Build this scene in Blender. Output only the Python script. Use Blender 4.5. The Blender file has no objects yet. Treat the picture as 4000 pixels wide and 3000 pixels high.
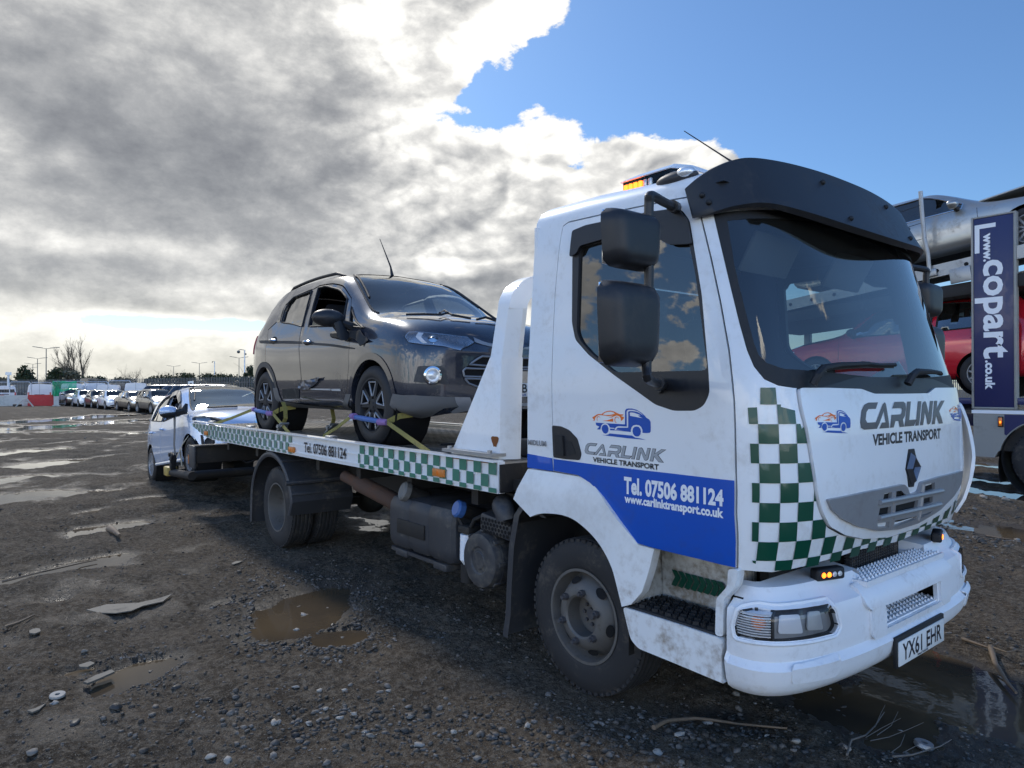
import bpy, bmesh, math, random
import numpy as np
from mathutils import Vector, Matrix
from mathutils.geometry import delaunay_2d_cdt
from mathutils.bvhtree import BVHTree
R=math.radians; PI=math.pi
random.seed(7); RNG=np.random.default_rng(7)
SC=bpy.context.scene; COL=SC.collection
# ---------------------------------------------------------------- camera
CAMP=Vector((2.52,-3.50,1.55)); YAW=R(39.0); PITCH=math.atan(10.5/1491)
CF=Vector((-math.cos(YAW),math.sin(YAW),0)); CR=Vector((math.sin(YAW),math.cos(YAW),0)); CU=Vector((0,0,1))
CF,CU=(CF*math.cos(PITCH)+CU*math.sin(PITCH)),(CU*math.cos(PITCH)-CF*math.sin(PITCH))
cam=bpy.data.cameras.new('camera'); camo=bpy.data.objects.new('camera',cam); COL.objects.link(camo)
cam.sensor_width=36; cam.lens=36*1491/2212; cam.clip_start=0.05; cam.clip_end=3000
M=Matrix((CR,CU,-CF)).transposed().to_4x4(); M.translation=CAMP; camo.matrix_world=M
SC.camera=camo
def ray(px,py): return CR*((px-1106)/1491)-CU*((py-829.5)/1491)+CF
def at(px,py,ax,val):
    """point of the world on the plane ax=val seen at a pixel of the 2212 px wide photograph"""
    d=ray(px,py); i='xyz'.index(ax); return CAMP+d*((val-CAMP[i])/d[i])
# ---------------------------------------------------------------- light
SC.view_settings.view_transform='Standard'; SC.view_settings.look='None'; SC.view_settings.exposure=1.0; SC.view_settings.gamma=1.0
SUN_AZ_LEFT=30.0; SUN_EL=40.0     # degrees left of the viewing direction, above the horizon
saz=math.atan2(CF.y,CF.x)+R(SUN_AZ_LEFT)
SUND=Vector((math.cos(saz)*math.cos(R(SUN_EL)),math.sin(saz)*math.cos(R(SUN_EL)),math.sin(R(SUN_EL))))
sl=bpy.data.lights.new('sun','SUN'); sl.energy=1.25; sl.angle=R(8); sl.color=(1,.94,.85)
so=bpy.data.objects.new('sun',sl); COL.objects.link(so); so.rotation_euler=SUND.to_track_quat('Z','Y').to_euler()
# ---------------------------------------------------------------- sky
W=bpy.data.worlds.new('World'); SC.world=W; W.use_nodes=True
nt=W.node_tree; nt.nodes.clear()
class NG:
    def __init__(s,nt): s.nt=nt
    def n(s,t,**k):
        nd=s.nt.nodes.new(t)
        for a,b in k.items(): setattr(nd,a,b)
        return nd
    def put(s,sock,v):
        if v is None: return
        if hasattr(v,'node'): s.nt.links.new(v,sock)
        else: sock.default_value=v
    def m(s,op,a,b=None,c=None,clamp=False):
        nd=s.n('ShaderNodeMath',operation=op); nd.use_clamp=clamp
        for i,v in enumerate((a,b,c)): s.put(nd.inputs[i],v)
        return nd.outputs[0]
    def vm(s,op,a,b=None,out=0):
        nd=s.n('ShaderNodeVectorMath',operation=op); s.put(nd.inputs[0],a); s.put(nd.inputs[1],b); return nd.outputs[out]
    def mr(s,v,a,b,c=0.,d=1.,smooth=True):
        nd=s.n('ShaderNodeMapRange'); nd.interpolation_type='SMOOTHSTEP' if smooth else 'LINEAR'
        for i,x in enumerate((v,a,b,c,d)): s.put(nd.inputs[i],x)
        return nd.outputs[0]
    def mix(s,f,a,b,bt='MIX'):
        nd=s.n('ShaderNodeMix',data_type='RGBA',blend_type=bt); s.put(nd.inputs[0],f)
        for i,v in ((6,a),(7,b)):
            if isinstance(v,tuple) and len(v)==3: v=v+(1,)
            s.put(nd.inputs[i],v)
        return nd.outputs[2]
    def noise(s,vec,sc,det=4,rough=.55,dist=0,lac=2.):
        nd=s.n('ShaderNodeTexNoise'); s.put(nd.inputs['Vector'],vec); nd.inputs['Scale'].default_value=sc
        nd.inputs['Detail'].default_value=det; nd.inputs['Roughness'].default_value=rough; nd.inputs['Distortion'].default_value=dist; nd.inputs['Lacunarity'].default_value=lac
        return nd.outputs[0]
    def comb(s,x,y,z):
        nd=s.n('ShaderNodeCombineXYZ')
        for i,v in enumerate((x,y,z)): s.put(nd.inputs[i],v)
        return nd.outputs[0]
    def sep(s,v):
        nd=s.n('ShaderNodeSeparateXYZ'); s.put(nd.inputs[0],v); return nd.outputs
    def ramp(s,f,stops):
        nd=s.n('ShaderNodeValToRGB'); s.put(nd.inputs[0],f); e=nd.color_ramp.elements
        while len(e)<len(stops): e.new(.5)
        for q,(p,c) in zip(e,stops):
            q.position=p; q.color=tuple(c)+(1,) if len(c)==3 else c
        return nd.outputs[0]
g=NG(nt)
dirv=g.vm('NORMALIZE',g.n('ShaderNodeTexCoord').outputs['Generated'])
dx,dy,dz=g.sep(dirv)
sky=g.n('ShaderNodeTexSky',sky_type='NISHITA'); sky.sun_disc=False; sky.sun_elevation=R(SUN_EL)
sky.sun_rotation=math.atan2(SUND.x,SUND.y); sky.dust_density=.6; sky.air_density=1.0; sky.ozone_density=1.6
skyc=g.mix(1.0,sky.outputs[0],(.70,.96,1.22),'MULTIPLY')
# azimuth (degrees right of the yard's long view) and elevation of each direction
az0=math.atan2(CF.y,CF.x)
ca,sa_=math.cos(az0),math.sin(az0)
fx=g.m('ADD',g.m('MULTIPLY',dx,ca),g.m('MULTIPLY',dy,sa_)); rx=g.m('SUBTRACT',g.m('MULTIPLY',dx,sa_),g.m('MULTIPLY',dy,ca))
AZ=g.m('MULTIPLY',g.m('ARCTAN2',rx,fx),180/PI); EL=g.m('MULTIPLY',g.m('ARCSINE',dz),180/PI)
def blob(px,py,sx,sy,w):
    """a cloud bank (or a gap, w<0) centred on a direction, sizes in degrees"""
    d=ray(px,py).normalized(); e=math.degrees(math.asin(d.z)); a=-math.degrees(math.atan2(d.y,d.x)-az0)
    u=g.m('DIVIDE',g.m('SUBTRACT',AZ,a),sx); v=g.m('DIVIDE',g.m('SUBTRACT',EL,e),sy)
    q=g.m('ADD',g.m('MULTIPLY',u,u),g.m('MULTIPLY',v,v))
    return g.m('MULTIPLY',g.m('EXPONENT',g.m('MULTIPLY',q,-1.0)),w)
def total(l):
    t=l[0]
    for x in l[1:]: t=g.m('ADD',t,x)
    return t
cov=total([blob(120,120,24,14,1.15),blob(520,60,14,9,.8),blob(820,40,8,5.5,.75),blob(1010,10,7,3.0,.70),blob(1190,-10,4,1.8,.55),blob(420,400,22,8.5,1.0),blob(720,330,8,6,.6),blob(900,190,3.5,3.5,.50),blob(830,400,8,4.5,.65),
    blob(1020,420,8,5.0,.70),blob(1175,300,2.6,3.6,.62),blob(1290,370,6,4.0,.70),blob(1430,360,7,3.2,.75),blob(1560,370,5,2.6,.7),blob(1600,430,6,3.4,.7),blob(1000,570,16,4.5,.85),blob(300,560,22,2.6,.70),blob(150,640,18,2.2,.75),blob(620,640,12,1.6,.45),blob(150,780,34,2.4,.95),blob(620,760,20,1.7,.6),
    blob(1010,200,3.2,3.6,-.35),blob(760,228,6.0,1.3,-1.5),blob(930,280,2.5,2.5,-.5),blob(300,525,16,.7,-.30),blob(380,698,12,1.3,-1.55),blob(1240,345,1.8,1.6,-.6),blob(1500,150,18,12,-.6),blob(2000,350,20,14,-.5)])
low=g.m('MULTIPLY',g.mr(EL,6,30,1,0),.50)         # broken cumulus all round the horizon
front=g.m('MULTIPLY',g.mr(AZ,6,20,1,.0),g.mr(EL,4,15,1,0)); back=g.m('MAXIMUM',g.mr(AZ,-50,-75,0,1),g.mr(AZ,115,135,0,1))
cov=g.m('ADD',cov,g.m('MULTIPLY',low,g.m('MAXIMUM',front,g.m('MULTIPLY',back,.9))))
den=g.m('ADD',g.m('MAXIMUM',dz,0),.20)
P=g.comb(g.m('DIVIDE',dx,den),g.m('DIVIDE',dy,den),0.0)
sq=g.comb(dx,dy,g.m('MULTIPLY',dz,1.7))           # clouds look flatter than tall
n1=g.noise(P,2.2,4,.58,.2); n2=g.noise(sq,8.5,7,.64,.10); n3=g.noise(sq,3.2,3,.5,.1)
def puff(vec):
    t=None
    for sc,w in ((6.,.50),(13.,.32),(29.,.18)):
        q=g.m('MULTIPLY',g.m('ABSOLUTE',g.m('SUBTRACT',g.noise(vec,sc,0,.5),.5)),2*w*1.6); t=q if t is None else g.m('ADD',t,q)
    return t
wv=g.n('ShaderNodeTexNoise'); nt.links.new(sq,wv.inputs['Vector']); wv.inputs['Scale'].default_value=7.; wv.inputs['Detail'].default_value=3.
wsc=g.n('ShaderNodeVectorMath',operation='SCALE'); nt.links.new(g.vm('SUBTRACT',wv.outputs['Color'],(.5,.5,.5)),wsc.inputs[0]); wsc.inputs['Scale'].default_value=.12
sqw=g.vm('ADD',sq,wsc.outputs[0]); pf=puff(sqw)
nn=g.m('ADD',g.m('MULTIPLY',n1,.40),g.m('ADD',g.m('MULTIPLY',n2,.95),g.m('MULTIPLY',n3,.40)))    # mean .87
dens=g.m('ADD',g.m('ADD',cov,g.m('MULTIPLY',g.m('SUBTRACT',nn,.875),1.7)),g.m('MULTIPLY',g.m('SUBTRACT',pf,.30),.50))
mask=g.mr(dens,.37,.50)
core=total([blob(570,400,13,7,.40),blob(180,400,20,7,.30),blob(330,190,20,8,.16),blob(250,590,16,2.0,.40),blob(900,640,14,2.5,.30),blob(750,150,6,5,.25),blob(1000,470,9,2.5,.22),
    blob(880,30,7,4.0,-.45),blob(1150,0,6,2.5,-.5),blob(1180,300,4,4,-.5),blob(960,350,7,3.5,-.38),blob(700,480,6,3.0,-.30),blob(240,530,22,1.1,-.60),blob(450,620,14,1.8,-.40),blob(1450,400,10,3.5,-.4),blob(300,20,8,3,-.22),blob(620,250,3,3.5,-.35),blob(860,170,4,5,-.3),blob(300,720,30,1.6,-.55),blob(420,620,7,1.6,-.3),blob(130,690,9,1.2,-.3)])
n4=g.noise(sq,4.6,4,.58,.25)
thick=g.m('ADD',g.m('ADD',g.mr(dens,.38,1.1,0,.50,False),core),g.m('MULTIPLY',g.m('SUBTRACT',n4,.5),1.2))
# light on the clouds: sample the field towards the sun
kk=.040
sdir=(SUND.x*kk,SUND.y*kk,SUND.z*kk*1.7)
d2=g.vm('ADD',sq,sdir)
n2b=g.noise(d2,8.5,7,.64,.10); n3b=g.noise(d2,3.2,3,.5,.1)
pfs=puff(g.vm('ADD',sqw,(SUND.x*.020,SUND.y*.020,SUND.z*.020*1.7)))
ct=g.mr(AZ,-26,-9,.85,1.05)
relief=g.m('SUBTRACT',g.m('ADD',g.m('MULTIPLY',n2,.75),g.m('MULTIPLY',n3,.40)),g.m('ADD',g.m('MULTIPLY',n2b,.75),g.m('MULTIPLY',n3b,.40)))
sund=g.m('MAXIMUM',g.vm('DOT_PRODUCT',dirv,tuple(SUND),out=1),0)
glow=g.m('POWER',sund,4.0)
det=g.m('ADD',g.m('ADD',g.m('MULTIPLY',relief,2.3),g.m('MULTIPLY',g.m('SUBTRACT',.5,n2),.55)),g.m('MULTIPLY',g.m('ADD',g.m('MULTIPLY',g.m('SUBTRACT',pf,pfs),.8),g.m('MULTIPLY',g.m('SUBTRACT',pf,.30),.25)),g.mr(AZ,-22,-4,.12,1.)))
lit=g.m('ADD',g.m('SUBTRACT',.82,g.m('MULTIPLY',thick,.66)),g.m('MULTIPLY',det,ct))
lit=g.m('ADD',lit,g.m('MULTIPLY',g.m('MULTIPLY',glow,g.m('SUBTRACT',1.1,thick)),.15))
lit=g.m('MULTIPLY_ADD',lit,.90,.17)
cc=g.ramp(lit,[(0.0,(.23,.233,.245)),(.22,(.31,.314,.322)),(.45,(.43,.43,.43)),(.62,(.58,.575,.56)),(.82,(.80,.785,.75)),(1.0,(1.06,1.04,.98))])
# unseen rear sky, clouds and blue, brightened to fill the truck's shaded side
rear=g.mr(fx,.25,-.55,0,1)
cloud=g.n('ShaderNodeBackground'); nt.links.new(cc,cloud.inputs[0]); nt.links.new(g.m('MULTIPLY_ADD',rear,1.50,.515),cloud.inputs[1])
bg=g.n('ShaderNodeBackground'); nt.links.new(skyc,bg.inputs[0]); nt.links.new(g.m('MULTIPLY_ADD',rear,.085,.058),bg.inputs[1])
# bright haze low over the horizon under the sun
hz=g.n('ShaderNodeBackground'); hz.inputs[0].default_value=(.84,.81,.68,1); hz.inputs[1].default_value=.66
sh_=Vector((SUND.x,SUND.y,0)).normalized(); sf=g.vm('DOT_PRODUCT',dirv,(sh_.x,sh_.y,0),out=1)
hf=g.m('MULTIPLY',g.mr(EL,-1,9,1,0),g.mr(sf,.2,.95,.22,.80))
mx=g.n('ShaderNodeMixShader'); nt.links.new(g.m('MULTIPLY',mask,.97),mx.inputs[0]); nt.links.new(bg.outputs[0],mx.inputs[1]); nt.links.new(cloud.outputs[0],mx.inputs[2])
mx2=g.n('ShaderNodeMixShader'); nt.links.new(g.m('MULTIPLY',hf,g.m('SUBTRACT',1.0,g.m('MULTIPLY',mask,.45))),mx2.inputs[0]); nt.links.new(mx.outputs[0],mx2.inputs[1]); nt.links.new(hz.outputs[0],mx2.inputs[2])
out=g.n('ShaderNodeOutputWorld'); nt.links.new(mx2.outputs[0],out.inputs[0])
# ---------------------------------------------------------------- helpers
def new_mat(name,base=(.5,.5,.5),rough=.5,metal=0.,spec=.5,coat=0.,emit=None,trans=0.,ior=1.45,alpha=1.):
    m=bpy.data.materials.new(name); m.use_nodes=True; b=m.node_tree.nodes['Principled BSDF']
    b.inputs['Base Color'].default_value=tuple(base)+(1,); b.inputs['Roughness'].default_value=rough; b.inputs['Metallic'].default_value=metal
    b.inputs['Specular IOR Level'].default_value=spec; b.inputs['Coat Weight'].default_value=coat; b.inputs['Coat Roughness'].default_value=.04
    b.inputs['Transmission Weight'].default_value=trans; b.inputs['IOR'].default_value=ior; b.inputs['Alpha'].default_value=alpha
    if emit: b.inputs['Emission Color'].default_value=tuple(emit[0])+(1,); b.inputs['Emission Strength'].default_value=emit[1]
    return m
def worn(name,base,rough=.45,dirt=(.16,.13,.10),amount=.5,scale=3.,metal=0.,coat=0.,bump=0.,bscale=60.,var=.15,low=None,spec=.5,thr=(.50,.72)):
    """painted / plastic surface with procedural grime and uneven gloss; low=(z0,z1) keeps most mud near the ground (object space)"""
    m=new_mat(name,base,rough,metal,spec,coat); g=NG(m.node_tree); b=m.node_tree.nodes['Principled BSDF']
    tc=g.n('ShaderNodeTexCoord').outputs['Object']
    a=g.noise(tc,scale,8,.65,.4); c=g.noise(tc,scale*9,6,.6)
    f=g.m('MULTIPLY',g.mr(g.m('ADD',g.m('MULTIPLY',a,.65),g.m('MULTIPLY',c,.35)),thr[0],thr[1]),amount)
    if low:
        z=g.sep(tc)[2]; f=g.m('MULTIPLY',f,g.mr(z,low[0],low[1],1.6,.25)); f=g.m('MINIMUM',f,1.0)
    d=g.noise(tc,scale*.6,3,.5)
    bc=g.mix(g.mr(d,.3,.7,0,var),tuple(base),tuple(x*.72 for x in base))
    g.nt.links.new(g.mix(f,bc,dirt),b.inputs['Base Color'])
    g.nt.links.new(g.m('ADD',rough,g.m('MULTIPLY',f,.4)),b.inputs['Roughness'])
    if coat: g.nt.links.new(g.m('MULTIPLY',g.m('SUBTRACT',1.,f),coat),b.inputs['Coat Weight'])
    if bump:
        bn=g.n('ShaderNodeBump'); bn.inputs['Strength'].default_value=bump; bn.inputs['Distance'].default_value=.004
        g.nt.links.new(g.noise(tc,bscale,4,.6),bn.inputs['Height']); g.nt.links.new(bn.outputs[0],b.inputs['Normal'])
    return m
def obj(name,bm,mat,parent=None,angle=35,smooth=True,mats=None):
    if isinstance(bm,bmesh.types.BMesh):
        me=bpy.data.meshes.new(name); bm.normal_update(); bm.to_mesh(me); bm.free()
    else: me=bm; me.name=name
    for q in (mats or [mat]): me.materials.append(q)
    if smooth:
        me.polygons.foreach_set('use_smooth',[True]*len(me.polygons))
        if angle<180: me.set_sharp_from_angle(angle=R(angle))
    o=bpy.data.objects.new(name,me); COL.objects.link(o)
    if parent: o.parent=parent
    return o
def thing(name,label,cat,loc=(0,0,0),rot=(0,0,0),group=None):
    o=bpy.data.objects.new(name,None); COL.objects.link(o); o.location=loc; o.rotation_euler=rot; o.empty_display_size=.2
    return tag(o,label,cat,group)
def tag(o,label,cat,group=None):
    o['label']=label; o['category']=cat
    if group: o['group']=group
    return o
def copy_tree(o,parent=None):
    c=o.copy(); COL.objects.link(c)
    if parent: c.parent=parent
    for ch in o.children: copy_tree(ch,c)
    return c
def bmnew(): return bmesh.new()
def add_mesh(bm,verts,faces,mi=0):
    vs=[bm.verts.new(v) for v in verts]
    for f in faces:
        try:
            q=bm.faces.new([vs[i] for i in f]); q.material_index=mi
        except ValueError: pass
    return vs
def box(bm,c,s,rot=None,bev=0.,seg=2,mat=None):
    """box of full size s centred at c, optional euler rot / matrix and bevel"""
    r=bmesh.ops.create_cube(bm,size=1.0); vs=r['verts']
    for v in vs: v.co=Vector((v.co.x*s[0],v.co.y*s[1],v.co.z*s[2]))
    if bev>0:
        es=list({e for v in vs for e in v.link_edges})
        rr=bmesh.ops.bevel(bm,geom=es,offset=bev,segments=seg,profile=.5,affect='EDGES',clamp_overlap=True)
        vs=list({v for v in rr['verts']}|{v for v in vs if v.is_valid})
    m=Matrix.Identity(4)
    if rot is not None:
        from mathutils import Euler
        m=rot.to_4x4() if isinstance(rot,Matrix) else Euler(rot).to_matrix().to_4x4()
    m.translation=Vector(c)
    for v in vs: v.co=m@v.co
    return vs
def frame(d):
    d=Vector(d).normalized(); a=Vector((0,0,1)) if abs(d.z)<.9 else Vector((1,0,0)); x=d.cross(a).normalized(); return x,d.cross(x).normalized()
def cyl(bm,p0,p1,r0,r1=None,seg=16,caps=True):
    if r1 is None: r1=r0
    p0=Vector(p0);p1=Vector(p1); x,y=frame(p1-p0); A=[];B=[]
    for i in range(seg):
        a=2*PI*i/seg; o=x*math.cos(a)+y*math.sin(a); A.append(bm.verts.new(p0+o*r0)); B.append(bm.verts.new(p1+o*r1))
    for i in range(seg): bm.faces.new((A[i],A[(i+1)%seg],B[(i+1)%seg],B[i]))
    if caps:
        bm.faces.new(A[::-1]); bm.faces.new(B)
def tube(bm,pts,r,seg=10,caps=True,closed=False):
    """round tube along a polyline; r number or list"""
    pts=[Vector(p) for p in pts]; n=len(pts); rs=r if isinstance(r,(list,tuple)) else [r]*n
    rings=[]; X=None
    for i,p in enumerate(pts):
        if closed: d=(pts[(i+1)%n]-pts[i-1])
        else: d=(pts[min(i+1,n-1)]-pts[max(i-1,0)])
        if d.length<1e-9: d=Vector((0,0,1))
        d.normalize()
        if X is None: X,_=frame(d)
        X=(X-d*X.dot(d)).normalized(); Y=d.cross(X)
        rings.append([bm.verts.new(p+(X*math.cos(2*PI*k/seg)+Y*math.sin(2*PI*k/seg))*rs[i]) for k in range(seg)])
    for i in range(n if closed else n-1):
        a=rings[i];b=rings[(i+1)%n]
        for k in range(seg): bm.faces.new((a[k],a[(k+1)%seg],b[(k+1)%seg],b[k]))
    if caps and not closed:
        bm.faces.new(rings[0][::-1]); bm.faces.new(rings[-1])
def ribbon(bm,pts,w,th,side=None):
    """flat strap along pts; side = width direction (vector or list)"""
    pts=[Vector(p) for p in pts]; n=len(pts); rings=[]
    for i,p in enumerate(pts):
        d=(pts[min(i+1,n-1)]-pts[max(i-1,0)]).normalized()
        s=Vector(side[i] if isinstance(side,list) else side); s=(s-d*s.dot(d)).normalized(); u=d.cross(s)
        rings.append([bm.verts.new(p+s*(a*w/2)+u*(b*th/2)) for a,b in ((-1,-1),(1,-1),(1,1),(-1,1))])
    for i in range(n-1):
        for k in range(4): bm.faces.new((rings[i][k],rings[i][(k+1)%4],rings[i+1][(k+1)%4],rings[i+1][k]))
    bm.faces.new(rings[0][::-1]); bm.faces.new(rings[-1])
def lathe(bm,prof,c,axis,seg=32,a0=0.,a1=2*PI,closed=False):
    """prof: list of (radius, offset along axis)"""
    c=Vector(c); ax=Vector(axis).normalized(); x,y=frame(ax); full=abs(a1-a0-2*PI)<1e-6; n=seg if full else seg+1; rows=[]
    for i in range(n):
        a=a0+(a1-a0)*i/seg; o=x*math.cos(a)+y*math.sin(a)
        rows.append([bm.verts.new(c+o*r+ax*h) for r,h in prof])
    for i in range(seg):
        A=rows[i];B=rows[(i+1)%n]
        for k in range(len(prof) if closed else len(prof)-1):
            k2=(k+1)%len(prof)
            try: bm.faces.new((A[k],B[k],B[k2],A[k2]))
            except ValueError: pass
def grid(bm,fn,nu,nv,mi=0,wrapu=False):
    vs=[[bm.verts.new(fn(i/nu,j/nv)) for j in range(nv+1)] for i in range(nu if wrapu else nu+1)]
    for i in range(nu):
        for j in range(nv):
            A=vs[i];B=vs[(i+1)%len(vs)]
            f=bm.faces.new((A[j],B[j],B[j+1],A[j+1])); f.material_index=mi
    return vs
def prism(bm,poly,fn,d0,d1):
    """extrude a 2D polygon: fn(u,v,d)->point, between depths d0 and d1 (fan-free ngon caps, triangulated)"""
    A=[bm.verts.new(fn(u,v,d0)) for u,v in poly]; B=[bm.verts.new(fn(u,v,d1)) for u,v in poly]; n=len(poly)
    for i in range(n): bm.faces.new((A[i],A[(i+1)%n],B[(i+1)%n],B[i]))
    fa=bm.faces.new(A[::-1]); fb=bm.faces.new(B)
    bmesh.ops.triangulate(bm,faces=[fa,fb])
def inpoly(p,poly):
    x,y=p; c=False; n=len(poly); j=n-1
    for i in range(n):
        xi,yi=poly[i];xj,yj=poly[j]
        if (yi>y)!=(yj>y) and x<(xj-xi)*(y-yi)/(yj-yi)+xi: c=not c
        j=i
    return c
def inpolyv(P,poly):
    x=P[:,0];y=P[:,1]; c=np.zeros(len(P),bool); n=len(poly); j=n-1
    for i in range(n):
        xi,yi=poly[i];xj,yj=poly[j]
        if yi!=yj: c^=((yi>y)!=(yj>y))&(x<(xj-xi)*(y-yi)/(yj-yi)+xi)
        j=i
    return c
def dens(poly,step):
    out=[]
    for i,(x0,y0) in enumerate(poly):
        x1,y1=poly[(i+1)%len(poly)]; n=max(1,int(math.hypot(x1-x0,y1-y0)/step))
        out+=[(x0+(x1-x0)*k/n,y0+(y1-y0)*k/n) for k in range(n)]
    return out
def rnd(poly,r,seg=4):
    """round the corners of a polygon"""
    out=[];n=len(poly)
    for i in range(n):
        p=Vector(poly[i]).to_2d();a=Vector(poly[i-1]).to_2d();b=Vector(poly[(i+1)%n]).to_2d()
        rr=r[i] if isinstance(r,(list,tuple)) else r
        la=(a-p).length;lb=(b-p).length; q=min(rr,la*.45,lb*.45)
        if q<1e-6: out.append(tuple(p)); continue
        s=p+(a-p).normalized()*q; e=p+(b-p).normalized()*q
        for k in range(seg+1):
            t=k/seg; out.append(tuple(s*(1-t)**2+p*2*t*(1-t)+e*t*t))
    return out
def smooth_poly(poly,n=8,closed=True):
    """Catmull-Rom through the points"""
    P=[Vector(p) for p in poly]; out=[]; m=len(P)
    for i in range(m if closed else m-1):
        if closed: a,b,c,d=P[i-1],P[i],P[(i+1)%m],P[(i+2)%m]
        else: a,b,c,d=P[max(i-1,0)],P[i],P[i+1],P[min(i+2,m-1)]
        for k in range(n):
            t=k/n; out.append(tuple(.5*((2*b)+(c-a)*t+(2*a-5*b+4*c-d)*t*t+(3*b-a-3*c+d)*t**3)))
    if not closed: out.append(tuple(P[-1]))
    return out
def fill2d(outer,holes=(),step=.05,clip=None):
    """triangulate a 2D region (outer minus holes, optionally inside clip) with inner grid points"""
    loops=[dens(outer,step)]+[dens(h,step) for h in holes]+([dens(clip,step)] if clip else [])
    V=[];E=[]
    for L in loops:
        b=len(V); V+=L; E+=[(b+i,b+(i+1)%len(L)) for i in range(len(L))]
    o=np.array(outer); lo=o.min(0); hi=o.max(0)
    gx=np.arange(lo[0]+step*.5,hi[0],step); gy=np.arange(lo[1]+step*.5,hi[1],step)
    if len(gx) and len(gy):
        G=np.array([(x,y) for x in gx for y in gy]); G=G[inpolyv(G,outer)]
        B=np.array(V)
        if len(G):
            keep=np.array([((B-p)**2).sum(1).min()>(step*.45)**2 for p in G]); V=V+[tuple(p) for p in G[keep]]
    r=delaunay_2d_cdt([Vector(v) for v in V],E,[],0,1e-6)
    vs=[(v.x,v.y) for v in r[0]]; fs=[list(f) for f in r[2]]
    if not fs: return [],[]
    C=np.array([np.mean([vs[i] for i in f],axis=0) for f in fs])
    k=inpolyv(C,outer)
    for h in holes: k&=~inpolyv(C,h)
    if clip: k&=inpolyv(C,clip)
    fs=[f for f,q in zip(fs,k) if q]
    used=sorted({i for f in fs for i in f}); mp={u:i for i,u in enumerate(used)}
    out=[]
    for f in fs:
        a,b,c=[vs[i] for i in f[:3]]
        if (b[0]-a[0])*(c[1]-a[1])-(b[1]-a[1])*(c[0]-a[0])<0: f=f[::-1]
        out.append([mp[i] for i in f])
    return [vs[i] for i in used],out
def panel(bm,outer,S,holes=(),step=.05,off=0.,th=.012,clip=None,mi=0):
    """sheet cut to a 2D outline and laid on the surface S(u,v,offset); th = thickness inwards"""
    v,f=fill2d(outer,holes,step,clip)
    if not f: return
    n=len(v); top=[bm.verts.new(S(a,b,off)) for a,b in v]
    for q in f:
        try: bm.faces.new([top[i] for i in q]).material_index=mi
        except ValueError: pass
    if th>0:
        bot=[bm.verts.new(S(a,b,off-th)) for a,b in v]; ed={}
        for q in f:
            try: bm.faces.new([bot[i] for i in q[::-1]]).material_index=mi
            except ValueError: pass
            for i in range(len(q)):
                a,b=q[i],q[(i+1)%len(q)]
                if (b,a) in ed: del ed[(b,a)]
                else: ed[(a,b)]=1
        for a,b in ed:
            try: bm.faces.new((top[b],top[a],bot[a],bot[b])).material_index=mi
            except ValueError: pass
FONT={}
def text2d(s,bold=False,res=3):
    """outline of a line of text as (verts,faces,width,height), height of capitals = 1"""
    if (s,bold) in FONT: return FONT[(s,bold)]
    c=bpy.data.curves.new('t','FONT'); c.body=s; c.size=1.0; c.resolution_u=res; c.fill_mode='FRONT'
    if bold: c.offset=.042 if bold is True else bold
    o=bpy.data.objects.new('t',c); COL.objects.link(o); dg=bpy.context.evaluated_depsgraph_get(); me=o.evaluated_get(dg).to_mesh()
    v=[(p.co.x,p.co.y) for p in me.vertices]; f=[list(p.vertices) for p in me.polygons]
    o.evaluated_get(dg).to_mesh_clear(); bpy.data.objects.remove(o); bpy.data.curves.remove(c)
    x0=min(p[0] for p in v); x1=max(p[0] for p in v); cap=.685
    v=[((p[0]-x0)/cap,p[1]/cap) for p in v]; FONT[(s,bold)]=(v,f,(x1-x0)/cap); return FONT[(s,bold)]
def lay_text(bm,s,S,off=.003,bold=True):
    """S(tx 0..1 along the line, ty in capital heights, off)"""
    v,f,w=text2d(s,bold); add_mesh(bm,[S(x/w,y,off) for x,y in v],f)
# ---------------------------------------------------------------- noise
_P=RNG.random((256,256))
def vnoise(x,y,seed=0):
    x=x+seed*17.31; y=y+seed*9.77
    xi=np.floor(x).astype(int); yi=np.floor(y).astype(int); fx=x-xi; fy=y-yi; fx=fx*fx*(3-2*fx); fy=fy*fy*(3-2*fy)
    a=_P[xi%256,yi%256];b=_P[(xi+1)%256,yi%256];c=_P[xi%256,(yi+1)%256];d=_P[(xi+1)%256,(yi+1)%256]
    return (a*(1-fx)+b*fx)*(1-fy)+(c*(1-fx)+d*fx)*fy-.5
def fbm(x,y,sc,oc=4,seed=0,gain=.5):
    t=0;a=1.
    for i in range(oc): t=t+a*vnoise(x*sc,y*sc,seed+i*3); sc*=2.03; a*=gain
    return t
# ---------------------------------------------------------------- ground
WATER=-.026
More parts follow.
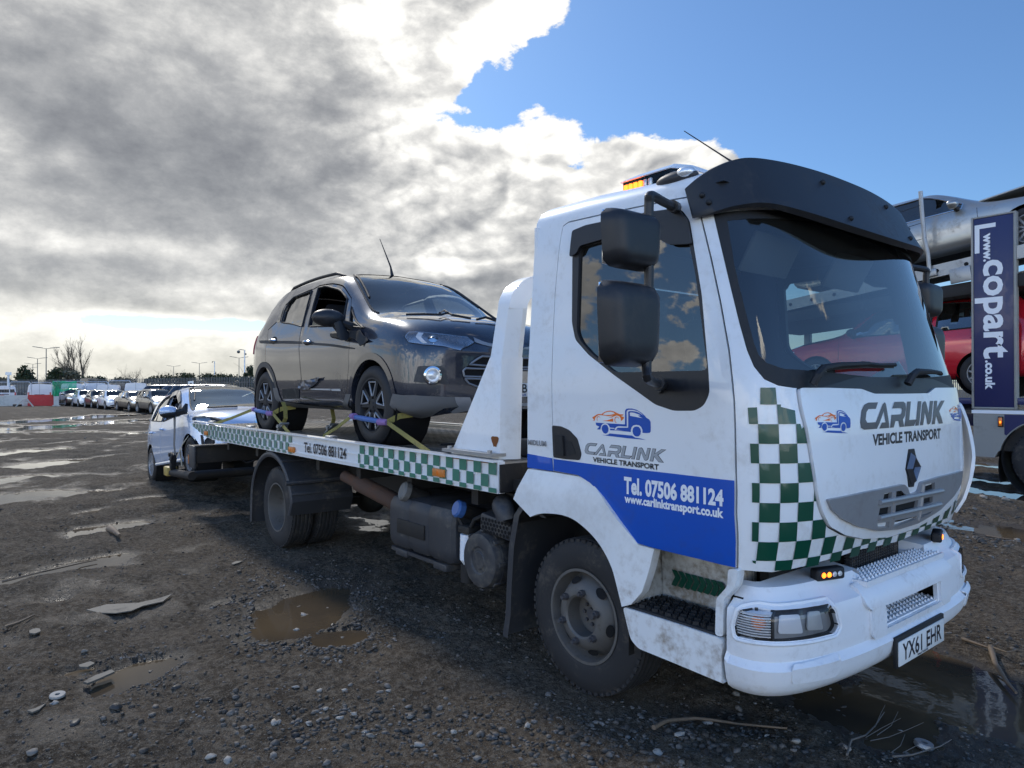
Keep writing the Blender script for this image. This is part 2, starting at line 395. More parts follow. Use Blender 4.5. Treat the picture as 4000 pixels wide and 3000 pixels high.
# puddles: pixel outline centre and half sizes, basin depth
PUD=[]
def pud(cx,cy,hx,hy,depth):
    c=at(cx,cy,'z',0); r=at(cx+hx,cy,'z',0); t=at(cx,cy-hy,'z',0)
    ax=(r-c).xy; bx=(t-c).xy; PUD.append((c.x,c.y,ax/ax.length_squared,bx/bx.length_squared,depth,1.4 if hx>=90 and hy>=14 else 2.6))
for a in [(655,1318,92,46,.060),(735,1375,58,20,.040),(228,1138,70,12,.05),(195,1212,55,13,.045),(298,1448,62,26,.042),(170,1445,30,8,.02),(40,1246,45,9,.05),(45,1070,55,9,.05),(58,974,36,6,.045),(140,995,40,5,.04),
          (95,907,60,5,.035),(300,908,110,4,.03),(255,897,60,3,.03),(480,910,70,6,.035),(150,918,50,4,.03),(210,1060,60,5,.035),(310,1075,60,6,.035),(20,1032,35,5,.035),(240,983,30,4,.04),(130,955,14,3,.03),(40,950,24,3,.03),(215,1100,40,6,.035),
          (380,1105,42,6,.02),(450,1180,60,10,.015),(2185,1070,75,13,.07),(2160,1143,110,18,.06),(2130,1035,50,7,.05),(1990,1440,190,60,.055),(1880,1540,190,60,.035),(2150,1520,150,80,.045),(1560,1555,130,28,.022),(2080,1000,60,6,.05),(470,1300,35,10,.01),(120,1290,40,8,.012),(390,930,120,4,.04),(60,925,60,4,.04)]: pud(*a)
def height(x,y):
    r=np.hypot(x-CAMP.x,y-CAMP.y); near=np.clip(1-(r-10)/14,0,1)
    h=fbm(x,y,.35,3,1)*.030+fbm(x,y,1.7,3,5)*.030+near*(fbm(x,y,7.,4,9,.6)*.020+np.abs(fbm(x,y,19.,3,20,.6))*.010)
    h+=.018
    mid=np.clip((r-5)/5,0,1)*np.clip((60-r)/20,0,1); h+=mid*(fbm(x,y,.8,4,41,.6)*.030+fbm(x,y,2.6,3,61,.7)*.046+.008-np.clip(fbm(x,y,.5,3,51)-.16,0,1)*.16)
    # rutted, wetter ground towards the rows of cars
    dd=(x-CAMP.x)*CF.x+(y-CAMP.y)*CF.y; rr=(x-CAMP.x)*CR.x+(y-CAMP.y)*CR.y
    wet=np.exp(-((dd-27)/11.)**2)*np.clip((6-rr)/10,0,1); h-=wet*(.006+np.clip(fbm(x,y,.55,4,31,.6),-.2,1)*.10)
    tr=np.abs(rr+1.83+.735*(dd-3.04))/1.24; tr=np.minimum(tr,np.abs(tr-.30))                       # wheel ruts running away from the viewer
    h-=near*np.exp(-(tr/.085)**2)*(.012+.006*np.sin((dd-rr*.735)*58+tr*30))*np.clip((dd-1.8)/.8,0,1)*np.clip((6.8-dd)/2,0,1)
    for cx,cy,a,b,dp,dk in PUD:
        u=(x-cx)*a.x+(y-cy)*a.y; v=(x-cx)*b.x+(y-cy)*b.y; q=u*u+v*v
        h-=dk*dp*np.exp(-np.clip(q,0,40)**1.5*.9)*(1+.5*vnoise(x*4,y*4,77))
    # tyres stand on firm ground
    for tx,ty in ((0,-.9),(0,.9),(-4.25,-.9),(-4.25,.9)): 
        q=((x-tx)/.45)**2+((y-ty)/.35)**2; k=np.exp(-q); h=h*(1-k)+0*k
    return h
rs=[0.0,.25,.5,.75]; r=.9
while r<60: rs.append(r); r*=1.0075
while r<900: rs.append(r); r*=1.05
rs.append(1500.)
th0=math.atan2(CF.y,CF.x); th=np.concatenate([np.linspace(-R(52),R(50),720),np.linspace(R(50),2*PI-R(52),60)[1:-1]])
rs=np.array(rs); RR,TT=np.meshgrid(rs,th+th0,indexing='ij'); GX=CAMP.x+RR*np.cos(TT); GY=CAMP.y+RR*np.sin(TT); GZ=height(GX,GY); GZ[RR>90]*=.3
def grid_mesh(name,X,Y,Z,wrap=True):
    n,m=X.shape; me=bpy.data.meshes.new(name); co=np.stack([X,Y,Z],-1).reshape(-1,3)
    i=np.arange(n-1)[:,None]; j=np.arange(m if wrap else m-1)[None,:]; j2=(j+1)%m
    f=np.stack([i*m+j,(i+1)*m+j,(i+1)*m+j2,i*m+j2],-1).reshape(-1,4)
    me.vertices.add(len(co)); me.vertices.foreach_set('co',co.ravel()); me.loops.add(f.size); me.loops.foreach_set('vertex_index',f.ravel().astype(np.int32))
    me.polygons.add(len(f)); me.polygons.foreach_set('loop_start',np.arange(0,f.size,4,dtype=np.int32)); me.polygons.foreach_set('loop_total',np.full(len(f),4,np.int32))
    me.update(); me.validate(); return me
mg=new_mat('wet_mud',(.09,.075,.06),.7); g=NG(mg.node_tree); b=mg.node_tree.nodes['Principled BSDF']
P3=g.n('ShaderNodeNewGeometry').outputs['Position']; px,py,pz=g.sep(P3)
big=g.noise(P3,.45,6,.6,.3); med=g.noise(P3,2.6,8,.62,.3); fine=g.noise(P3,28,6,.65); grit=g.noise(P3,110,4,.7)
micro=g.noise(P3,330,2,.6)
c1=g.mix(g.mr(med,.35,.68),(.046,.036,.026),(.128,.102,.075)); c1=g.mix(g.mr(big,.40,.62,0,.7),c1,(.095,.070,.046))
c1=g.mix(g.mr(fine,.46,.64,0,.75),c1,(.195,.165,.127)); c1=g.mix(g.mr(fine,.46,.36,0,.7),c1,(.028,.021,.015)); c1=g.mix(g.mr(grit,.56,.68,0,.85),c1,(.28,.25,.20)); c1=g.mix(g.mr(grit,.44,.34,0,.85),c1,(.018,.015,.012)); c1=g.mix(g.mr(micro,.55,.7,0,.5),c1,(.26,.235,.20)); c1=g.mix(g.mr(micro,.45,.3,0,.5),c1,(.02,.017,.014))
damp=g.mr(pz,-.024,.006,1,0)
c1=g.mix(g.m('MULTIPLY',damp,.7),c1,(.030,.024,.019))
g.nt.links.new(c1,b.inputs['Base Color'])
wetm=g.m('MULTIPLY',g.mr(g.noise(P3,.9,7,.7,.6),.57,.66),g.mr(fine,.35,.6,1,.2))
rg=g.m('SUBTRACT',g.m('ADD',.62,g.m('MULTIPLY',fine,.40)),g.m('ADD',g.m('MULTIPLY',wetm,.35),g.m('MULTIPLY',damp,.35)),clamp=True)
g.nt.links.new(g.m('MAXIMUM',rg,.14),b.inputs['Roughness']); g.nt.links.new(g.m('ADD',.07,g.m('MULTIPLY',g.m('MAXIMUM',wetm,damp),.36)),b.inputs['Specular IOR Level'])
bn=g.n('ShaderNodeBump'); bn.inputs['Strength'].default_value=1.0; bn.inputs['Distance'].default_value=.03
g.nt.links.new(g.m('ADD',g.m('MULTIPLY',fine,.9),g.m('ADD',g.m('MULTIPLY',g.m('ADD',grit,g.m('MULTIPLY',micro,.35)),.45),g.m('MULTIPLY',med,.8))),bn.inputs['Height']); g.nt.links.new(bn.outputs[0],b.inputs['Normal'])
ground=obj('ground',grid_mesh('ground',GX,GY,GZ),mg,angle=180); ground['kind']='structure'
mw=new_mat('muddy_water',(.095,.066,.038),.03,spec=.5,ior=1.33); g=NG(mw.node_tree); b=mw.node_tree.nodes['Principled BSDF']
P3=g.n('ShaderNodeNewGeometry').outputs['Position']
c=g.mix(g.mr(g.noise(P3,.8,4,.5),.4,.65),(.105,.074,.042),(.045,.038,.031)); g.nt.links.new(c,b.inputs['Base Color'])
bn=g.n('ShaderNodeBump'); bn.inputs['Strength'].default_value=.10; bn.inputs['Distance'].default_value=.008; g.nt.links.new(g.noise(P3,9,3,.5),bn.inputs['Height']); g.nt.links.new(bn.outputs[0],b.inputs['Normal'])
bm=bmnew(); cc_=CAMP+CF*45; s=75
add_mesh(bm,[(cc_.x-s,cc_.y-s,WATER),(cc_.x+s,cc_.y-s,WATER),(cc_.x+s,cc_.y+s,WATER),(cc_.x-s,cc_.y+s,WATER)],[(0,1,2,3)])
wat=obj('puddle_water',bm,mw,smooth=False); wat['kind']='structure'
# ---------------------------------------------------------------- materials
M={}
M['white']=worn('white_paint',(.80,.82,.84),.32,(.34,.29,.22),.32,3.2,coat=.6,var=.10)
M['whitelow']=worn('white_paint_muddy',(.78,.80,.81),.38,(.27,.21,.15),.75,3.0,coat=.3,low=(.30,1.0),var=.15,thr=(.43,.66))
M['wbump']=worn('white_plastic',(.77,.79,.82),.38,(.25,.20,.15),.35,4.,var=.12,bump=.05,bscale=90)
M['stepdirt']=worn('muddy_step_paint',(.60,.60,.58),.55,(.22,.18,.13),.95,4.,var=.2,thr=(.42,.62))
M['blue']=worn('blue_vinyl',(.003,.080,.46),.34,(.05,.06,.12),.25,3.,var=.12,coat=.3)
M['green']=worn('green_vinyl',(.003,.065,.038),.30,(.05,.09,.07),.25,4.,var=.2,coat=.3)
M['palegreen']=worn('faded_green_vinyl',(.045,.185,.130),.45,(.22,.22,.18),.45,5.,var=.2)
M['pgreen2']=worn('sun_faded_green_vinyl',(.13,.24,.19),.5,(.30,.30,.26),.4,5.,var=.2)
M['lblue']=new_mat('blue_print',(.005,.075,.40),.35); M['orange']=new_mat('orange_print',(.80,.17,.015),.4)
M['dgrey']=new_mat('dark_grey_letter',(.085,.085,.095),.35); M['lgrey']=new_mat('grey_letter',(.34,.36,.38),.35); M['ink']=new_mat('black_letter',(.012,.011,.018),.4)
M['wink']=new_mat('white_letter',(.80,.82,.86),.4)
M['black']=worn('black_plastic',(.018,.019,.023),.42,(.09,.08,.07),.35,4.,var=.2,bump=.10,bscale=220)
M['blackm']=worn('matt_black_plastic',(.013,.014,.017),.60,(.08,.07,.06),.30,5.,bump=.10,bscale=200)
M['gplast']=worn('grey_plastic',(.040,.042,.048),.50,(.17,.15,.12),.75,3.5,var=.25,bump=.08,bscale=120)
M['void']=new_mat('dark_cavity',(.006,.006,.007),.9)
M['rubber']=worn('tyre_rubber',(.022,.022,.024),.70,(.115,.098,.080),.85,5.,var=.25,bump=.1,bscale=150)
M['rubber2']=worn('clean_tyre_rubber',(.016,.016,.018),.62,(.07,.06,.05),.4,6.,var=.2,bump=.1,bscale=150)
M['steel']=worn('dusty_steel_wheel',(.135,.128,.12),.6,(.075,.063,.05),.85,5.,metal=.3,var=.25,bump=.08,bscale=90)
M['bolt']=worn('wheel_nut_steel',(.10,.10,.11),.5,(.10,.08,.07),.6,9.,metal=.5)
M['chassis']=worn('chassis_black',(.016,.015,.015),.65,(.07,.058,.047),.8,4.,bump=.12,bscale=70)
M['rust']=worn('rusty_pipe',(.085,.050,.036),.8,(.16,.07,.035),.7,9.,bump=.2,bscale=60)
M['rustmark']=new_mat('rust_stain',(.20,.07,.02),.9)
M['galv']=worn('galvanised_steel',(.33,.34,.35),.42,(.20,.17,.14),.5,5.,metal=.7,var=.25,bump=.05)
M['deck']=worn('alloy_deck',(.20,.19,.175),.45,(.07,.058,.045),.75,2.4,metal=.55,var=.3,bump=.06)
M['silver']=worn('silver_plastic',(.30,.31,.33),.36,(.16,.14,.12),.30,4.,metal=.35)
M['chrome']=new_mat('chrome',(.78,.79,.80),.08,1.0)
M['clear']=new_mat('lamp_lens',(.92,.94,.96),.03,trans=1.0,ior=1.3)
M['refl']=new_mat('lamp_reflector',(.80,.82,.84),.30,.55)
M['amber']=new_mat('amber_lens',(.80,.20,.02),.25,coat=.5); M['amberdull']=worn('dusty_amber_lens',(.62,.20,.035),.35,(.2,.14,.09),.5,30.)
M['glowa']=new_mat('amber_lamp_lit',(1,.35,.05),.3,emit=((1.0,.16,.008),2.2))
M['red']=new_mat('red_lens',(.45,.02,.02),.2,coat=.5)
def glass_mat(name,tint,ior=1.5,rough=0.0,dust=.03,fm=1.5):
    m=bpy.data.materials.new(name); m.use_nodes=True; n=m.node_tree; n.nodes.clear(); g=NG(n)
    t=g.n('ShaderNodeBsdfTransparent'); t.inputs[0].default_value=tuple(tint)+(1,); gl=g.n('ShaderNodeBsdfGlossy'); gl.inputs['Roughness'].default_value=rough
    df=g.n('ShaderNodeBsdfDiffuse'); df.inputs[0].default_value=(.35,.33,.29,1)
    fr=g.n('ShaderNodeFresnel'); fr.inputs[0].default_value=ior
    tc=g.n('ShaderNodeTexCoord').outputs['Object']
    m0=g.n('ShaderNodeMixShader'); n.links.new(g.m('MULTIPLY',g.noise(tc,3,6,.6),dust*2),m0.inputs[0]); n.links.new(t.outputs[0],m0.inputs[1]); n.links.new(df.outputs[0],m0.inputs[2])
    mx=g.n('ShaderNodeMixShader'); n.links.new(g.m('MULTIPLY',fr.outputs[0],fm,clamp=True),mx.inputs[0]); n.links.new(m0.outputs[0],mx.inputs[1]); n.links.new(gl.outputs[0],mx.inputs[2])
    o=g.n('ShaderNodeOutputMaterial'); n.links.new(mx.outputs[0],o.inputs[0]); return m
M['lensg']=glass_mat('lamp_glass',(.90,.91,.92),1.45,fm=1.0,dust=.01); M['glass']=glass_mat('window_glass',(.62,.70,.70),1.5); M['tint']=glass_mat('tinted_glass',(.20,.22,.23),1.6,fm=2.4); M['cabglass']=glass_mat('cab_windscreen_glass',(.55,.62,.62),1.5,fm=2.2); M['dglass']=glass_mat('dark_glass',(.10,.11,.12),1.7)
M['int']=worn('cab_trim',(.075,.078,.085),.7,(.1,.1,.1),.2,3.); M['intl']=new_mat('pale_cab_trim',(.20,.205,.215),.8); M['seat']=new_mat('seat_cloth',(.035,.04,.055),.9)
M['plate']=new_mat('number_plate_white',(.72,.73,.72),.35)
# ---------------------------------------------------------------- recovery truck cab
truck=thing('recovery_truck','white and blue flatbed recovery truck with green checks and a dark car aboard','truck',(0,0,0))
L0=2.6
def itp(z,t): return float(np.interp(z,[a for a,b in t],[b for a,b in t]))
HW=[(.70,1.02),(.85,1.045),(1.0,1.05),(1.6,1.05),(2.30,1.0),(2.45,.985)]
XF=[(.68,1.0),(.74,1.06),(.82,1.115),(.95,1.155),(1.15,1.17),(1.40,1.155),(1.55,1.13),(2.35,.91),(2.45,.88)]
XC=[(.7,.76),(1.55,.76),(2.35,.54),(2.45,.50)]
XR=-.37; NE=3.8
_oc={}
def outline(z):
    k=round(z*200)
    if k in _oc: return _oc[k]
    z=k/200; hw=itp(z,HW);xf=itp(z,XF);xc=itp(z,XC)
    t=np.linspace(0,PI/2,160); x=xc+(xf-xc)*np.sin(t)**(2/NE); y=-hw*np.cos(t)**(2/NE)
    x=np.concatenate([[XR],x]); y=np.concatenate([[-hw],y]); s=np.concatenate([[0],np.cumsum(np.hypot(np.diff(x),np.diff(y)))]); s/=s[-1]
    _oc[k]=(s,x,y); return _oc[k]
def hull(a,z):
    f=a/L0; mir=f>1
    if mir: f=2-f
    z0=math.floor(z*200)/200; w=(z-z0)*200
    s,x,y=outline(z0); s2,x2,y2=outline(z0+.005)
    X=np.interp(f,s,x)*(1-w)+np.interp(f,s2,x2)*w; Y=np.interp(f,s,y)*(1-w)+np.interp(f,s2,y2)*w
    return Vector((X,-Y if mir else Y,z))
def CAB(a,z,off=0.):
    p=hull(a,z)
    if off==0: return p
    e=.012; du=hull(min(a+e,2*L0),z)-hull(max(a-e,0),z); dv=hull(a,z+e)-hull(a,z-e); n=du.cross(dv).normalized()
    return p+n*off
def CABM(a,z,off=0.):           # mirror image on the left side
    p=CAB(a,z,off); return Vector((p.x,-p.y,p.z))
_b=bmnew(); grid(_b,lambda u,v: hull(u*2*L0,.69+v*1.75),240,90); _hb=BVHTree.FromBMesh(_b); _b.free()
def px(X,Y,k=1):
    """pixel of the photo -> (a,z) on the cab skin"""
    for k_ in range(120):
        d=ray(X-(k_//2)*(1 if k_%2 else -1),Y).normalized(); h=_hb.ray_cast(CAMP,d)[0]
        if h is not None: break
    if h is None: raise ValueError('miss %s %s'%(X,Y))
    z=h.z; s,x,y=outline(z); f=float(np.interp(h.y if h.y<0 else -h.y,y[1:],s[1:]))
    if h.x<itp(z,XC): f=float(np.interp(h.x,[XR,x[1]],[0,s[1]]))
    if h.y>0: f=2-f
    return (f*L0,z)
def A_(X,Y): return px(1106+X/2,276.5+Y/2)
def B_(X,Y): return px(1106+X/2,884.8+Y/2)
def C_(X,Y): return px((3000+X*.5122)*.553,(1350+Y*.5122)*.553)
def Dl(X,Y): return px((2270+X*.1718)*.553,(1590+Y*.1718)*.553)
def inset(poly,d):
    """shrink (d>0) a polygon"""
    n=len(poly); ar=sum(poly[i][0]*poly[(i+1)%n][1]-poly[(i+1)%n][0]*poly[i][1] for i in range(n)); sg=1 if ar>0 else -1; out=[]
    for i in range(n):
        p=Vector(poly[i]);a=p-Vector(poly[i-1]);b=Vector(poly[(i+1)%n])-p
        if a.length<1e-9 or b.length<1e-9: out.append(tuple(p)); continue
        a.normalize();b.normalize(); na=Vector((-a.y,a.x));nb=Vector((-b.y,b.x)); m=(na+nb); 
        if m.length<1e-6: m=na
        m.normalize(); k=max(.5,m.dot(na)); out.append(tuple(p+m*(sg*d/k)))
    return out
def mirr(poly): return [(2*L0-a,z) for a,z in poly]
# outlines (traced on the photo, laid on the cab skin)
dTop=[A_(215,455),A_(222,425),A_(245,407),A_(420,367),A_(600,330),A_(700,309),A_(775,297)]
dFront=[A_(797,305),A_(830,440),A_(860,560),A_(900,750),A_(938,960),A_(950,1080),A_(960,1180),A_(964,1300),B_(967,250),B_(969,450),B_(972,686)]
dBot=[B_(860,660),B_(700,622),B_(605,598),B_(545,580),B_(470,480),B_(400,380),B_(340,320),B_(290,288),B_(182,268)]
dRear=[B_(178,100),A_(174,1200),A_(178,900),A_(188,700),A_(205,520)]
door=dTop+dFront+dBot+dRear
win=rnd([A_(262,560),A_(280,440),A_(330,420),A_(600,365),A_(735,352),A_(768,400),A_(820,720),A_(852,1060),A_(852,1150),A_(830,1200),A_(790,1222),A_(700,1222),A_(620,1195),A_(555,1148),A_(445,1070),A_(330,978),A_(275,915),A_(260,840)],.02,3)
pane=rnd([A_(290,545),A_(300,515),A_(400,490),A_(600,450),A_(755,430),A_(795,640),A_(835,1048),A_(445,1056),A_(345,975),A_(300,925),A_(280,880)],.03,3)
hood=rnd([(C_(215,322)),C_(440,322),C_(690,330),C_(730,345),C_(790,366),C_(1000,366),C_(1200,362),C_(1250,322),C_(1460,320),C_(1478,600),C_(1470,960),C_(1440,1120),C_(1330,1260),C_(1100,1390),C_(900,1455),C_(700,1468),C_(560,1440),C_(450,1380),C_(400,1280),C_(360,1150),C_(340,1000),C_(310,800),C_(275,620),C_(240,480)],.02,3)
# the windscreen: near side traced, far side mirrored
wsn=[A_(1215,1122),A_(1150,1112),A_(1090,1085),A_(1045,1030),A_(1015,960),A_(985,850),A_(945,690),A_(905,520),A_(870,372)]
wsl=[(a,z) for a,z in wsn]; wtop=wsl[-1][1]; wbot=wsl[0][1]
ws=wsl+[(L0*.8,2.37),(L0,2.385),(L0*1.2,2.37)]+mirr(wsl)[::-1]+[(L0*1.15,wbot-.035),(L0,wbot-.05),(L0*.85,wbot-.035)]
grow=lambda p,d: inset(p,-d)
bm=bmnew()
fullo=[(0,2.44),(0,1.18),B_(182,268),B_(290,288),B_(340,320),B_(400,380),B_(470,480),B_(545,580),B_(605,598),B_(700,622),B_(860,660),B_(972,686),B_(985,692)]
low=[B_(1050,698),B_(1120,702),B_(1200,690),B_(1340,655),B_(1500,605)]
zc=low[-1][1]; half=fullo+low+[(L0*.985,zc-.02)]
outer=half+[(2*L0-a,z) for a,z in half[::-1]]
panel(bm,outer,CAB,[grow(door,.004),mirr(grow(door,.004)),grow(ws,.001),grow(hood,.004)],.07,0,.02)
cab=obj('cab',bm,M['white'],truck,40)
# roof: rounded cap over the cab
def roof(u,v):
    a=u*2*L0; th=v*PI/2; p=hull(a,2.44); c=Vector((.22,0,0)); ins=.16*(1-math.cos(th)); q=Vector((p.x,p.y,0))-c; l=q.length; q=q*((l-ins)/l)+c
    return Vector((q.x,q.y,2.44+(.125-.05*max(0,p.x)/.9)*math.sin(th)))
bm=bmnew(); rv=grid(bm,roof,150,8); top=[r[-1] for r in rv]
k=len(top)
for i in range(k//2): 
    j=k-1-i
    if j-1>i+1: bm.faces.new((top[i],top[i+1],top[j-1],top[j]))
bm.faces.ensure_lookup_table(); obj('roof',bm,M['white'],truck,50)
bm=bmnew(); panel(bm,[(0,2.44),(0,.95),(1.0,.95),(1.0,2.44)],lambda a,z,o: Vector((XR+.002-o, -1+2*a if 1 else 0, z)),[[(.25,1.62),(.75,1.62),(.75,2.2),(.25,2.2)]],.15,0,.02)
obj('back_wall',bm,M['white'],truck)
bm=bmnew(); box(bm,(XR+.004,0,1.91),(.006,.98,.56)); obj('rear_window',bm,M['glass'],truck)
# liner
def LIN(a,z,off=0.): return CAB(a,z,off-.055)
bm=bmnew(); panel(bm,[(.05,2.44),(.05,.9),(2*L0-.05,.9),(2*L0-.05,2.44)],LIN,[grow(win,-.01),mirr(grow(win,-.01)),grow(ws,-.02)],.09,0,0.)
grid(bm,lambda u,v: Vector((-.36+u*1.18,-.97+v*1.94,2.432)),4,6)
obj('cab_lining',bm,M['int'],truck)
# doors
for S,nm in ((CAB,'right'),(CABM,'left')):
    bm=bmnew(); panel(bm,inset(door,.004),S,[win],.06,.003,.02); d=obj('door',bm,M['white'],truck,40)
    bm=bmnew(); panel(bm,grow(win,.002),S,[pane],.05,.002,.03); obj('window_frame',bm,M['black'],d,40)
    bm=bmnew(); panel(bm,grow(pane,.003),S,[],.08,-.012,0); obj('window_pane',bm,M['tint'] if S is CAB else M['glass'],d,60)
    # wind deflector along the top of the window
    df=rnd([A_(260,560),A_(272,448),A_(330,424),A_(600,368),A_(730,350),A_(765,400),A_(785,505),A_(690,508),A_(600,455),A_(400,485),A_(305,512),A_(290,545)],.015,3)
    bm=bmnew(); panel(bm,df,S,[],.05,.022,.012); obj('wind_deflector',bm,M['black'],d,40)
    # blue band of the livery, door and handle recess
    band=[B_(180,212),B_(400,242),B_(700,276),B_(964,306)]+[B_(967,450),B_(967,672)]+dBot
    bm=bmnew(); panel(bm,[B_(180,212),B_(400,242),B_(700,276),B_(964,306),(B_(964,306)[0]+.06,B_(964,306)[1]-.005),(B_(964,306)[0]+.06,.78),(B_(180,212)[0]-.05,.78),(B_(180,212)[0]-.05,B_(180,212)[1]+.003)],S,[],.05,.0078,0,clip=inset(door,.006)); obj('blue_band',bm,M['blue'],d,60)
    hd=rnd([B_(177,68),B_(215,72),B_(250,88),B_(285,125),B_(303,190),B_(296,218),B_(240,214),B_(183,206)],.012,3)
    bm=bmnew(); panel(bm,hd,S,[],.04,.008,.03); h=obj('door_handle',bm,M['black'],d,40)
    bm=bmnew(); panel(bm,rnd([B_(195,110),B_(228,112),B_(235,200),B_(200,196)],.01,3),S,[],.03,.020,.014); panel(bm,rnd([B_(236,130),B_(262,140),B_(282,190),B_(250,200)],.01,3),S,[],.03,.010,.004); obj('handle_lever',bm,M['blackm'],h,40)
    bm=bmnew(); tube(bm,[S(*A_(640,1120),o) for o in (.004,.02)],.028,14)
    obj('mirror_foot_boss',bm,M['black'],d)
bm=bmnew(); panel(bm,[B_(58,190),B_(176,210),B_(180,266),B_(60,250)],CAB,[],.06,.003,0); obj('blue_band',bm,M['blue'],cab,60)
# lettering helpers on the cab
def line(p0,p1,h):
    """text frame between two (a,z) points, capital height h"""
    return lambda tx,ty,o: CAB(p0[0]+(p1[0]-p0[0])*tx, p0[1]+(p1[1]-p0[1])*tx+ty*h, o)
CARL={'C':[(.98,1),(.36,1),(.12,.92),(.0,.72),(0,.28),(.1,.08),(.32,0),(.86,0),(.98,.25),(.42,.25),(.30,.36),(.30,.64),(.40,.75),(.88,.75)],
 'A':[(0,0),(.46,.92),(.58,1),(.68,.92),(1.10,0),(.42,0),(.52,.22),(.78,.22),(.58,.66),(.26,0)],
 'R':[(0,0),(.27,0),(.31,.24),(.56,.24),(.72,0),(1.06,0),(.86,.28),(1.0,.42),(1.03,.72),(.95,.93),(.78,1),(.12,1),(.0,.74),(.66,.74),(.74,.68),(.74,.56),(.66,.49),(0,.49)],
 'L':[(0,0),(.74,0),(.88,.25),(.28,.25),(.28,1),(0,1)],'I':[(0,0),(.27,0),(.27,1),(0,1)],
 'N':[(0,0),(.26,0),(.26,.58),(.60,.06),(.70,0),(.82,.03),(.90,.14),(.90,1),(.64,1),(.64,.42),(.31,.93),(.2,1),(.06,.96),(0,.84)],
 'K':[(0,0),(.27,0),(.27,.36),(.66,0),(1.05,0),(.52,.53),(1.0,1),(.64,1),(.27,.64),(.27,1),(0,1)]}
def carlink(bm1,bm2,S,sl=.22,edge=.035):
    adv=[('C',0),('A',.86),('R',2.02),('L',3.10),('I',3.96),('N',4.34),('K',5.36)]; tot=6.42+sl
    for ch,x0 in adv:
        P=[((x0+x+sl*y)/tot,y) for x,y in CARL[ch]]
        Q=[(u*tot,v) for u,v in P]; I=[(u/tot,v) for u,v in inset(Q,edge)] if edge else P
        if bm1: panel(bm1,P,S,[],.2,.0035,0)
        panel(bm2,I,S,[],.2,.0048,0)
# logo: a little flatbed with a car on it (traced in photo pixels, kept as unit coordinates)
LOGO_B=[[(348,440),(1035,492),(1040,170),(1065,132),(1110,120),(1200,125),(1300,160),(1400,230),(1470,300),(1500,345),(1560,385),(1590,440),(1595,560),(1592,660),(1575,690),(1500,697),(1421,693),(1418,620),(1395,560),(1350,518),(1285,505),(1220,520),(1185,560),(1168,620),(1166,672),(1000,655),(800,635),(695,632),(693,590),(798,597),(798,577),(690,565),(670,520),(630,475),(575,458),(520,475),(485,520),(470,580),(466,615),(378,608),(440,543),(362,505)],
 [(575,492),(610,500),(640,530),(658,590),(655,650),(630,700),(590,715),(545,700),(510,650),(495,595),(505,540),(535,503)],
 [(1295,545),(1340,555),(1375,600),(1388,660),(1375,730),(1340,770),(1300,778),(1255,765),(1220,720),(1204,650),(1215,590),(1250,552)],
 [(480,742),(590,750),(660,728),(690,708),(1195,755),(1260,800),(1400,825),(1498,853),(1100,820),(640,768)]]
LOGO_H=[[(1078,545),(1072,200),(1090,165),(1130,150),(1220,155),(1320,190),(1400,250),(1440,300),(1380,250),(1300,205),(1210,185),(1140,182),(1110,200),(1108,572),(1000,570),(880,570),(850,590),(835,615),(1005,640),(900,632),(800,622),(810,585),(850,545),(900,533)],[(1145,225),(1165,213),(1240,225),(1330,260),(1380,290),(1320,290),(1360,320),(1425,355),(1150,295)]]
LOGO_O=[[(262,312),(385,237),(430,228),(490,235),(560,185),(640,160),(710,157),(790,180),(870,225),(930,252),(1007,257),(985,285),(940,288),(1017,325),(995,375),(945,415),(940,350),(910,300),(850,275),(790,295),(740,322),(650,318),(720,305),(770,280),(640,290),(560,272),(480,258),(420,258),(370,285),(335,330),(328,395),(268,388),(310,372)],
 [(375,370),(378,310),(410,282),(445,295),(467,345),(440,305),(410,298),(388,330),(390,380),(415,422)],[(795,380),(805,325),(850,303),(890,325),(908,365),(870,325),(840,322),(812,360),(815,420),(855,458),(810,440)],[(510,398),(620,390),(765,345),(768,427)]]
LOGO_OH=[[(525,243),(570,205),(640,183),(720,182),(780,205),(808,235),(700,258),(580,260)]]
def logo(S,parent,x0=262,x1=1598,y0=118,y1=860,sk=.0):
    N=lambda P: [((x-x0)/(x1-x0),(y1-(y-sk*(x-x0)))/(y1-y0)) for x,y in P]
    b1=bmnew(); b2=bmnew()
    panel(b1,N(LOGO_B[0]),S,[N(h) for h in LOGO_H],.2,.004,0)
    for q in LOGO_B[1:]: panel(b1,N(q),S,[],.2,.004,0)
    panel(b2,N(LOGO_O[0]),S,[N(h) for h in LOGO_OH],.2,.004,0)
    for q in LOGO_O[1:]: panel(b2,N(q),S,[],.2,.004,0)
    obj('truck_logo',b1,M['lblue'],parent,smooth=False); obj('car_logo',b2,M['orange'],parent,smooth=False)
rd=[o for o in truck.children if o.name.startswith('door')][0]
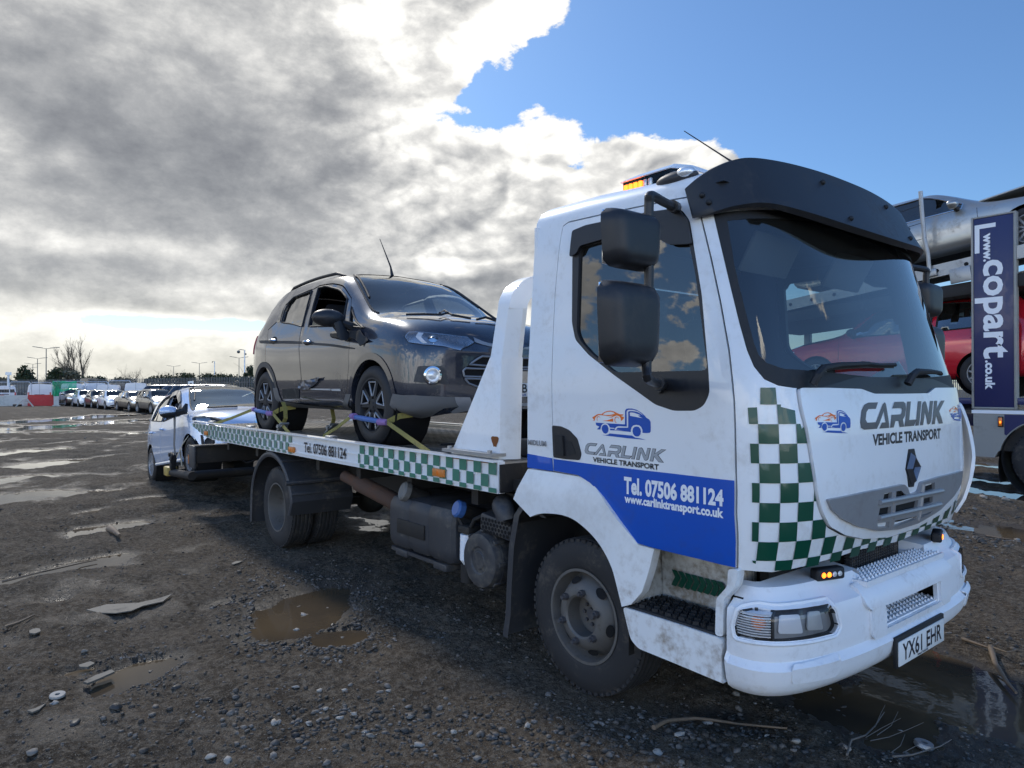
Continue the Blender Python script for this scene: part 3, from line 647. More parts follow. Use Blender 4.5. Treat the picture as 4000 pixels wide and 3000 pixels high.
# door: logo, CARLINK, VEHICLE TRANSPORT, telephone number, web address
def quad(p00,p10,p01,p11):
    return lambda u,v,o: CAB(*[ (p00[i]*(1-u)+p10[i]*u)*(1-v)+(p01[i]*(1-u)+p11[i]*u)*v for i in (0,1)],o)
logo(quad(Dl(262,735),Dl(1598,890),Dl(262,60),Dl(1598,145)),rd,sk=.1)
b1=bmnew();b2=bmnew(); carlink(b1,b2,quad(Dl(75,1060),Dl(1970,1275),Dl(75,800),Dl(1970,970))); obj('name_lettering_edge',b1,M['ink'],rd,smooth=False); obj('name_lettering',b2,M['lgrey'],rd,smooth=False)
b1=bmnew(); lay_text(b1,'VEHICLE TRANSPORT',quad(Dl(275,1240),Dl(1780,1428),Dl(275,1138),Dl(1780,1310))); obj('trade_lettering',b1,M['ink'],rd,smooth=False)
b1=bmnew(); lay_text(b1,'Tel. 07506 881124',quad(B_(490,358),B_(918,414),B_(490,292),B_(918,350)),off=.0100); lay_text(b1,'www.carlinktransport.co.uk',quad(B_(492,398),B_(918,466),B_(492,366),B_(918,428)),off=.0100); obj('phone_lettering',b1,M['wink'],rd,smooth=False)
b1=bmnew(); lay_text(b1,'MIDLUM',quad(B_(73,150),B_(150,158),B_(73,130),B_(150,137)),off=.006); obj('model_badge',b1,M['silver'],cab,smooth=False)
# bonnet panel
bm=bmnew(); panel(bm,inset(hood,.003),CAB,[],.05,.014,.03); hoodo=obj('bonnet',bm,M['white'],truck,40)
S=quad(C_(332,690),C_(600,678),C_(332,510),C_(600,498)); HO=lambda S,d=.0115: (lambda u,v,o: S(u,v,o+d))
logo(HO(S),hoodo,sk=.03); logo(HO(quad(C_(1355,590),C_(1457,582),C_(1355,468),C_(1457,450))),hoodo,sk=.03)
b2=bmnew(); carlink(None,b2,HO(quad(C_(665,645),C_(1325,592),C_(665,440),C_(1325,422))),edge=0); obj('name_lettering',b2,M['dgrey'],hoodo,smooth=False)
b1=bmnew(); lay_text(b1,'VEHICLE TRANSPORT',HO(quad(C_(772,760),C_(1293,704),C_(772,682),C_(1293,634)))); obj('trade_lettering',b1,M['ink'],hoodo,smooth=False)
# diamond badge
bm=bmnew(); bx=[C_(1045,790),C_(1082,786),C_(1110,915),C_(1078,1070),C_(1045,1074),C_(1022,940)]
panel(bm,bx,CAB,[],.1,.020,.012); bdg=obj('badge_plate',bm,M['blackm'],hoodo,smooth=False)
dm=[C_(1052,815),C_(1108,918),C_(1058,1055),C_(1020,940)]; ctr=tuple(sum(q[i] for q in dm)/4 for i in (0,1)); inn=[tuple(ctr[i]+(q[i]-ctr[i])*.42 for i in (0,1)) for q in dm]; mid=[tuple(ctr[i]+(q[i]-ctr[i])*.72 for i in (0,1)) for q in dm]
bm=bmnew(); r1=[bm.verts.new(CAB(*q,.022)) for q in dm]; r2=[bm.verts.new(CAB(*q,.042)) for q in mid]; r3=[bm.verts.new(CAB(*q,.022)) for q in inn]
for i in range(4):
    j=(i+1)%4; bm.faces.new((r1[i],r1[j],r2[j],r2[i])); bm.faces.new((r2[i],r2[j],r3[j],r3[i]))
obj('diamond_badge',bm,worn('dark_chrome',(.22,.22,.24),.28,(.08,.08,.08),.4,20.,metal=.8),hoodo,smooth=False)
# grille: grey crescent with three slots
gri=rnd([C_(415,1165),C_(700,1108),C_(990,1050),C_(1015,1075),C_(1030,1120),C_(1060,1125),C_(1105,1105),C_(1125,1035),C_(1280,990),C_(1440,948),C_(1425,1050),C_(1370,1140),C_(1270,1235),C_(1100,1335),C_(950,1380),C_(800,1392),C_(640,1370),C_(520,1310),C_(445,1240)],.012,3)
slots=[[C_(835,1118),C_(895,1108),C_(885,1165),C_(822,1175)],[C_(925,1102),C_(965,1096),C_(990,1125),C_(1040,1140),C_(1090,1128),C_(1080,1135),C_(920,1160)],[C_(1143,1052),C_(1222,1035),C_(1222,1085),C_(1143,1112)],
 [C_(800,1230),C_(888,1215),C_(882,1275),C_(788,1290)],[C_(915,1210),C_(1095,1168),C_(1085,1228),C_(912,1270)],[C_(1125,1160),C_(1205,1140),C_(1205,1185),C_(1118,1215)],
 [C_(780,1345),C_(875,1330),C_(870,1365),C_(785,1372)],[C_(905,1325),C_(1085,1285),C_(1080,1305),C_(905,1365)],[C_(1110,1280),C_(1200,1250),C_(1190,1262),C_(1105,1300)]]
bm=bmnew(); panel(bm,gri,CAB,slots,.05,.030,.028); gr=obj('grille',bm,M['silver'],hoodo,40)
bm=bmnew(); panel(bm,inset(gri,.03),CAB,[],.08,.016,0); obj('grille_cavity',bm,M['void'],gr)
bm=bmnew()
for p,q in ((C_(790,1185),C_(1270,1098)),(C_(785,1302),C_(1255,1200))): tube(bm,[CAB(p[0]+(q[0]-p[0])*t/6,p[1]+(q[1]-p[1])*t/6,.034) for t in range(7)],.012,8)
for p,q in ((C_(908,1105),C_(890,1372)),(C_(1133,1050),C_(1098,1310))): tube(bm,[CAB(p[0]+(q[0]-p[0])*t/4,p[1]+(q[1]-p[1])*t/4,.030) for t in range(5)],.009,6)
obj('grille_bar',bm,M['silver'],gr)
# green checks wrapping the front corners and lower edge
corner=[B_(1018,-5),A_(1018,1208),A_(1072,1206),A_(1072,1122),A_(1160,1122),A_(1160,1205),A_(1225,1222),A_(1250,1300),B_(1270,60),B_(1290,180),B_(1305,290),B_(1325,440),B_(1352,480),B_(1400,540),B_(1480,555),B_(1600,535),B_(1750,475),B_(1850,415),B_(1930,378)]
lowc=[B_(1925,430),B_(1850,490),B_(1700,555),B_(1500,625),B_(1340,665),B_(1200,690),B_(1130,695),B_(1040,660),B_(1030,630)]
reg=corner+lowc; u0=B_(1069,300)[0]; du=B_(1158,300)[0]-u0; zt=B_(1110,148)[1]; dz_=(B_(1110,148)[1]-B_(1110,572)[1])/5
bm=bmnew()
for i in range(-1,26):
    for j in range(-8,12):
        if (i+j)%2==0: continue
        a0=u0+du*i; z0=zt-dz_*(j+1); sq=[(a0,z0),(a0+du,z0),(a0+du,z0+dz_),(a0,z0+dz_)]
        if not any(inpoly(q,reg) for q in sq) and not any(sq[0][0]<q[0]<sq[2][0] and sq[0][1]<q[1]<sq[2][1] for q in reg): continue
        try: panel(bm,sq,CAB,[grow(hood,.004)],.03,.003,0,clip=reg)
        except Exception as ex: pass
obj('green_checks',bm,M['green'],cab,60)
# windscreen, its black border, scuttle and wipers
wi=rnd([A_(1170,1040),A_(1100,1015),A_(1065,980),A_(1045,930),A_(1000,760),A_(960,590),A_(930,400)],.0)
inn=[(a+.0,z) for a,z in wi]; wsi=inn+[(L0*.8,2.33),(L0,2.34),(L0*1.2,2.33)]+mirr(inn)[::-1]+[(L0*1.1,inn[0][1]-.03),(L0*.9,inn[0][1]-.03)]
bm=bmnew(); panel(bm,inset(ws,.001),CAB,[wsi],.06,.0015,.006); wsb=obj('windscreen_border',bm,M['blackm'],truck,60)
bm=bmnew(); panel(bm,inset(ws,.002),CAB,[],.07,-.001,0); obj('windscreen',bm,M['cabglass'],truck,180)
def fp(f,z,o=0.): return CAB(L0*f,z,o)
bm=bmnew()
panel(bm,[(L0*.70,wbot+.0),(L0*.82,wbot+.045),(L0,wbot+.05),(L0*1.18,wbot+.045),(L0*1.3,wbot),(L0*1.2,wbot-.05),(L0,wbot-.06),(L0*.8,wbot-.05)],CAB,[],.07,.006,.02)
obj('scuttle_panel',bm,M['black'],truck,40)
bm=bmnew(); W1=lambda X,Y,o: CAB(*px((2700+X*.4521)*.553,(1100+Y*.4521)*.553),o)
tube(bm,[W1(1000,905,.03),W1(1005,840,.05),W1(1045,780,.055),W1(1190,750,.05),W1(1450,735,.045)],[.018,.018,.016,.013,.010],8)
tube(bm,[W1(1420,722,.03),W1(1560,740,.032),W1(1705,735,.03)],.010,6); ribbon(bm,[W1(1180,757,.022),W1(1440,740,.022),W1(1700,742,.022)],.02,.012,(0,.3,1))
obj('wiper',bm,M['blackm'],truck)
bm=bmnew(); tube(bm,[W1(1815,900,.03),W1(1815,840,.05),W1(1850,805,.055),W1(1990,800,.045),W1(2090,805,.035)],[.018,.018,.016,.013,.010],8); tube(bm,[W1(2060,795,.03),W1(2105,812,.03)],.011,6)
obj('wiper',bm,M['blackm'],truck)
# sun visor
ys=[-1.025,-1.0,-.94,-.82,-.6,-.3,0,.3,.6,.82,.94,1.0,1.025]
def sp(vals): return [v for v in vals]+[v for v in vals[-2::-1]]
VR=[('x',[.66,.70,.745,.79,.815,.835,.845],'z',[2.42,2.46,2.51,2.56,2.585,2.60,2.60]),('x',[.665,.715,.775,.825,.855,.88,.89],'z',[2.425,2.465,2.512,2.558,2.582,2.592,2.592]),('x',[.668,.722,.785,.838,.870,.895,.905],'z',[2.41,2.445,2.488,2.530,2.550,2.555,2.552]),('x',[.68,.742,.808,.865,.905,.935,.950],'z',[2.37,2.40,2.435,2.465,2.475,2.465,2.460]),
    ('x',[.70,.775,.850,.915,.965,1.01,1.03],'z',[2.31,2.325,2.350,2.372,2.365,2.345,2.335]),('x',[.705,.785,.865,.935,.99,1.04,1.06],'z',[2.295,2.300,2.322,2.338,2.325,2.300,2.290]),('x',[.70,.775,.85,.918,.97,1.015,1.035],'z',[2.285,2.29,2.308,2.322,2.305,2.280,2.270]),('x',[.69,.72,.76,.80,.84,.86,.87],'z',[2.32,2.36,2.40,2.43,2.44,2.44,2.44])]
rows=[]
for _,xs,_,zs in VR:
    pts=[(x,y,z) for x,y,z in zip(sp(xs),ys,sp(zs))]; rows.append(smooth_poly(pts,6,False))
bm=bmnew(); V=[[bm.verts.new(p) for p in r] for r in rows]
for i in range(len(V)-1):
    for j in range(len(V[0])-1): bm.faces.new((V[i][j],V[i+1][j],V[i+1][j+1],V[i][j+1]))
for e in (0,-1): bm.faces.new([r[e] for r in V])
vis=obj('sun_visor',bm,M['black'],truck,38)
for (r0,r1,t,j) in ((3,4,.2,5),(3,4,.75,6),(2,3,.3,30),(4,5,.0,31),(2,3,.3,44),(4,5,0,46),(2,3,.3,57),(4,5,0,58)):
    p=Vector(rows[r0][j])*(1-t)+Vector(rows[r1][j])*t; q=Vector(rows[r0][j+1])-Vector(rows[r0][j-1]); n=(q.cross(Vector(rows[r1][j])-Vector(rows[r0][j]))).normalized(); n=n if n.x-n.y>0 else -n
    bm=bmnew(); bmesh.ops.create_uvsphere(bm,u_segments=10,v_segments=6,radius=.013,matrix=Matrix.Translation(p+n*.003)); obj('visor_screw',bm,M['blackm'],vis)

# deflector standing off the far front corner
dl=[(a,z) for a,z in rnd([(B_(1018,100)[0],1.50),(B_(1018,100)[0],.90),(B_(1300,300)[0]-.02,.86),(B_(1240,100)[0],1.20),(B_(1220,60)[0]-.02,1.46)],.03,3)]
bm=bmnew(); panel(bm,dl,lambda a,z,o=0.: CABM(a,z,o+.055*math.sin(max(0,min(1,(z-.86)/.66))*PI)+.012),[],.05,0,.015); bmesh.ops.recalc_face_normals(bm,faces=bm.faces); obj('corner_deflector',bm,M['white'],truck,40)
# ---------------------------------------------------------------- recovery truck: lower body, bumper
def BQ(X,Y,y=-1.06): p=at(1106+X/2,884.8+Y/2,'y',y); return (p.x,p.z)
def SIDE(x,z,o=0.): return Vector((x,-1.058-o,z))
fo=smooth_poly([BQ(296,292),BQ(345,322),BQ(400,384),BQ(470,484),BQ(543,586)],5,False)
fi=smooth_poly([BQ(470,800),BQ(440,680),BQ(380,570),BQ(300,490),BQ(230,455),BQ(140,447),BQ(88,462)],6,False)
fend=[BQ(15,385),BQ(62,256),BQ(178,272)]+fo+[BQ(605,604),BQ(585,690),BQ(555,790),BQ(515,842),BQ(480,850)]+fi
def FEN(x,z,o=0.):
    k=max(0,min(1,(1.12-z)/.12)); k2=max(0,min(1,(x-.30)/.16)); return Vector((x,-1.046-.030*k*(1-k2)+.0*k2-o,z))
for sgn in (1,-1):
    S=FEN if sgn==1 else (lambda x,z,o=0.: Vector((FEN(x,z,o).x,-FEN(x,z,o).y,z)))
    bm=bmnew(); panel(bm,fend,S,[],.05,0,.05); obj('wheel_arch',bm,M['whitelow'],truck,45)
    T=lambda p: Vector((p[0],p[1]*sgn,p[2]))
    LN=[(.345,.30),(.345,.45),(.335,.55),(.285,.71),(.19,.82),(.05,.895),(-.10,.925),(-.24,.915),(-.36,.875),(-.46,.80)]
    bm=bmnew(); grid(bm,lambda u,v: T((np.interp(u*9,range(10),[q[0] for q in LN]),-1.035+v*.55,np.interp(u*9,range(10),[q[1] for q in LN]))),18,2); grid(bm,lambda u,v: T((-.48+.82*u,-.49,.25+.70*v)),2,2)
    obj('wheel_arch_liner',bm,M['chassis'],truck)
    # flap behind the front wheel
    fl=[(-.27,.86),(-.42,.93),(-.50,.84),(-.545,.66),(-.565,.45),(-.575,.27),(-.60,.15),(-.60,.13)]
    bm=bmnew(); grid(bm,lambda u,v: T((np.interp(u*7,range(8),[q[0] for q in fl]),-1.04+v*.52,np.interp(u*7,range(8),[q[1] for q in fl]))),14,3)
    grid(bm,lambda u,v: T((np.interp(u*7,range(8),[q[0] for q in fl])+v*.045,-1.04,np.interp(u*7,range(8),[q[1] for q in fl])-.0*v)),14,1)
    obj('mud_flap',bm,M['gplast'],truck,60)
    # step well, tread and lower panel
    bm=bmnew(); well=[BQ(585,600),BQ(700,622),BQ(860,660),BQ(940,680),BQ(930,720)]
    grid(bm,lambda u,v: T((.36+u*.50,-.80-.02*v,.53+v*.34)),6,4); grid(bm,lambda u,v: T((.36-.02*v,-1.03+u*.24,.53+v*.31)),3,4); grid(bm,lambda u,v: T((.855,-.985+u*.20,.53+v*.24)),3,4)
    w=obj('step_well',bm,M['stepdirt'],truck)
    if sgn==1:
        bm=bmnew()
        for i in range(8):
            q=[(690+i*28,690+i*7.2),(712+i*28,696+i*7.2),(728+i*28,728+i*7.4),(708+i*28,765+i*7.2),(688+i*28,756+i*7),(704+i*28,722+i*7.2)]
            P=[at(1106+X/2,884.8+Y/2,'y',-.822) for X,Y in q]; add_mesh(bm,P,[(0,1,2,5),(5,2,3,4)])
        obj('chevron_strip',bm,M['green'],w,smooth=False)
    bm=bmnew()
    for i in range(12):
        for j in range(6):
            x=.385+i*.037+(j%2)*.018; y=-1.03+j*.038; box(bm,T((x,y,.549)),(.026,.010,.016),(0,0,.5*(1 if (i+j)%2 else -1)))
    box(bm,T((.60,-.925,.528)),(.50,.25,.028),bev=.006); obj('step_tread',bm,M['blackm'],truck,35)
    lowp=rnd([BQ(478,852),BQ(700,922),BQ(905,990),BQ(905,1172),BQ(915,1185),BQ(700,1095),BQ(545,1032),BQ(512,992)],.02,3)
    S=(lambda x,z,o=0.: T((x,-1.06-o-.0*z,z)))
    bm=bmnew(); panel(bm,lowp,S,[],.06,0,.05); obj('step_panel',bm,M['whitelow'],truck,40)
    post=rnd([BQ(928,690),BQ(972,692),BQ(960,770),BQ(908,825),BQ(906,985),BQ(872,976),BQ(876,820),BQ(925,765)],.015,3)
    bm=bmnew(); panel(bm,post,lambda x,z,o=0.: T((x,-1.052-o,z)),[],.04,0,.05); obj('step_pillar',bm,M['whitelow'],truck,40)
# bumper skin
class Skin:
    def __init__(s,HW,XF,XC,XR,NE,L,z0,z1):
        s.HW,s.XF,s.XC,s.XR,s.NE,s.L,s.z0,s.z1=HW,XF,XC,XR,NE,L,z0,z1; s.c={}
        b=bmnew(); grid(b,lambda u,v: s.P(u*2*L,z0+v*(z1-z0)),160,60); s.bvh=BVHTree.FromBMesh(b); b.free()
    def line(s,z):
        k=round(z*1000)
        if k not in s.c:
            z=k/1000; hw=itp(z,s.HW);xf=itp(z,s.XF);xc=itp(z,s.XC); t=np.linspace(0,PI/2,120)
            x=np.concatenate([[s.XR],xc+(xf-xc)*np.sin(t)**(2/s.NE)]); y=np.concatenate([[-hw],-hw*np.cos(t)**(2/s.NE)]); q=np.concatenate([[0],np.cumsum(np.hypot(np.diff(x),np.diff(y)))]); s.c[k]=(q/q[-1],x,y)
        return s.c[k]
    def P(s,a,z,off=0.):
        f=a/s.L; m=f>1; f=2-f if m else f; q,x,y=s.line(z); p=Vector((np.interp(f,q,x),np.interp(f,q,y)*(-1 if m else 1),z))
        if off:
            e=.01; A=s.P(min(a+e,2*s.L),z)-s.P(max(a-e,0),z); B=s.P(a,z+.004)-s.P(a,z-.004); p=p+A.cross(B).normalized()*off
        return p
    def px(s,X,Y):
        for k in range(160):
            h=s.bvh.ray_cast(CAMP,ray(X-(k//2)*(1 if k%2 else -1),Y).normalized())[0]
            if h is not None: break
        q,x,y=s.line(h.z); yy=-abs(h.y); f=float(np.interp(yy,y[1:],q[1:])); f=2-f if h.y>0 else f; return (f*s.L,h.z)
HB=[(.315,.98),(.335,1.035),(.38,1.055),(.455,1.070),(.463,1.066),(.470,1.040),(.480,1.050),(.62,1.050),(.665,1.045),(.69,1.0),(.75,.97)]
XB=[(.315,1.10),(.335,1.165),(.38,1.195),(.455,1.212),(.463,1.207),(.470,1.178),(.480,1.190),(.62,1.185),(.665,1.180),(.69,1.12),(.75,1.085)]
BU=Skin(HB,XB,[(.3,.90),(.8,.90)],.882,3.0,1.35,.315,.75)
bq=lambda X,Y: BU.px(1106+X/2,884.8+Y/2)
Lb=1.35
hl=rnd([bq(958,858),bq(1050,852),bq(1130,866),bq(1250,858),bq(1370,838),bq(1395,870),bq(1412,935),bq(1395,965),bq(1300,988),bq(1135,1002),bq(1050,995),bq(968,978),bq(958,930)],.012,3)
mir2=lambda P:[(2*Lb-a,z) for a,z in P]
aL=bq(1603,880)[0]; slot=rnd([(aL,.50),(aL,.598),(2*Lb-aL-.04,.60),(2*Lb-aL-.04,.50)],.01,3)
bm=bmnew(); panel(bm,[(0,.318),(2*Lb,.318),(2*Lb,.745),(Lb+.50,.745),(Lb+.40,.700),(Lb-.40,.700),(Lb-.50,.745),(0,.745)],BU.P,[hl,mir2(hl),slot],.028,0,.018)
bump=obj('bumper',bm,M['wbump'],truck,40)
bm=bmnew()
T0=[BU.P(2*Lb*i/60,.745 if abs(2*Lb*i/60-Lb)>.45 else .700) for i in range(61)]
V1=[bm.verts.new(p) for p in T0]; V2=[bm.verts.new((min(p.x,.97)-.02,p.y*.97,p.z+(.012))) for p in T0]
for i in range(60): bm.faces.new((V1[i],V1[i+1],V2[i+1],V2[i]))
obj('bumper_top',bm,M['wbump'],bump,50)
def tread(name,x0,x1,y0,y1,z,par):
    bm=bmnew(); box(bm,((x0+x1)/2,(y0+y1)/2,z-.012),(x1-x0,y1-y0,.024)); 
    nx=5;ny=int((y1-y0)/.035)
    for i in range(nx):
        for j in range(ny):
            cx=x0+.02+(x1-x0-.04)*i/(nx-1); cy=y0+.025+(y1-y0-.05)*j/(ny-1); s=.011
            add_mesh(bm,[(cx-s,cy,z),(cx,cy-s,z),(cx+s,cy,z),(cx,cy+s,z),(cx,cy,z+.013)],[(0,1,4),(1,2,4),(2,3,4),(3,0,4)])
    return obj(name,bm,M['wbump'],par,smooth=False)
tread('bumper_step',1.03,1.165,-.43,.43,.716,bump); tread('bumper_step',1.03,1.18,-.36,.34,.508,bump)
bm=bmnew(); box(bm,(1.02,0,.55),(.01,.92,.17)); box(bm,(1.09,-.37,.553),(.15,.012,.12)); box(bm,(1.09,.36,.553),(.15,.012,.12)); box(bm,(1.09,0,.612),(.16,.75,.012)); obj('step_recess',bm,M['void'],bump)
for s in (1,-1):
    y0=-.42*s
    bm=bmnew(); a0=Lb+(-.50 if s==1 else .34); panel(bm,rnd([(a0,.505),(a0+.03,.478),(a0+.15,.478),(a0+.15,.600),(a0,.600)],.015,3),BU.P,[],.03,.012,.012); obj('hatch_cover',bm,M['wbump'],bump,40)
# raised rectangle on the lower corner of the bumper
bm=bmnew(); panel(bm,rnd([(Lb-.58,.70),(Lb-.55,.63),(Lb-.50,.602),(Lb+.46,.602),(Lb+.52,.63),(Lb+.55,.70)],.015,3),BU.P,[],.03,.016,.018); obj('bumper_centre',bm,M['wbump'],bump,40)
bm=bmnew(); panel(bm,rnd([(Lb-.36,.499),(Lb-.36,.478),(Lb+.36,.478),(Lb+.36,.499)],.005,2),BU.P,[],.03,.010,.02); obj('lower_step_edge',bm,M['wbump'],bump,40)
for P_ in (hl,mir2(hl)):
    bm=bmnew(); tube(bm,[BU.P(a,z,.001) for a,z in dens(inset(P_,-.012),.03)],.009,6,closed=True); obj('headlight_bezel',bm,M['wbump'],bump)
rc=rnd([bq(1208,1105),bq(1412,1052),bq(1415,1125),bq(1395,1152),bq(1208,1185)],.012,3)
for P in (rc,mir2(rc)):
    bm=bmnew(); panel(bm,P,BU.P,[],.02,.004,.004); obj('bumper_pad',bm,M['wbump'],bump,40)
M['lampback']=worn('lamp_back',(.40,.41,.43),.30,(.20,.20,.21),.5,7.,metal=.35,var=.3)
for k,P in enumerate((hl,mir2(hl))):
    hlT=thing('headlight','',''); 
    for q in ('label','category'): del hlT[q]
    bpy.data.objects.remove(hlT)
    bm=bmnew(); panel(bm,inset(P,-.004),BU.P,[],.03,-.034,0); h=obj('headlight',bm,M['lampback'],truck,60)
    # side walls of the recess
    bm=bmnew(); Pd=dens(P,.03); n=len(Pd); A=[bm.verts.new(BU.P(a,z,0)) for a,z in Pd]; B=[bm.verts.new(BU.P(a,z,-.055)) for a,z in Pd]
    for i in range(n): bm.faces.new((A[i],A[(i+1)%n],B[(i+1)%n],B[i]))
    obj('headlight_housing',bm,M['gplast'],h)
    f=(lambda a: a) if k==0 else (lambda a: 2*Lb-a)
    ad=bq(1130,930)[0]; lo=min(q[1] for q in P); hi=max(q[1] for q in P); a_in=bq(1395,930)[0]; a_out=bq(962,930)[0]
    bm=bmnew(); panel(bm,[(f(ad-.004),lo),(f(ad+.006),lo),(f(ad+.006),hi),(f(ad-.004),hi)],BU.P,[],.03,-.006,.03,clip=P); obj('lamp_divider',bm,M['gplast'],h)
    for p0_,p1_,nm,mt in ((.10,.50,'main_reflector','wink'),(.56,.86,'dip_reflector','refl')):
        L_=lambda t_: f(ad+(a_in-ad)*t_)
        bm=bmnew(); q=rnd([(L_(p0_),lo+.025),(L_(p1_),lo+.015),(L_(p1_-.06),hi-.03),(L_(p0_+.02),hi-.025)],.012,3); panel(bm,q,BU.P,[],.03,-.026 if p0_<.3 else -.022,.006); obj(nm,bm,M[mt],h)
    bm=bmnew()
    for i in range(11):
        z=lo+.012+(hi-lo-.02)*i/10; panel(bm,[(f(a_out-.01),z),(f(ad-.008),z),(f(ad-.008),z+.005),(f(a_out-.01),z+.005)],BU.P,[],.04,-.012,.006,clip=P)
    obj('indicator_ribs',bm,M['wink'],h)
    bm=bmnew(); bmesh.ops.create_uvsphere(bm,u_segments=12,v_segments=8,radius=.032,matrix=Matrix.Translation(BU.P(f((a_out+ad)/2+.02),(lo+hi)/2,-.045))); obj('indicator_bulb',bm,M['amber'],h)
    bm=bmnew(); panel(bm,inset(P,.002),BU.P,[],.03,-.003,0); obj('headlight_lens',bm,M['lensg'],h,180)
# number plate
bm=bmnew(); box(bm,(1.212,0,.385),(.016,.545,.135),bev=.004); pl=obj('number_plate',bm,M['blackm'],truck)
bm=bmnew(); box(bm,(1.222,.0,.378),(.006,.515,.108),bev=.002); obj('plate_face',bm,M['plate'],pl)
bm=bmnew(); lay_text(bm,'YX61 EHR',lambda u,v,o: Vector((1.2255,-.222+.444*u,.344+.072*v)),bold=.018); obj('plate_lettering',bm,M['ink'],pl,smooth=False)
bm=bmnew(); lay_text(bm,'Renault Trucks UK',lambda u,v,o: Vector((1.2255,-.06+.12*u,.329+.009*v))); obj('dealer_lettering',bm,M['ink'],pl,smooth=False)
# amber strobes on the bumper
for s in (-1,1):
    c=Vector((1.075,.60*s,.765)); rot=Matrix.Rotation(-.55*s*-1 if s<0 else -.55,3,'Z') if 0 else Matrix.Rotation(.30*s,3,'Z')
    bm=bmnew(); box(bm,c,(.05,.155,.052),rot,bev=.012,seg=3); st=obj('strobe_lamp',bm,M['blackm'],truck)
    for i in range(4):
        bm=bmnew(); p=c+rot@Vector((.024,(-.045+i*.030),0)); lathe(bm,[(.0005,.006),(.009,.005),(.0135,-.002)],p,rot@Vector((1,0,0)),14); obj('strobe_lens',bm,M['glowa'] if i in (0,1) else M['refl'],st)
# dark radiator behind the gap between bonnet and bumper
bm=bmnew(); box(bm,(.93,0,.76),(.04,1.7,.30)); obj('radiator_cavity',bm,M['void'],truck)
bm=bmnew()
for i in range(9): box(bm,(1.0,0,.70+i*.013),(.03,.52,.004))
for i in range(22): box(bm,(1.005,-.25+i*.0238,.752),(.028,.004,.11))
obj('radiator_mesh',bm,M['gplast'],truck,smooth=False)
bm=bmnew(); box(bm,(.90,0,.52),(.05,2.0,.36)); obj('bumper_beam',bm,M['void'],truck)
# ---------------------------------------------------------------- mirrors
def shell(bm,c,s,taper=.10,pw=6.5):
    """rounded mirror housing: superellipsoid, flat to the rear"""
    nu,nv=28,14
    def f(u,v):
        a=u*2*PI; b=v*PI/2; ca,sa2=math.cos(a),math.sin(a); q=(abs(ca)**pw+abs(sa2)**pw)**(-1/pw); y=q*ca; z=q*sa2
        k=math.sin(b)**.35 if v>0 else 0; d=math.cos(b)**.6
        return Vector((c[0]+s[0]*d, c[1]+s[1]*y*k*(1-taper*d)*(1+.06*z), c[2]+s[2]*z*k*(1-taper*d)))
    grid(bm,f,nu,nv,wrapu=True)
    vs=[bm.verts.new(f(i/nu,1.)) for i in range(nu)]; bm.faces.new(vs); bmesh.ops.remove_doubles(bm,verts=bm.verts,dist=1e-4)
def mcen(X,Y,x=.80): return at(1106+X/2,276.5+Y/2,'x',x)
up=mcen(525,470); lo_=mcen(515,840); ur=(mcen(650,470)-mcen(402,470)).length/2; uh=(mcen(525,338)-mcen(525,600)).length/2; lr=(mcen(645,840)-mcen(382,840)).length/2; lh=(mcen(515,648)-mcen(515,1035)).length/2
for s in (1,-1):
    m1=lambda p: Vector((p[0],p[1]*s if s==1 else -(p[1]+(.13 if p[1]<-1.08 else 0)),p[2]))
    bm=bmnew(); shell(bm,m1(Vector((.735,up.y+.035,up.z))),(.085,ur*.86,uh*.98)); mt=obj('wing_mirror',bm,M['black'],truck,50)
    bm=bmnew(); box(bm,m1((.731,up.y+.035,up.z)),(.006,ur*1.6,uh*1.8),bev=.002); obj('mirror_glass',bm,M['chrome'],mt)
    bm=bmnew(); shell(bm,m1(Vector((.735,lo_.y+.035,lo_.z))),(.09,lr*.86,lh*.98)); mt2=obj('wing_mirror',bm,M['black'],truck,50)
    bm=bmnew(); box(bm,m1((.731,lo_.y+.035,lo_.z)),(.006,lr*1.6,lh*1.8),bev=.002); obj('mirror_glass',bm,M['chrome'],mt2)
    bm=bmnew(); px_=lambda X,Y,x=.78: m1(mcen(X,Y,x))
    A=m1(CAB(*A_(705,352),.02)); Bq=m1(CAB(*A_(655,1108),.02))
    tube(bm,smooth_poly([A,A*.4+px_(615,300)*.6,px_(600,292),px_(592,330),px_(592,470),px_(592,620),px_(588,840),px_(582,1030),px_(590,1085),Bq],5,False),.019,10)
    tube(bm,[A,A*.75+px_(640,310)*.25],.027,10); tube(bm,[Bq,Bq*.7+px_(590,1085)*.3],.03,10)
    obj('mirror_arm',bm,M['black'],truck)
# ---------------------------------------------------------------- roof furniture
bm=bmnew(); bx=[(-.06,-.62),(-.03,-.70),(.30,-.70),(.36,-.60),(.36,.60),(.30,.70),(-.03,.70),(-.06,.62)]
prism(bm,[(x+.02,y) for x,y in bx],lambda u,v,d: Vector((u,v,d)),2.560,2.590); bar=obj('beacon_bar',bm,M['white'],truck,30)
bm=bmnew(); prism(bm,[(x*.96+.03,y*.98) for x,y in bx],lambda u,v,d: Vector((u,v,d)),2.591,2.665); obj('beacon_lens',bm,M['clear'],bar,30)
bm=bmnew(); 
V=[[ (x+.02,y,2.666) for x,y in bx],[(x*.72+.085,y*.9,2.705) for x,y in bx]]
A=[bm.verts.new(p) for p in V[0]];B=[bm.verts.new(p) for p in V[1]]
for i in range(8): bm.faces.new((A[i],A[(i+1)%8],B[(i+1)%8],B[i]))
bm.faces.new(B); bm.faces.new(A[::-1]); obj('beacon_lid',bm,M['white'],bar,30)
for i in range(6):
    bm=bmnew(); box(bm,(.012+i*.034,-.672,2.628),(.024,.02,.046),bev=.004); obj('beacon_led',bm,M['glowa'] if i<4 else M['refl'],bar)
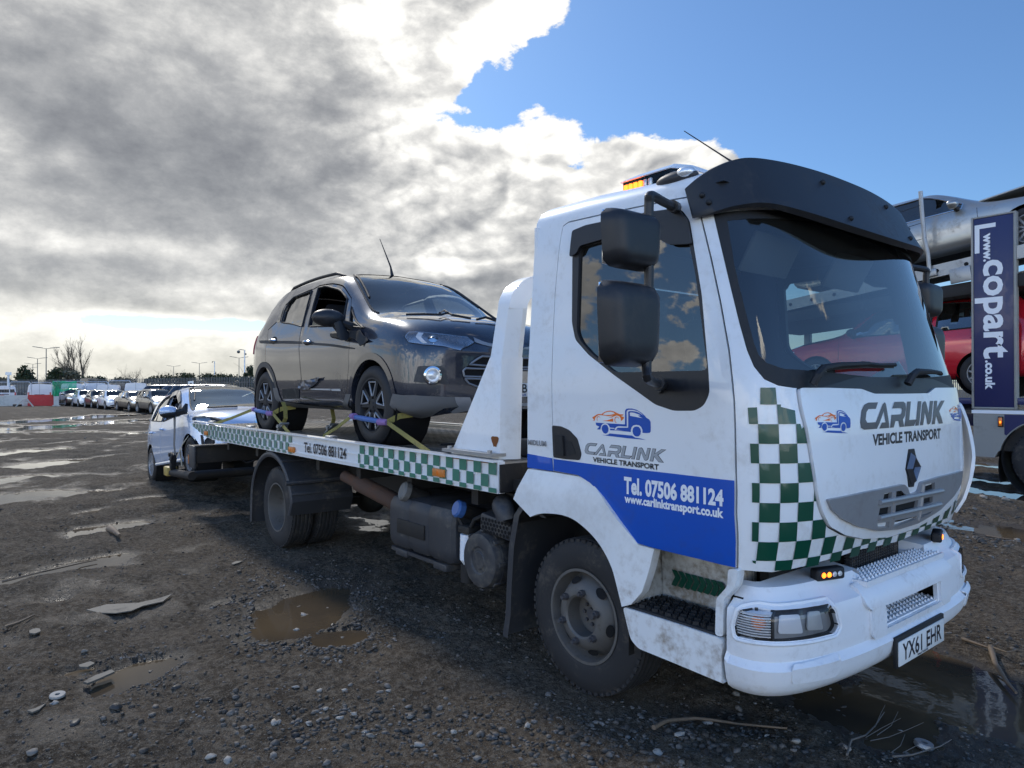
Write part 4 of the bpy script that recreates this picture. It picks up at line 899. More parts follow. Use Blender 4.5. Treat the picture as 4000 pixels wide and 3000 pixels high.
bm=bmnew(); c=at(1106+713/2,276.5+222/2,'y',-.93); 
bmesh.ops.create_uvsphere(bm,u_segments=20,v_segments=12,radius=1,matrix=Matrix.Translation(c)@Matrix.Diagonal((.115,.05,.036,1))); rl=obj('roof_marker_lamp',bm,M['gplast'],truck)
bm=bmnew(); bmesh.ops.create_uvsphere(bm,u_segments=14,v_segments=8,radius=1,matrix=Matrix.Translation(c+Vector((.06,-.012,.012)))@Matrix.Diagonal((.045,.042,.03,1))); obj('marker_lens',bm,M['refl'],rl)
bm=bmnew(); p0=at(1582,350,'y',-.80); p1=at(1478,283,'y',-.80); tube(bm,[p0,p0+(p1-p0)*.12,p1],[.006,.004,.0022],6); obj('aerial',bm,M['blackm'],truck)
# ---------------------------------------------------------------- cab interior
bm=bmnew()
grid(bm,lambda u,v: Vector((.62+.38*math.sin(v*PI*.55)*(1-.5*abs(2*u-1)**4), -.93+1.86*u, 1.02+.47*math.sin(min(1,v*1.25)*PI/2)-.02*v)),20,10); obj('dashboard',bm,M['int'],truck)
for y in (-.45,.45):
    bm=bmnew(); box(bm,(.05,y,1.30),(.52,.50,.16),bev=.05,seg=3); box(bm,(-.20,y,1.68),(.16,.48,.66),(0,-.15,0),bev=.06,seg=3); box(bm,(-.26,y,2.08),(.11,.26,.18),(0,-.12,0),bev=.04,seg=3); obj('seat',bm,M['seat'],truck)
bm=bmnew(); ax=Vector((-.55,0,.84)).normalized(); lathe(bm,[(.205+.016*math.cos(t),.016*math.sin(t)) for t in np.linspace(0,2*PI,9)[:-1]],(.47,-.47,1.60),ax,28,closed=True); lathe(bm,[(.001,-.02),(.06,-.02),(.065,.01),(.001,.02)],(.47,-.47,1.58),ax,14)
for k in range(3):
    x,y=frame(ax); d=x*math.cos(k*2.09)+y*math.sin(k*2.09); tube(bm,[Vector((.47,-.47,1.58)),Vector((.47,-.47,1.60))+d*.2],.014,6)
tube(bm,[(.50,-.47,1.56),(.64,-.47,1.30)],.035,8); obj('steering_wheel',bm,M['blackm'],truck)
bm=bmnew(); box(bm,(.3,0,1.0),(1.1,1.9,.04)); obj('cab_floor',bm,M['int'],truck)
for y in (-.40,.40):
    bm=bmnew(); box(bm,(.70,y,2.20),(.02,.42,.20),(0,.5,0),bev=.01); obj('inner_visor',bm,M['intl'],truck)
bm=bmnew(); box(bm,(.86,.62,1.57),(.16,.012,.22),(0,-.5,.0),bev=.002); obj('dashboard_paper',bm,M['wink'],truck)
# ---------------------------------------------------------------- wheels
def tyre_prof(Rt,Rr,w,sh=.02):
    h=w/2
    return [(Rr-.012,-h*.80),(Rr+.004,-h*.93),(Rr+.02,-h*.97),(Rr+(Rt-Rr)*.45,-h),(Rt-sh*1.8,-h*.95),(Rt-sh*.5,-h*.83),(Rt,-h*.70),(Rt+.002,0),(Rt,h*.70),(Rt-sh*.5,h*.83),(Rt-sh*1.8,h*.95),(Rr+(Rt-Rr)*.45,h),(Rr+.02,h*.97),(Rr+.004,h*.93),(Rr-.012,h*.80)]
def tyre(name,Rt,Rr,w,par,c,grooves=4,mat='rubber',seg=56,lugs=True,ax=(0,1,0)):
    h=w/2; p=tyre_prof(Rt,Rr,w)
    tread=[]
    xs=np.linspace(-h*.68,h*.68,grooves*4+1)
    for i,x in enumerate(xs): tread.append((Rt+.002-(.009 if i%4==2 else 0),float(x)))
    i0=next(i for i,q in enumerate(p) if q[1]>-h*.71 and q[0]>=Rt-.0001); p=p[:i0]+tread+p[i0+3:]
    bm=bmnew(); lathe(bm,p,c,ax,seg)
    if lugs:
        for k in range(seg):
            a=2*PI*k/seg; 
            for s in (-1,1):
                m=Matrix.Rotation(a,3,'Y'); q=Vector(c)+m@Vector((Rt-.012,s*h*.83,0)); box(bm,q,(.016,h*.11,2*PI*Rt/seg*.62),m,bev=0)
    return obj(name,bm,M[mat],par,30)
def truck_wheel(par,c,out,front):
    """out=-1: outer face towards -y"""
    c=Vector(c); t=tyre('tyre',.392,.238,.232,par,c); D=lambda r,o:(r,o*out)
    bm=bmnew(); h=.116
    if front: prof=[D(.236,h*.86),D(.240,h*.96),D(.226,h*.96),D(.216,h*.70),D(.210,h*.40),D(.205,h*.35),D(.195,h*.50),D(.165,h*.92),D(.135,h*1.10),D(.110,h*1.10),D(.100,h*1.02),D(.100,h*.30),D(.001,h*.30)]
    else: prof=[D(.236,h*.86),D(.240,h*.96),D(.226,h*.96),D(.218,h*.70),D(.212,-h*.10),D(.195,-h*.45),D(.160,-h*.70),D(.105,-h*.85),D(.100,-h*.6),D(.085,-h*.3),D(.001,-h*.25)]
    lathe(bm,prof,c,(0,1,0),48); rim=obj('rim',bm,M['steel'],t,35)
    for k in range(6):
        a=2*PI*k/6+.35; p=c+Vector((.128*math.cos(a),0,.128*math.sin(a)))+Vector((0,out*h*(1.10 if front else -.80),0))
        bm=bmnew(); cyl(bm,p,p+Vector((0,out*.022,0)),.019,.018,6); cyl(bm,p+Vector((0,out*.022,0)),p+Vector((0,out*.038,0)),.012,.010,10); obj('wheel_nut',bm,M['bolt'],rim,30)
    if front:
        for k in range(6):
            a=2*PI*k/6+.35+PI/6; p=c+Vector((.178*math.cos(a),0,.178*math.sin(a)))+Vector((0,out*h*.80,0)); n=Vector((math.cos(a)*.62,out*.78,math.sin(a)*.62)).normalized(); x=Vector((-math.sin(a),0,math.cos(a))); y=n.cross(x)
            bm=bmnew(); V=[bm.verts.new(p+n*.006+x*.033*math.cos(t_)+y*.022*math.sin(t_)) for t_ in np.linspace(0,2*PI,17)[:-1]]; bm.faces.new(V); obj('vent_hole',bm,M['void'],rim)
        bm=bmnew(); 
        for k in range(8):
            a=2*PI*k/8; p=c+Vector((.055*math.cos(a),out*h*.30,.055*math.sin(a))); cyl(bm,p,p+Vector((0,out*.012,0)),.010,.010,6)
        cyl(bm,c+Vector((0,out*h*.3,0)),c+Vector((0,out*h*.45,0)),.032,.028,14)
        obj('hub',bm,M['bolt'],rim,30)
    return t
truck_wheel(truck,(0,-.885,.388),-1,True); truck_wheel(truck,(0,.885,.388),1,True)
XA=-4.21
for s in (-1,1):
    truck_wheel(truck,(XA,s*.915,.388),s,False); truck_wheel(truck,(XA,s*.655,.388),s,False)
# ---------------------------------------------------------------- chassis and fittings
bm=bmnew()
for s in (-1,1): box(bm,(-3.1,s*.40,.72),(6.6,.07,.22))
for x in (-6.2,-5.2,-4.4,-3.2,-2.4,-1.4,-.6): box(bm,(x,0,.72),(.10,.8,.16))
for x in (-6,-5,-3.4,-2.6,-1.8,-1.0,-.65): box(bm,(x,0,.88),(.07,1.9,.11))
cyl(bm,(XA,-.8,.39),(XA,.8,.39),.06); bmesh.ops.create_uvsphere(bm,u_segments=16,v_segments=10,radius=.17,matrix=Matrix.Translation((XA,0,.39))); cyl(bm,(XA,0,.42),(-1.5,0,.62),.04)
cyl(bm,(0,-.8,.36),(0,.8,.36),.05); box(bm,(-.2,0,.75),(1.5,.75,.5))
for s in (-1,1):
    for k in range(4): box(bm,(XA,s*.44,.50+k*.016),(1.1-.2*k,.07,.012))
obj('chassis',bm,M['chassis'],truck)
bm=bmnew()   # fuel tank: rounded block with strap grooves and a sunk panel
def tk(u,v):
    x0,x1=-1.95,-1.13; cy,cz=-.76,.60; hw,hh=.285,.195
    uu=[0,.02,.06,.30,.33,.36,.39,.61,.64,.67,.70,.94,.98,1]; i=u*13; x=x0+(x1-x0)*np.interp(i,range(14),uu)
    k=np.interp(i,range(14),[.86,.95,1,1,.965,.965,1,1,.965,.965,1,1,.95,.86]); a=v*2*PI; c,s=math.cos(a),math.sin(a); q=(abs(c)**6+abs(s)**6)**(-1/6)
    return Vector((x,cy+hw*q*c*k,cz+hh*q*s*k))
gv=grid(bm,lambda u,v: tk(u,v),13,40)
bmesh.ops.remove_doubles(bm,verts=bm.verts,dist=1e-4)
es=[e for e in bm.edges if e.is_boundary]; bmesh.ops.holes_fill(bm,edges=es)
tank=obj('fuel_tank',bm,M['gplast'],truck,30)
bm=bmnew(); box(bm,(-1.62,-1.048,.585),(.36,.012,.10),bev=.004); obj('tank_panel',bm,M['chassis'],tank)
bm=bmnew(); cyl(bm,(-1.72,-.86,.76),(-1.75,-1.0,.82),.06,.06,20); obj('filler_neck',bm,M['chassis'],tank)
bm=bmnew(); lathe(bm,[(.001,.03),(.055,.03),(.068,.018),(.068,-.02),(.06,-.02)],(-1.753,-1.01,.824),(-.2,-1,.38),12); obj('filler_cap',bm,worn('dull_cap',(.16,.16,.155),.6,(.12,.10,.08),.7,20.),tank,20)
bm=bmnew(); cyl(bm,(-1.12,-.80,.72),(-1.12,-.98,.78),.045,.045,18); obj('adblue_neck',bm,M['chassis'],tank)
bm=bmnew(); lathe(bm,[(.001,.03),(.045,.03),(.056,.018),(.056,-.02),(.05,-.02)],(-1.12,-.985,.782),(-.15,-1,.34),12); obj('blue_cap',bm,new_mat('blue_plastic',(.05,.13,.36),.4),tank,20)
bm=bmnew(); box(bm,(-1.6,-.80,.395),(.7,.42,.025)); 
for x in (-1.8,-1.3): box(bm,(x,-.84,.385),(.16,.36,.05),bev=.01)
obj('tank_bracket',bm,M['gplast'],truck)
bm=bmnew(); lathe(bm,[(.001,0),(.05,0),(.052,-.16),(.03,-.19),(.001,-.19)],(-1.045,-.97,.635),(0,0,1),20); ff=obj('fuel_filter',bm,M['wink'],truck)
bm=bmnew(); lathe(bm,[(.001,0),(.046,0),(.046,-.11),(.02,-.12),(.001,-.12)],(-1.045,-.97,.445),(0,0,1),18); box(bm,(-1.045,-.95,.665),(.12,.12,.05),bev=.012); obj('filter_head',bm,M['chassis'],ff)
for P_ in ([(-1.0,-.98,.68),(-.95,-.99,.74),(-.85,-.92,.80),(-.75,-.8,.82)],[(-1.09,-.98,.68),(-1.12,-1.0,.74),(-1.10,-.93,.80)]): bm=bmnew(); tube(bm,P_,.014,8); obj('fuel_hose',bm,M['chassis'],ff)
bm=bmnew(); lathe(bm,[(.001,.155),(.05,.155),(.055,.150),(.075,.148),(.085,.156),(.13,.160),(.160,.150),(.172,.12),(.174,.10),(.178,.10),(.178,.06),(.174,.06),(.174,-.05),(.179,-.05),(.179,-.08),(.174,-.08),(.174,-.2)],(-.845,-.88,.515),(0,-1,0),40); ac=obj('air_cleaner',bm,M['gplast'],truck,30)
for k in range(8):
    bm=bmnew(); a=k*PI/4; m=Matrix.Rotation(a,3,'Y'); box(bm,Vector((-.845,-.965,.515))+m@Vector((.178,0,0)),(.012,.10,.03),m,bev=.003); obj('cleaner_clip',bm,M['gplast'],ac)
bm=bmnew(); box(bm,(-.72,-.93,.735),(.30,.16,.11),(0,.1,0),bev=.02); rb=obj('air_intake_box',bm,M['gplast'],truck)
bm=bmnew()
for i in range(9):
    for j in range(4):
        c=Vector((-.845+i*.031+(j%2)*.015,-1.013,.695+j*.024)); V=[bm.verts.new(c+Vector((.012*math.cos(t_),0,.012*math.sin(t_)))) for t_ in np.linspace(0,2*PI,7)[:-1]]; bm.faces.new(V)
obj('intake_mesh',bm,M['void'],rb)
bm=bmnew(); tube(bm,smooth_poly([(-.72,-.90,.86),(-.66,-1.0,.87),(-.60,-1.03,.85),(-.58,-1.03,.80)],4,False),[.06]*13,14); obj('intake_hose',bm,M['gplast'],truck)
bm=bmnew(); tube(bm,[(-2.80,-.98,.83),(-2.66,-.94,.79),(-2.64,-.93,.785),(-2.30,-.82,.68),(-2.0,-.72,.56)],[.045,.047,.066,.068,.075],18,caps=False); ex=obj('exhaust_pipe',bm,M['rust'],truck)
bm=bmnew(); cyl(bm,(-2.2,-.65,.62),(-1.98,-.65,.62),.20,.20,24); obj('silencer',bm,M['chassis'],truck)
# rear mudguards
for s in (-1,1):
    T=lambda x,y,z: Vector((x,y*-s,z))
    cx,cz=XA,.40; arc=[(cx-.585,.16),(cx-.580,.36)]+[(cx+.575*math.cos(R(a)),cz+.535*math.sin(R(a))) for a in range(172,4,-8)]+[(cx+.53,.44),(cx+.50,.38)]
    n=len(arc)-1
    def pa(u): i=u*n; return np.interp(i,range(n+1),[q[0] for q in arc]),np.interp(i,range(n+1),[q[1] for q in arc])
    bm=bmnew(); grid(bm,lambda u,v: T(pa(u)[0],-1.085+v*.60,pa(u)[1]),48,6)
    def lip(u,v):
        x,z=pa(u); d=Vector((x-cx,z-cz)).normalized(); r=v*.05; return T(x-d.x*r,-1.085-.012*math.sin(v*PI),z-d.y*r)
    grid(bm,lip,48,3); mgd=obj('mudguard',bm,M['gplast'],truck,40)
    for a in (20,60,100,140): 
        bm=bmnew(); x,z=cx+.58*math.cos(R(a)),cz+.54*math.sin(R(a)); m=Matrix.Rotation(-R(a),3,'Y'); box(bm,T(x,-.80,z),(.014,.58,.03),m,bev=.004); obj('mudguard_rib',bm,M['gplast'],mgd)
    bm=bmnew(); tube(bm,[T(cx+.49,-1.12,.68),T(cx+.60,-.45,.70)],.022,10); obj('mudguard_stay',bm,M['gplast'],mgd)
# ---------------------------------------------------------------- bed
YB=1.10; X0,X1=-7.02,-.57; DZ=1.085
bm=bmnew(); nP=24
for i in range(nP):
    y0=-YB+.05+(2*YB-.1)*i/nP; y1=y0+(2*YB-.1)/nP; 
    V=[(y0,DZ-.012),(y0+.008,DZ),(y1-.008,DZ),(y1,DZ-.012)]
    A=[bm.verts.new((X0+.04,y,z)) for y,z in V];B=[bm.verts.new((X1,y,z)) for y,z in V]
    for k in range(3): bm.faces.new((A[k],B[k],B[k+1],A[k+1]))
for i in range(44):
    x=-6.9+i*.145; box(bm,(x,0,DZ+.001),(.012,2*YB-.14,.006))
box(bm,((X0+X1)/2,0,DZ-.055),(X1-X0-.2,2*YB-.12,.07)); bed=obj('bed',bm,M['deck'],truck,30)
rail=[(X0,1.095),(X0+.03,1.075),(-6.42,.970),(-6.10,.945),(X1,.955),(X1,1.135),(X0,1.110)]
for s in (1,-1):
    bm=bmnew(); panel(bm,rail,lambda x,z,o=0.: Vector((x,-s*(YB+o),z)),[],.4,0,.05); box(bm,((X0+X1)/2+.02,-s*(YB-.006),1.137),(X1-X0-.05,.075,.010)); box(bm,((X0+X1)/2+.5,-s*(YB+.004),1.052),(X1-X0-1.4,.006,.008)); box(bm,((X0+X1)/2+.5,-s*(YB+.004),.978),(X1-X0-1.4,.006,.008))
    rl=obj('side_rail',bm,M['white'],bed,30)
    if s==1:
        c=.0735; zs=[1.134,1.060,.986,.957]
        for nm,xa,xb,mat in (('green_checks',-2.29,X1-.005,'palegreen'),('faded_checks',-6.98,-3.62,'pgreen2')):
            bm=bmnew(); n=int((xb-xa)/c)+1
            for i in range(n):
                for j in range(3):
                    if (i+j)%2: continue
                    xr=xb-i*c; xl=max(xr-c,xa); q=[(xl,zs[j+1]+.0008),(xr,zs[j+1]+.0008),(xr,zs[j]-.0008),(xl,zs[j]-.0008)]
                    panel(bm,q,lambda x,z,o=0.: Vector((x,-(YB+.0085),z)),[],.2,0,0,clip=inset(rail,.004))
            obj(nm,bm,M[mat],rl,smooth=False)
        bm=bmnew(); lay_text(bm,'Tel. 07506 881124',lambda u,v,o: Vector((-3.33+.83*u,-(YB+.009),1.000+.082*v)),bold=.018); obj('phone_lettering',bm,M['ink'],rl,smooth=False)
        for x,z in ((-1.16,1.02),(-3.60,1.00),(-6.32,1.015)):
            bm=bmnew(); box(bm,(x,-(YB+.014),z),(.13,.022,.05),bev=.006); mk=obj('side_marker',bm,M['amberdull'],rl)
            bm=bmnew(); cyl(bm,(x,-(YB+.024),z),(x,-(YB+.028),z),.014,.012,12); obj('marker_lens',bm,M['amber'],mk)
        bm=bmnew(); box(bm,(X1-.26,-(YB+.0045),1.128),(.50,.004,.012)); obj('rust_streak',bm,M['rustmark'],rl)
bm=bmnew(); box(bm,(X1+.006,0,1.04),(.012,2*YB-.02,.16)); box(bm,(X1+.12,-.75,1.0),(.22,.5,.06)); obj('bed_end',bm,M['chassis'],bed)
for x in (-2.9,-4.9,-6.3):
    bm=bmnew(); box(bm,(x,-1.05,1.150),(.10,.07,.02),bev=.004); obj('tie_down',bm,M['galv'],bed)
# headboard frame behind the cab
bm=bmnew()
for s in (-1,1):
    sec=[(1.138,-1.16,-.66,1.02,.90),(1.73,-.755,-.64,1.02,.90),(1.74,-.75,-.64,1.015,.905),(2.02,-.70,-.60,1.0,.90)]
    rg=[]
    for z,xa,xb,ya,yb in sec: rg.append([bm.verts.new((x,s*y,z)) for x,y in ((xa,ya),(xb,ya),(xb+.05,yb+.03),(xb+.05,yb),(xa,yb))])
    for a,b in zip(rg,rg[1:]):
        for k in range(5): bm.faces.new((a[k],a[(k+1)%5],b[(k+1)%5],b[k]))
    bm.faces.new(rg[0])
cor=[(1.0,2.02)]+[(.70+.30*math.cos(R(a)),2.02+.22*math.sin(R(a))) for a in range(10,91,10)]
pa_=[(-y,z) for y,z in cor]+[(y,z) for y,z in cor[::-1]]
def fr(u,v):
    i=u*(len(pa_)-1); y=np.interp(i,range(len(pa_)),[q[0] for q in pa_]); z=np.interp(i,range(len(pa_)),[q[1] for q in pa_]); e=.01
    y2=np.interp(min(i+.3,len(pa_)-1),range(len(pa_)),[q[0] for q in pa_])-np.interp(max(i-.3,0),range(len(pa_)),[q[0] for q in pa_]); z2=np.interp(min(i+.3,len(pa_)-1),range(len(pa_)),[q[1] for q in pa_])-np.interp(max(i-.3,0),range(len(pa_)),[q[1] for q in pa_])
    n=Vector((0,z2,-y2)).normalized(); k=int(v*4+.5)%4; dx,dn=((-.70,0),(-.59,0),(-.55,.10),(-.70,.10))[k]; p=Vector((dx,y,z))+n*dn*(1 if 1 else 0); return p
grid(bm,fr,60,4); hb=obj('headboard',bm,M['white'],bed,30)
bm=bmnew(); box(bm,(-.66,0,1.62),(.05,1.82,.07)); obj('headboard_bar',bm,M['galv'],hb)
bm=bmnew(); box(bm,(-.90,-1.012,1.165),(.52,.16,.018)); 
for x in (-1.12,-.70): cyl(bm,(x,-1.06,1.17),(x,-1.06,1.19),.016,.016,6)
obj('headboard_foot',bm,M['galv'],hb)
bm=bmnew(); V=[bm.verts.new((-.70+.03*math.cos(t_)*(1+.4*math.sin(3*t_)),-1.0225,1.24+.042*math.sin(t_)*(1+.3*math.cos(2*t_)))) for t_ in np.linspace(0,2*PI,17)[:-1]]; bm.faces.new(V); obj('rust_streak',bm,M['rustmark'],hb)
bm=bmnew(); box(bm,(-.80,-.92,1.54),(.03,.10,.14),bev=.01); obj('side_marker',bm,M['amberdull'],hb)
bm=bmnew(); box(bm,(-1.05,0,1.15),(.20,1.0,.12),bev=.02); cyl(bm,(-1.0,-.3,1.25),(-1.0,.3,1.25),.09,.09,20); obj('winch',bm,M['chassis'],bed)
# second-car lift at the rear
bm=bmnew(); box(bm,(-6.72,0,.72),(.16,2.3,.20),bev=.01); box(bm,(-6.72,0,.83),(.24,2.3,.02)); box(bm,(-6.6,0,.60),(1.0,.30,.16)); lift=obj('lift_beam',bm,M['chassis'],truck)
for s in (-1,1):
    bm=bmnew(); box(bm,(-6.73,s*1.165,.70),(.24,.03,.28),bev=.01); box(bm,(-6.86,s*1.12,.62),(.03,.09,.12)); obj('end_plate',bm,M['gplast'],lift)
    bm=bmnew(); box(bm,(-6.86,s*1.145,.66),(.02,.075,.11)); obj('rear_reflector',bm,M['amberdull'],lift)
    bm=bmnew(); cyl(bm,(-7.22,s*1.04,.40),(-8.42,s*1.04,.34),.055,.055,16); cyl(bm,(-7.28,s*.1,.40),(-7.28,s*1.06,.40),.06,.06,14); cyl(bm,(-8.36,s*.62,.34),(-8.36,s*1.04,.34),.04,.04,12); ar=obj('lift_arm',bm,M['chassis'],lift)
    bm=bmnew(); box(bm,(-8.38,s*1.045,.36),(.22,.14,.13),bev=.015); obj('arm_end_block',bm,worn('scuffed_yellow',(.42,.30,.08),.5,(.03,.03,.03),.9,14.),ar)
bm=bmnew(); tube(bm,smooth_poly([(-6.84,-.6,.80),(-6.87,-.55,.66),(-6.88,-.45,.56),(-6.86,-.3,.62),(-6.84,-.2,.74)],5,False),.012,6); obj('air_hose',bm,M['blackm'],lift)
# ---------------------------------------------------------------- cars
def pchip(xs,ys):
    xs=np.array(xs,float);ys=np.array(ys,float); h=np.diff(xs); d=np.diff(ys)/h; m=np.zeros(len(xs))
    for i in range(1,len(xs)-1):
        if d[i-1]*d[i]>0: w1=2*h[i]+h[i-1];w2=h[i]+2*h[i-1]; m[i]=(w1+w2)/(w1/d[i-1]+w2/d[i])
    m[0]=d[0];m[-1]=d[-1]
    def f(x):
        x=min(max(x,xs[0]),xs[-1]); i=min(max(int(np.searchsorted(xs,x))-1,0),len(xs)-2); t=(x-xs[i])/h[i]
        return (2*t**3-3*t*t+1)*ys[i]+(t**3-2*t*t+t)*h[i]*m[i]+(-2*t**3+3*t*t)*ys[i+1]+(t**3-t*t)*h[i]*m[i+1]
    return f
TS=.25
class Body:
    """car skin: half sections lofted along the length. u runs rear to front (it turns the corners into the bumpers), t*TS from sill to centre line"""
    def __init__(s,L,tabs,df=.42,dr=.25,nf=2.8,nr=3.0,W=None,sh=(.80,.965,1.,.995,.955)):
        s.L=L; s.f={k:pchip([a for a,b in v],[b for a,b in v]) for k,v in tabs.items()}; s.df,s.dr,s.nf,s.nr,s.sh=df,dr,nf,nr,sh; s.ef=.62; s.er=.62; s.u0=dr-s.er-0.; s.u1=L-df+s.ef+.0; s.cache={}
    def xp(s,u):
        L=s.L
        if u>L-s.df: p=min((u-(L-s.df))/s.ef,1)*PI/2; return L-s.df+s.df*math.sin(p)**(2/s.nf), max(math.cos(p),0)**(2/s.nf)
        if u<s.dr: p=min((s.dr-u)/s.er,1)*PI/2; return s.dr-s.dr*math.sin(p)**(2/s.nr), max(math.cos(p),0)**(2/s.nr)
        return u,1.
    def ux(s,x):
        L=s.L
        if x>L-s.df: return L-s.df+s.ef*math.asin(min(1,((x-(L-s.df))/s.df))**(s.nf/2))/(PI/2)
        if x<s.dr: return s.dr-s.er*math.asin(min(1,((s.dr-x)/s.dr))**(s.nr/2))/(PI/2)
        return x
    def sec(s,u):
        k=round(u*400)
        if k in s.cache: return s.cache[k]
        x,pf=s.xp(k/400); F=s.f; W=F['W'](x)*pf; zb=F['zb'](x); ze=F['belt'](x); ys=F['ys'](x)*pf; zs=F['zs'](x); zt=F['zt'](x); d=ze-zb; q=s.sh
        Y=[W*q[0],W*q[1],W*q[2],W*q[3],W*q[4],ys,ys*.62,0]; Z=[zb,zb+min(.07,d*.15),zb+d*.38,zb+d*.76,ze,max(zs,ze+.004),zt-(zt-zs)*.24,max(zt,zs+.002)]
        T=list(range(8)); s.cache[k]=(x,pchip(T,Y),pchip(T,Z)); return s.cache[k]
    def P0(s,u,t):
        t=min(max(t,0),7); k=math.floor(u*400); w=u*400-k; a=s.sec(k/400); b=s.sec((k+1)/400); x,_=s.xp(u)
        return Vector((x,-(a[1](t)*(1-w)+b[1](t)*w),a[2](t)*(1-w)+b[2](t)*w))
    def S(s,u,v,off=0.):
        u=min(max(u,s.u0),s.u1); v=min(v,7*TS); p=s.P0(u,v/TS)
        if off:
            e=.012; a=s.P0(min(u+e,s.u1),v/TS)-s.P0(max(u-e,s.u0),v/TS); b=s.P0(u,min(v/TS+.06,7))-s.P0(u,max(v/TS-.06,0)); n=a.cross(b)
            if n.length>1e-12: p=p+n.normalized()*off
        return p
    def SM(s,u,v,off=0.): p=s.S(u,v,off); return Vector((p.x,-p.y,p.z))
    def xz(s,x,z):
        """side-view point -> skin coordinates"""
        u=s.ux(x); lo,hi=0.,5.3
        for _ in range(30):
            m=(lo+hi)/2
            if s.P0(u,m).z<z: lo=m
            else: hi=m
        return (u,lo*TS)
    def side(s,pts): return [s.xz(x,z) for x,z in pts]
    def full(s): return [(s.u0,0),(s.u1,0),(s.u1,7*TS),(s.u0,7*TS)]
    def tracer(s,mw):
        """pixel of the photo -> skin coordinates, for a body placed by the matrix mw (near side only)"""
        nu,nv=170,70; V=[];uv=[]
        for i in range(nu+1):
            for j in range(nv+1): u=s.u0+(s.u1-s.u0)*i/nu; v=7*TS*j/nv; V.append(mw@s.S(u,v)); uv.append((u,v))
        Fc=[(i*(nv+1)+j,(i+1)*(nv+1)+j,(i+1)*(nv+1)+j+1,i*(nv+1)+j+1) for i in range(nu) for j in range(nv)]
        bv=BVHTree.FromPolygons(V,Fc)
        def tr(X,Y):
            for k in range(900):
                r_=(k//8)*1.0; q_=k%8*PI/4; h=bv.ray_cast(CAMP,ray(X+r_*math.cos(q_),Y+r_*math.sin(q_)).normalized())
                if h[0] is not None: break
            f=Fc[h[2]]; ws=[1/((V[i]-h[0]).length+1e-5)**2 for i in f]; w=sum(ws)
            return (sum(uv[i][0]*a for i,a in zip(f,ws))/w,sum(uv[i][1]*a for i,a in zip(f,ws))/w)
        return tr
def both(bm,B,outer,holes=(),step=.08,off=0.,th=0.,clip=None,left=True):
    panel(bm,outer,B.S,holes,step,off,th,clip)
    if left:
        b2=bmnew(); panel(b2,outer,B.SM,holes,step,off,th,clip); bmesh.ops.reverse_faces(b2,faces=b2.faces); me=bpy.data.meshes.new('tmp'); b2.to_mesh(me); b2.free(); bm.from_mesh(me); bpy.data.meshes.remove(me)
def both_obj(name,B,outer,mat,par,step=.06,off=.008):
    for S,m in ((B.S,0),(B.SM,1)):
        bm=bmnew(); panel(bm,outer,S,[],step,off,0)
        if m: bmesh.ops.reverse_faces(bm,faces=bm.faces)
        obj(name,bm,mat,par,50)
def arch(B,cx,cz,r,n=26): 
    z0=B.f['zb'](cx)-.03; pts=[]
    for i in range(n+1):
        a=PI*(-.12+1.24*i/n); pts.append((cx+r*math.cos(a),cz+r*math.sin(a)))
    P=[(B.ux(x),0 if z<B.f['zb'](x)+.004 else B.xz(x,z)[1]) for x,z in pts]
    return [(P[0][0],-.05)]+P+[(P[-1][0],-.05)]
def alloy(par,c,Rt,Rr,w,style,out=-1,seg=40,matr='silver',matt='rubber2'):
    """car wheel: tyre > rim > spokes"""
    c=Vector(c); t=tyre('tyre',Rt,Rr,w,par,c,3,matt,seg,lugs=False); D=lambda r,o:(r,o*out); h=w/2
    bm=bmnew(); lathe(bm,[D(Rr-.002,h*.80),D(Rr+.006,h*.92),D(Rr-.010,h*.92),D(Rr-.016,h*.80),D(Rr-.03,-h*.6),D(.05,-h*.7),D(.001,-h*.7)],c,(0,1,0),seg); rim=obj('rim',bm,M['blackm'] if style=='y5' else M[matr],t,35)
    sp=lambda u,v,d: c+Vector((u,d*out,v))
    def bar(bm,a0,r0,a1,r1,w0,w1,d0,d1):
        p=Vector((math.cos(a0)*r0,math.sin(a0)*r0));q=Vector((math.cos(a1)*r1,math.sin(a1)*r1)); n=(q-p).normalized(); n=Vector((-n.y,n.x))
        P=[p-n*w0/2,q-n*w1/2,q+n*w1/2,p+n*w0/2]; prism(bm,[tuple(k) for k in P],sp,d0,d1)
    RR_=Rr-.008
    if style=='y5':
        bm=bmnew()
        for k in range(5):
            a=2*PI*k/5+.3
            for s in (-1,1): bar(bm,a+s*.10,.035,a+s*.36,RR_,.055,.030,h*.35,h*.80)
            bar(bm,a-.36,RR_-.012,a+.36,RR_-.012,.02,.02,h*.35,h*.8)
        obj('spokes',bm,M['blackm'],rim,30)
        bm=bmnew()
        for k in range(5):
            a=2*PI*k/5+.3
            pts=[(a-.30,RR_-.018),(a+.30,RR_-.018),(a+.21,.115),(a+.10,.080),(a-.10,.080),(a-.21,.115)]; tube(bm,[sp(r*math.cos(q),r*math.sin(q),h*.82) for q,r in pts],.0085,6,closed=True)
        obj('rim_trim',bm,M['silver'],rim)
    elif style=='multi':
        for k in range(14):
            a=2*PI*k/14; bm=bmnew(); bar(bm,a,.03,a+.10,RR_,.020,.026,h*.45,h*.80); obj('spoke',bm,M[matr],rim,30)
    else:
        n=int(style)
        bm=bmnew()
        for k in range(n):
            a=2*PI*k/n+.2; bar(bm,a,.03,a,RR_,.07 if n<8 else .03,.05 if n<8 else .028,h*.4,h*.78)
        obj('spokes',bm,M[matr],rim,30)
    bm=bmnew(); lathe(bm,[D(.058,h*.5),D(.058,h*.78),D(.045,h*.84),D(.028,h*.84),D(.026,h*.88),D(.001,h*.89)],c,(0,1,0),20); obj('wheel_cap',bm,M['blackm'] if style=='y5' else M[matr],rim,30)
    return t
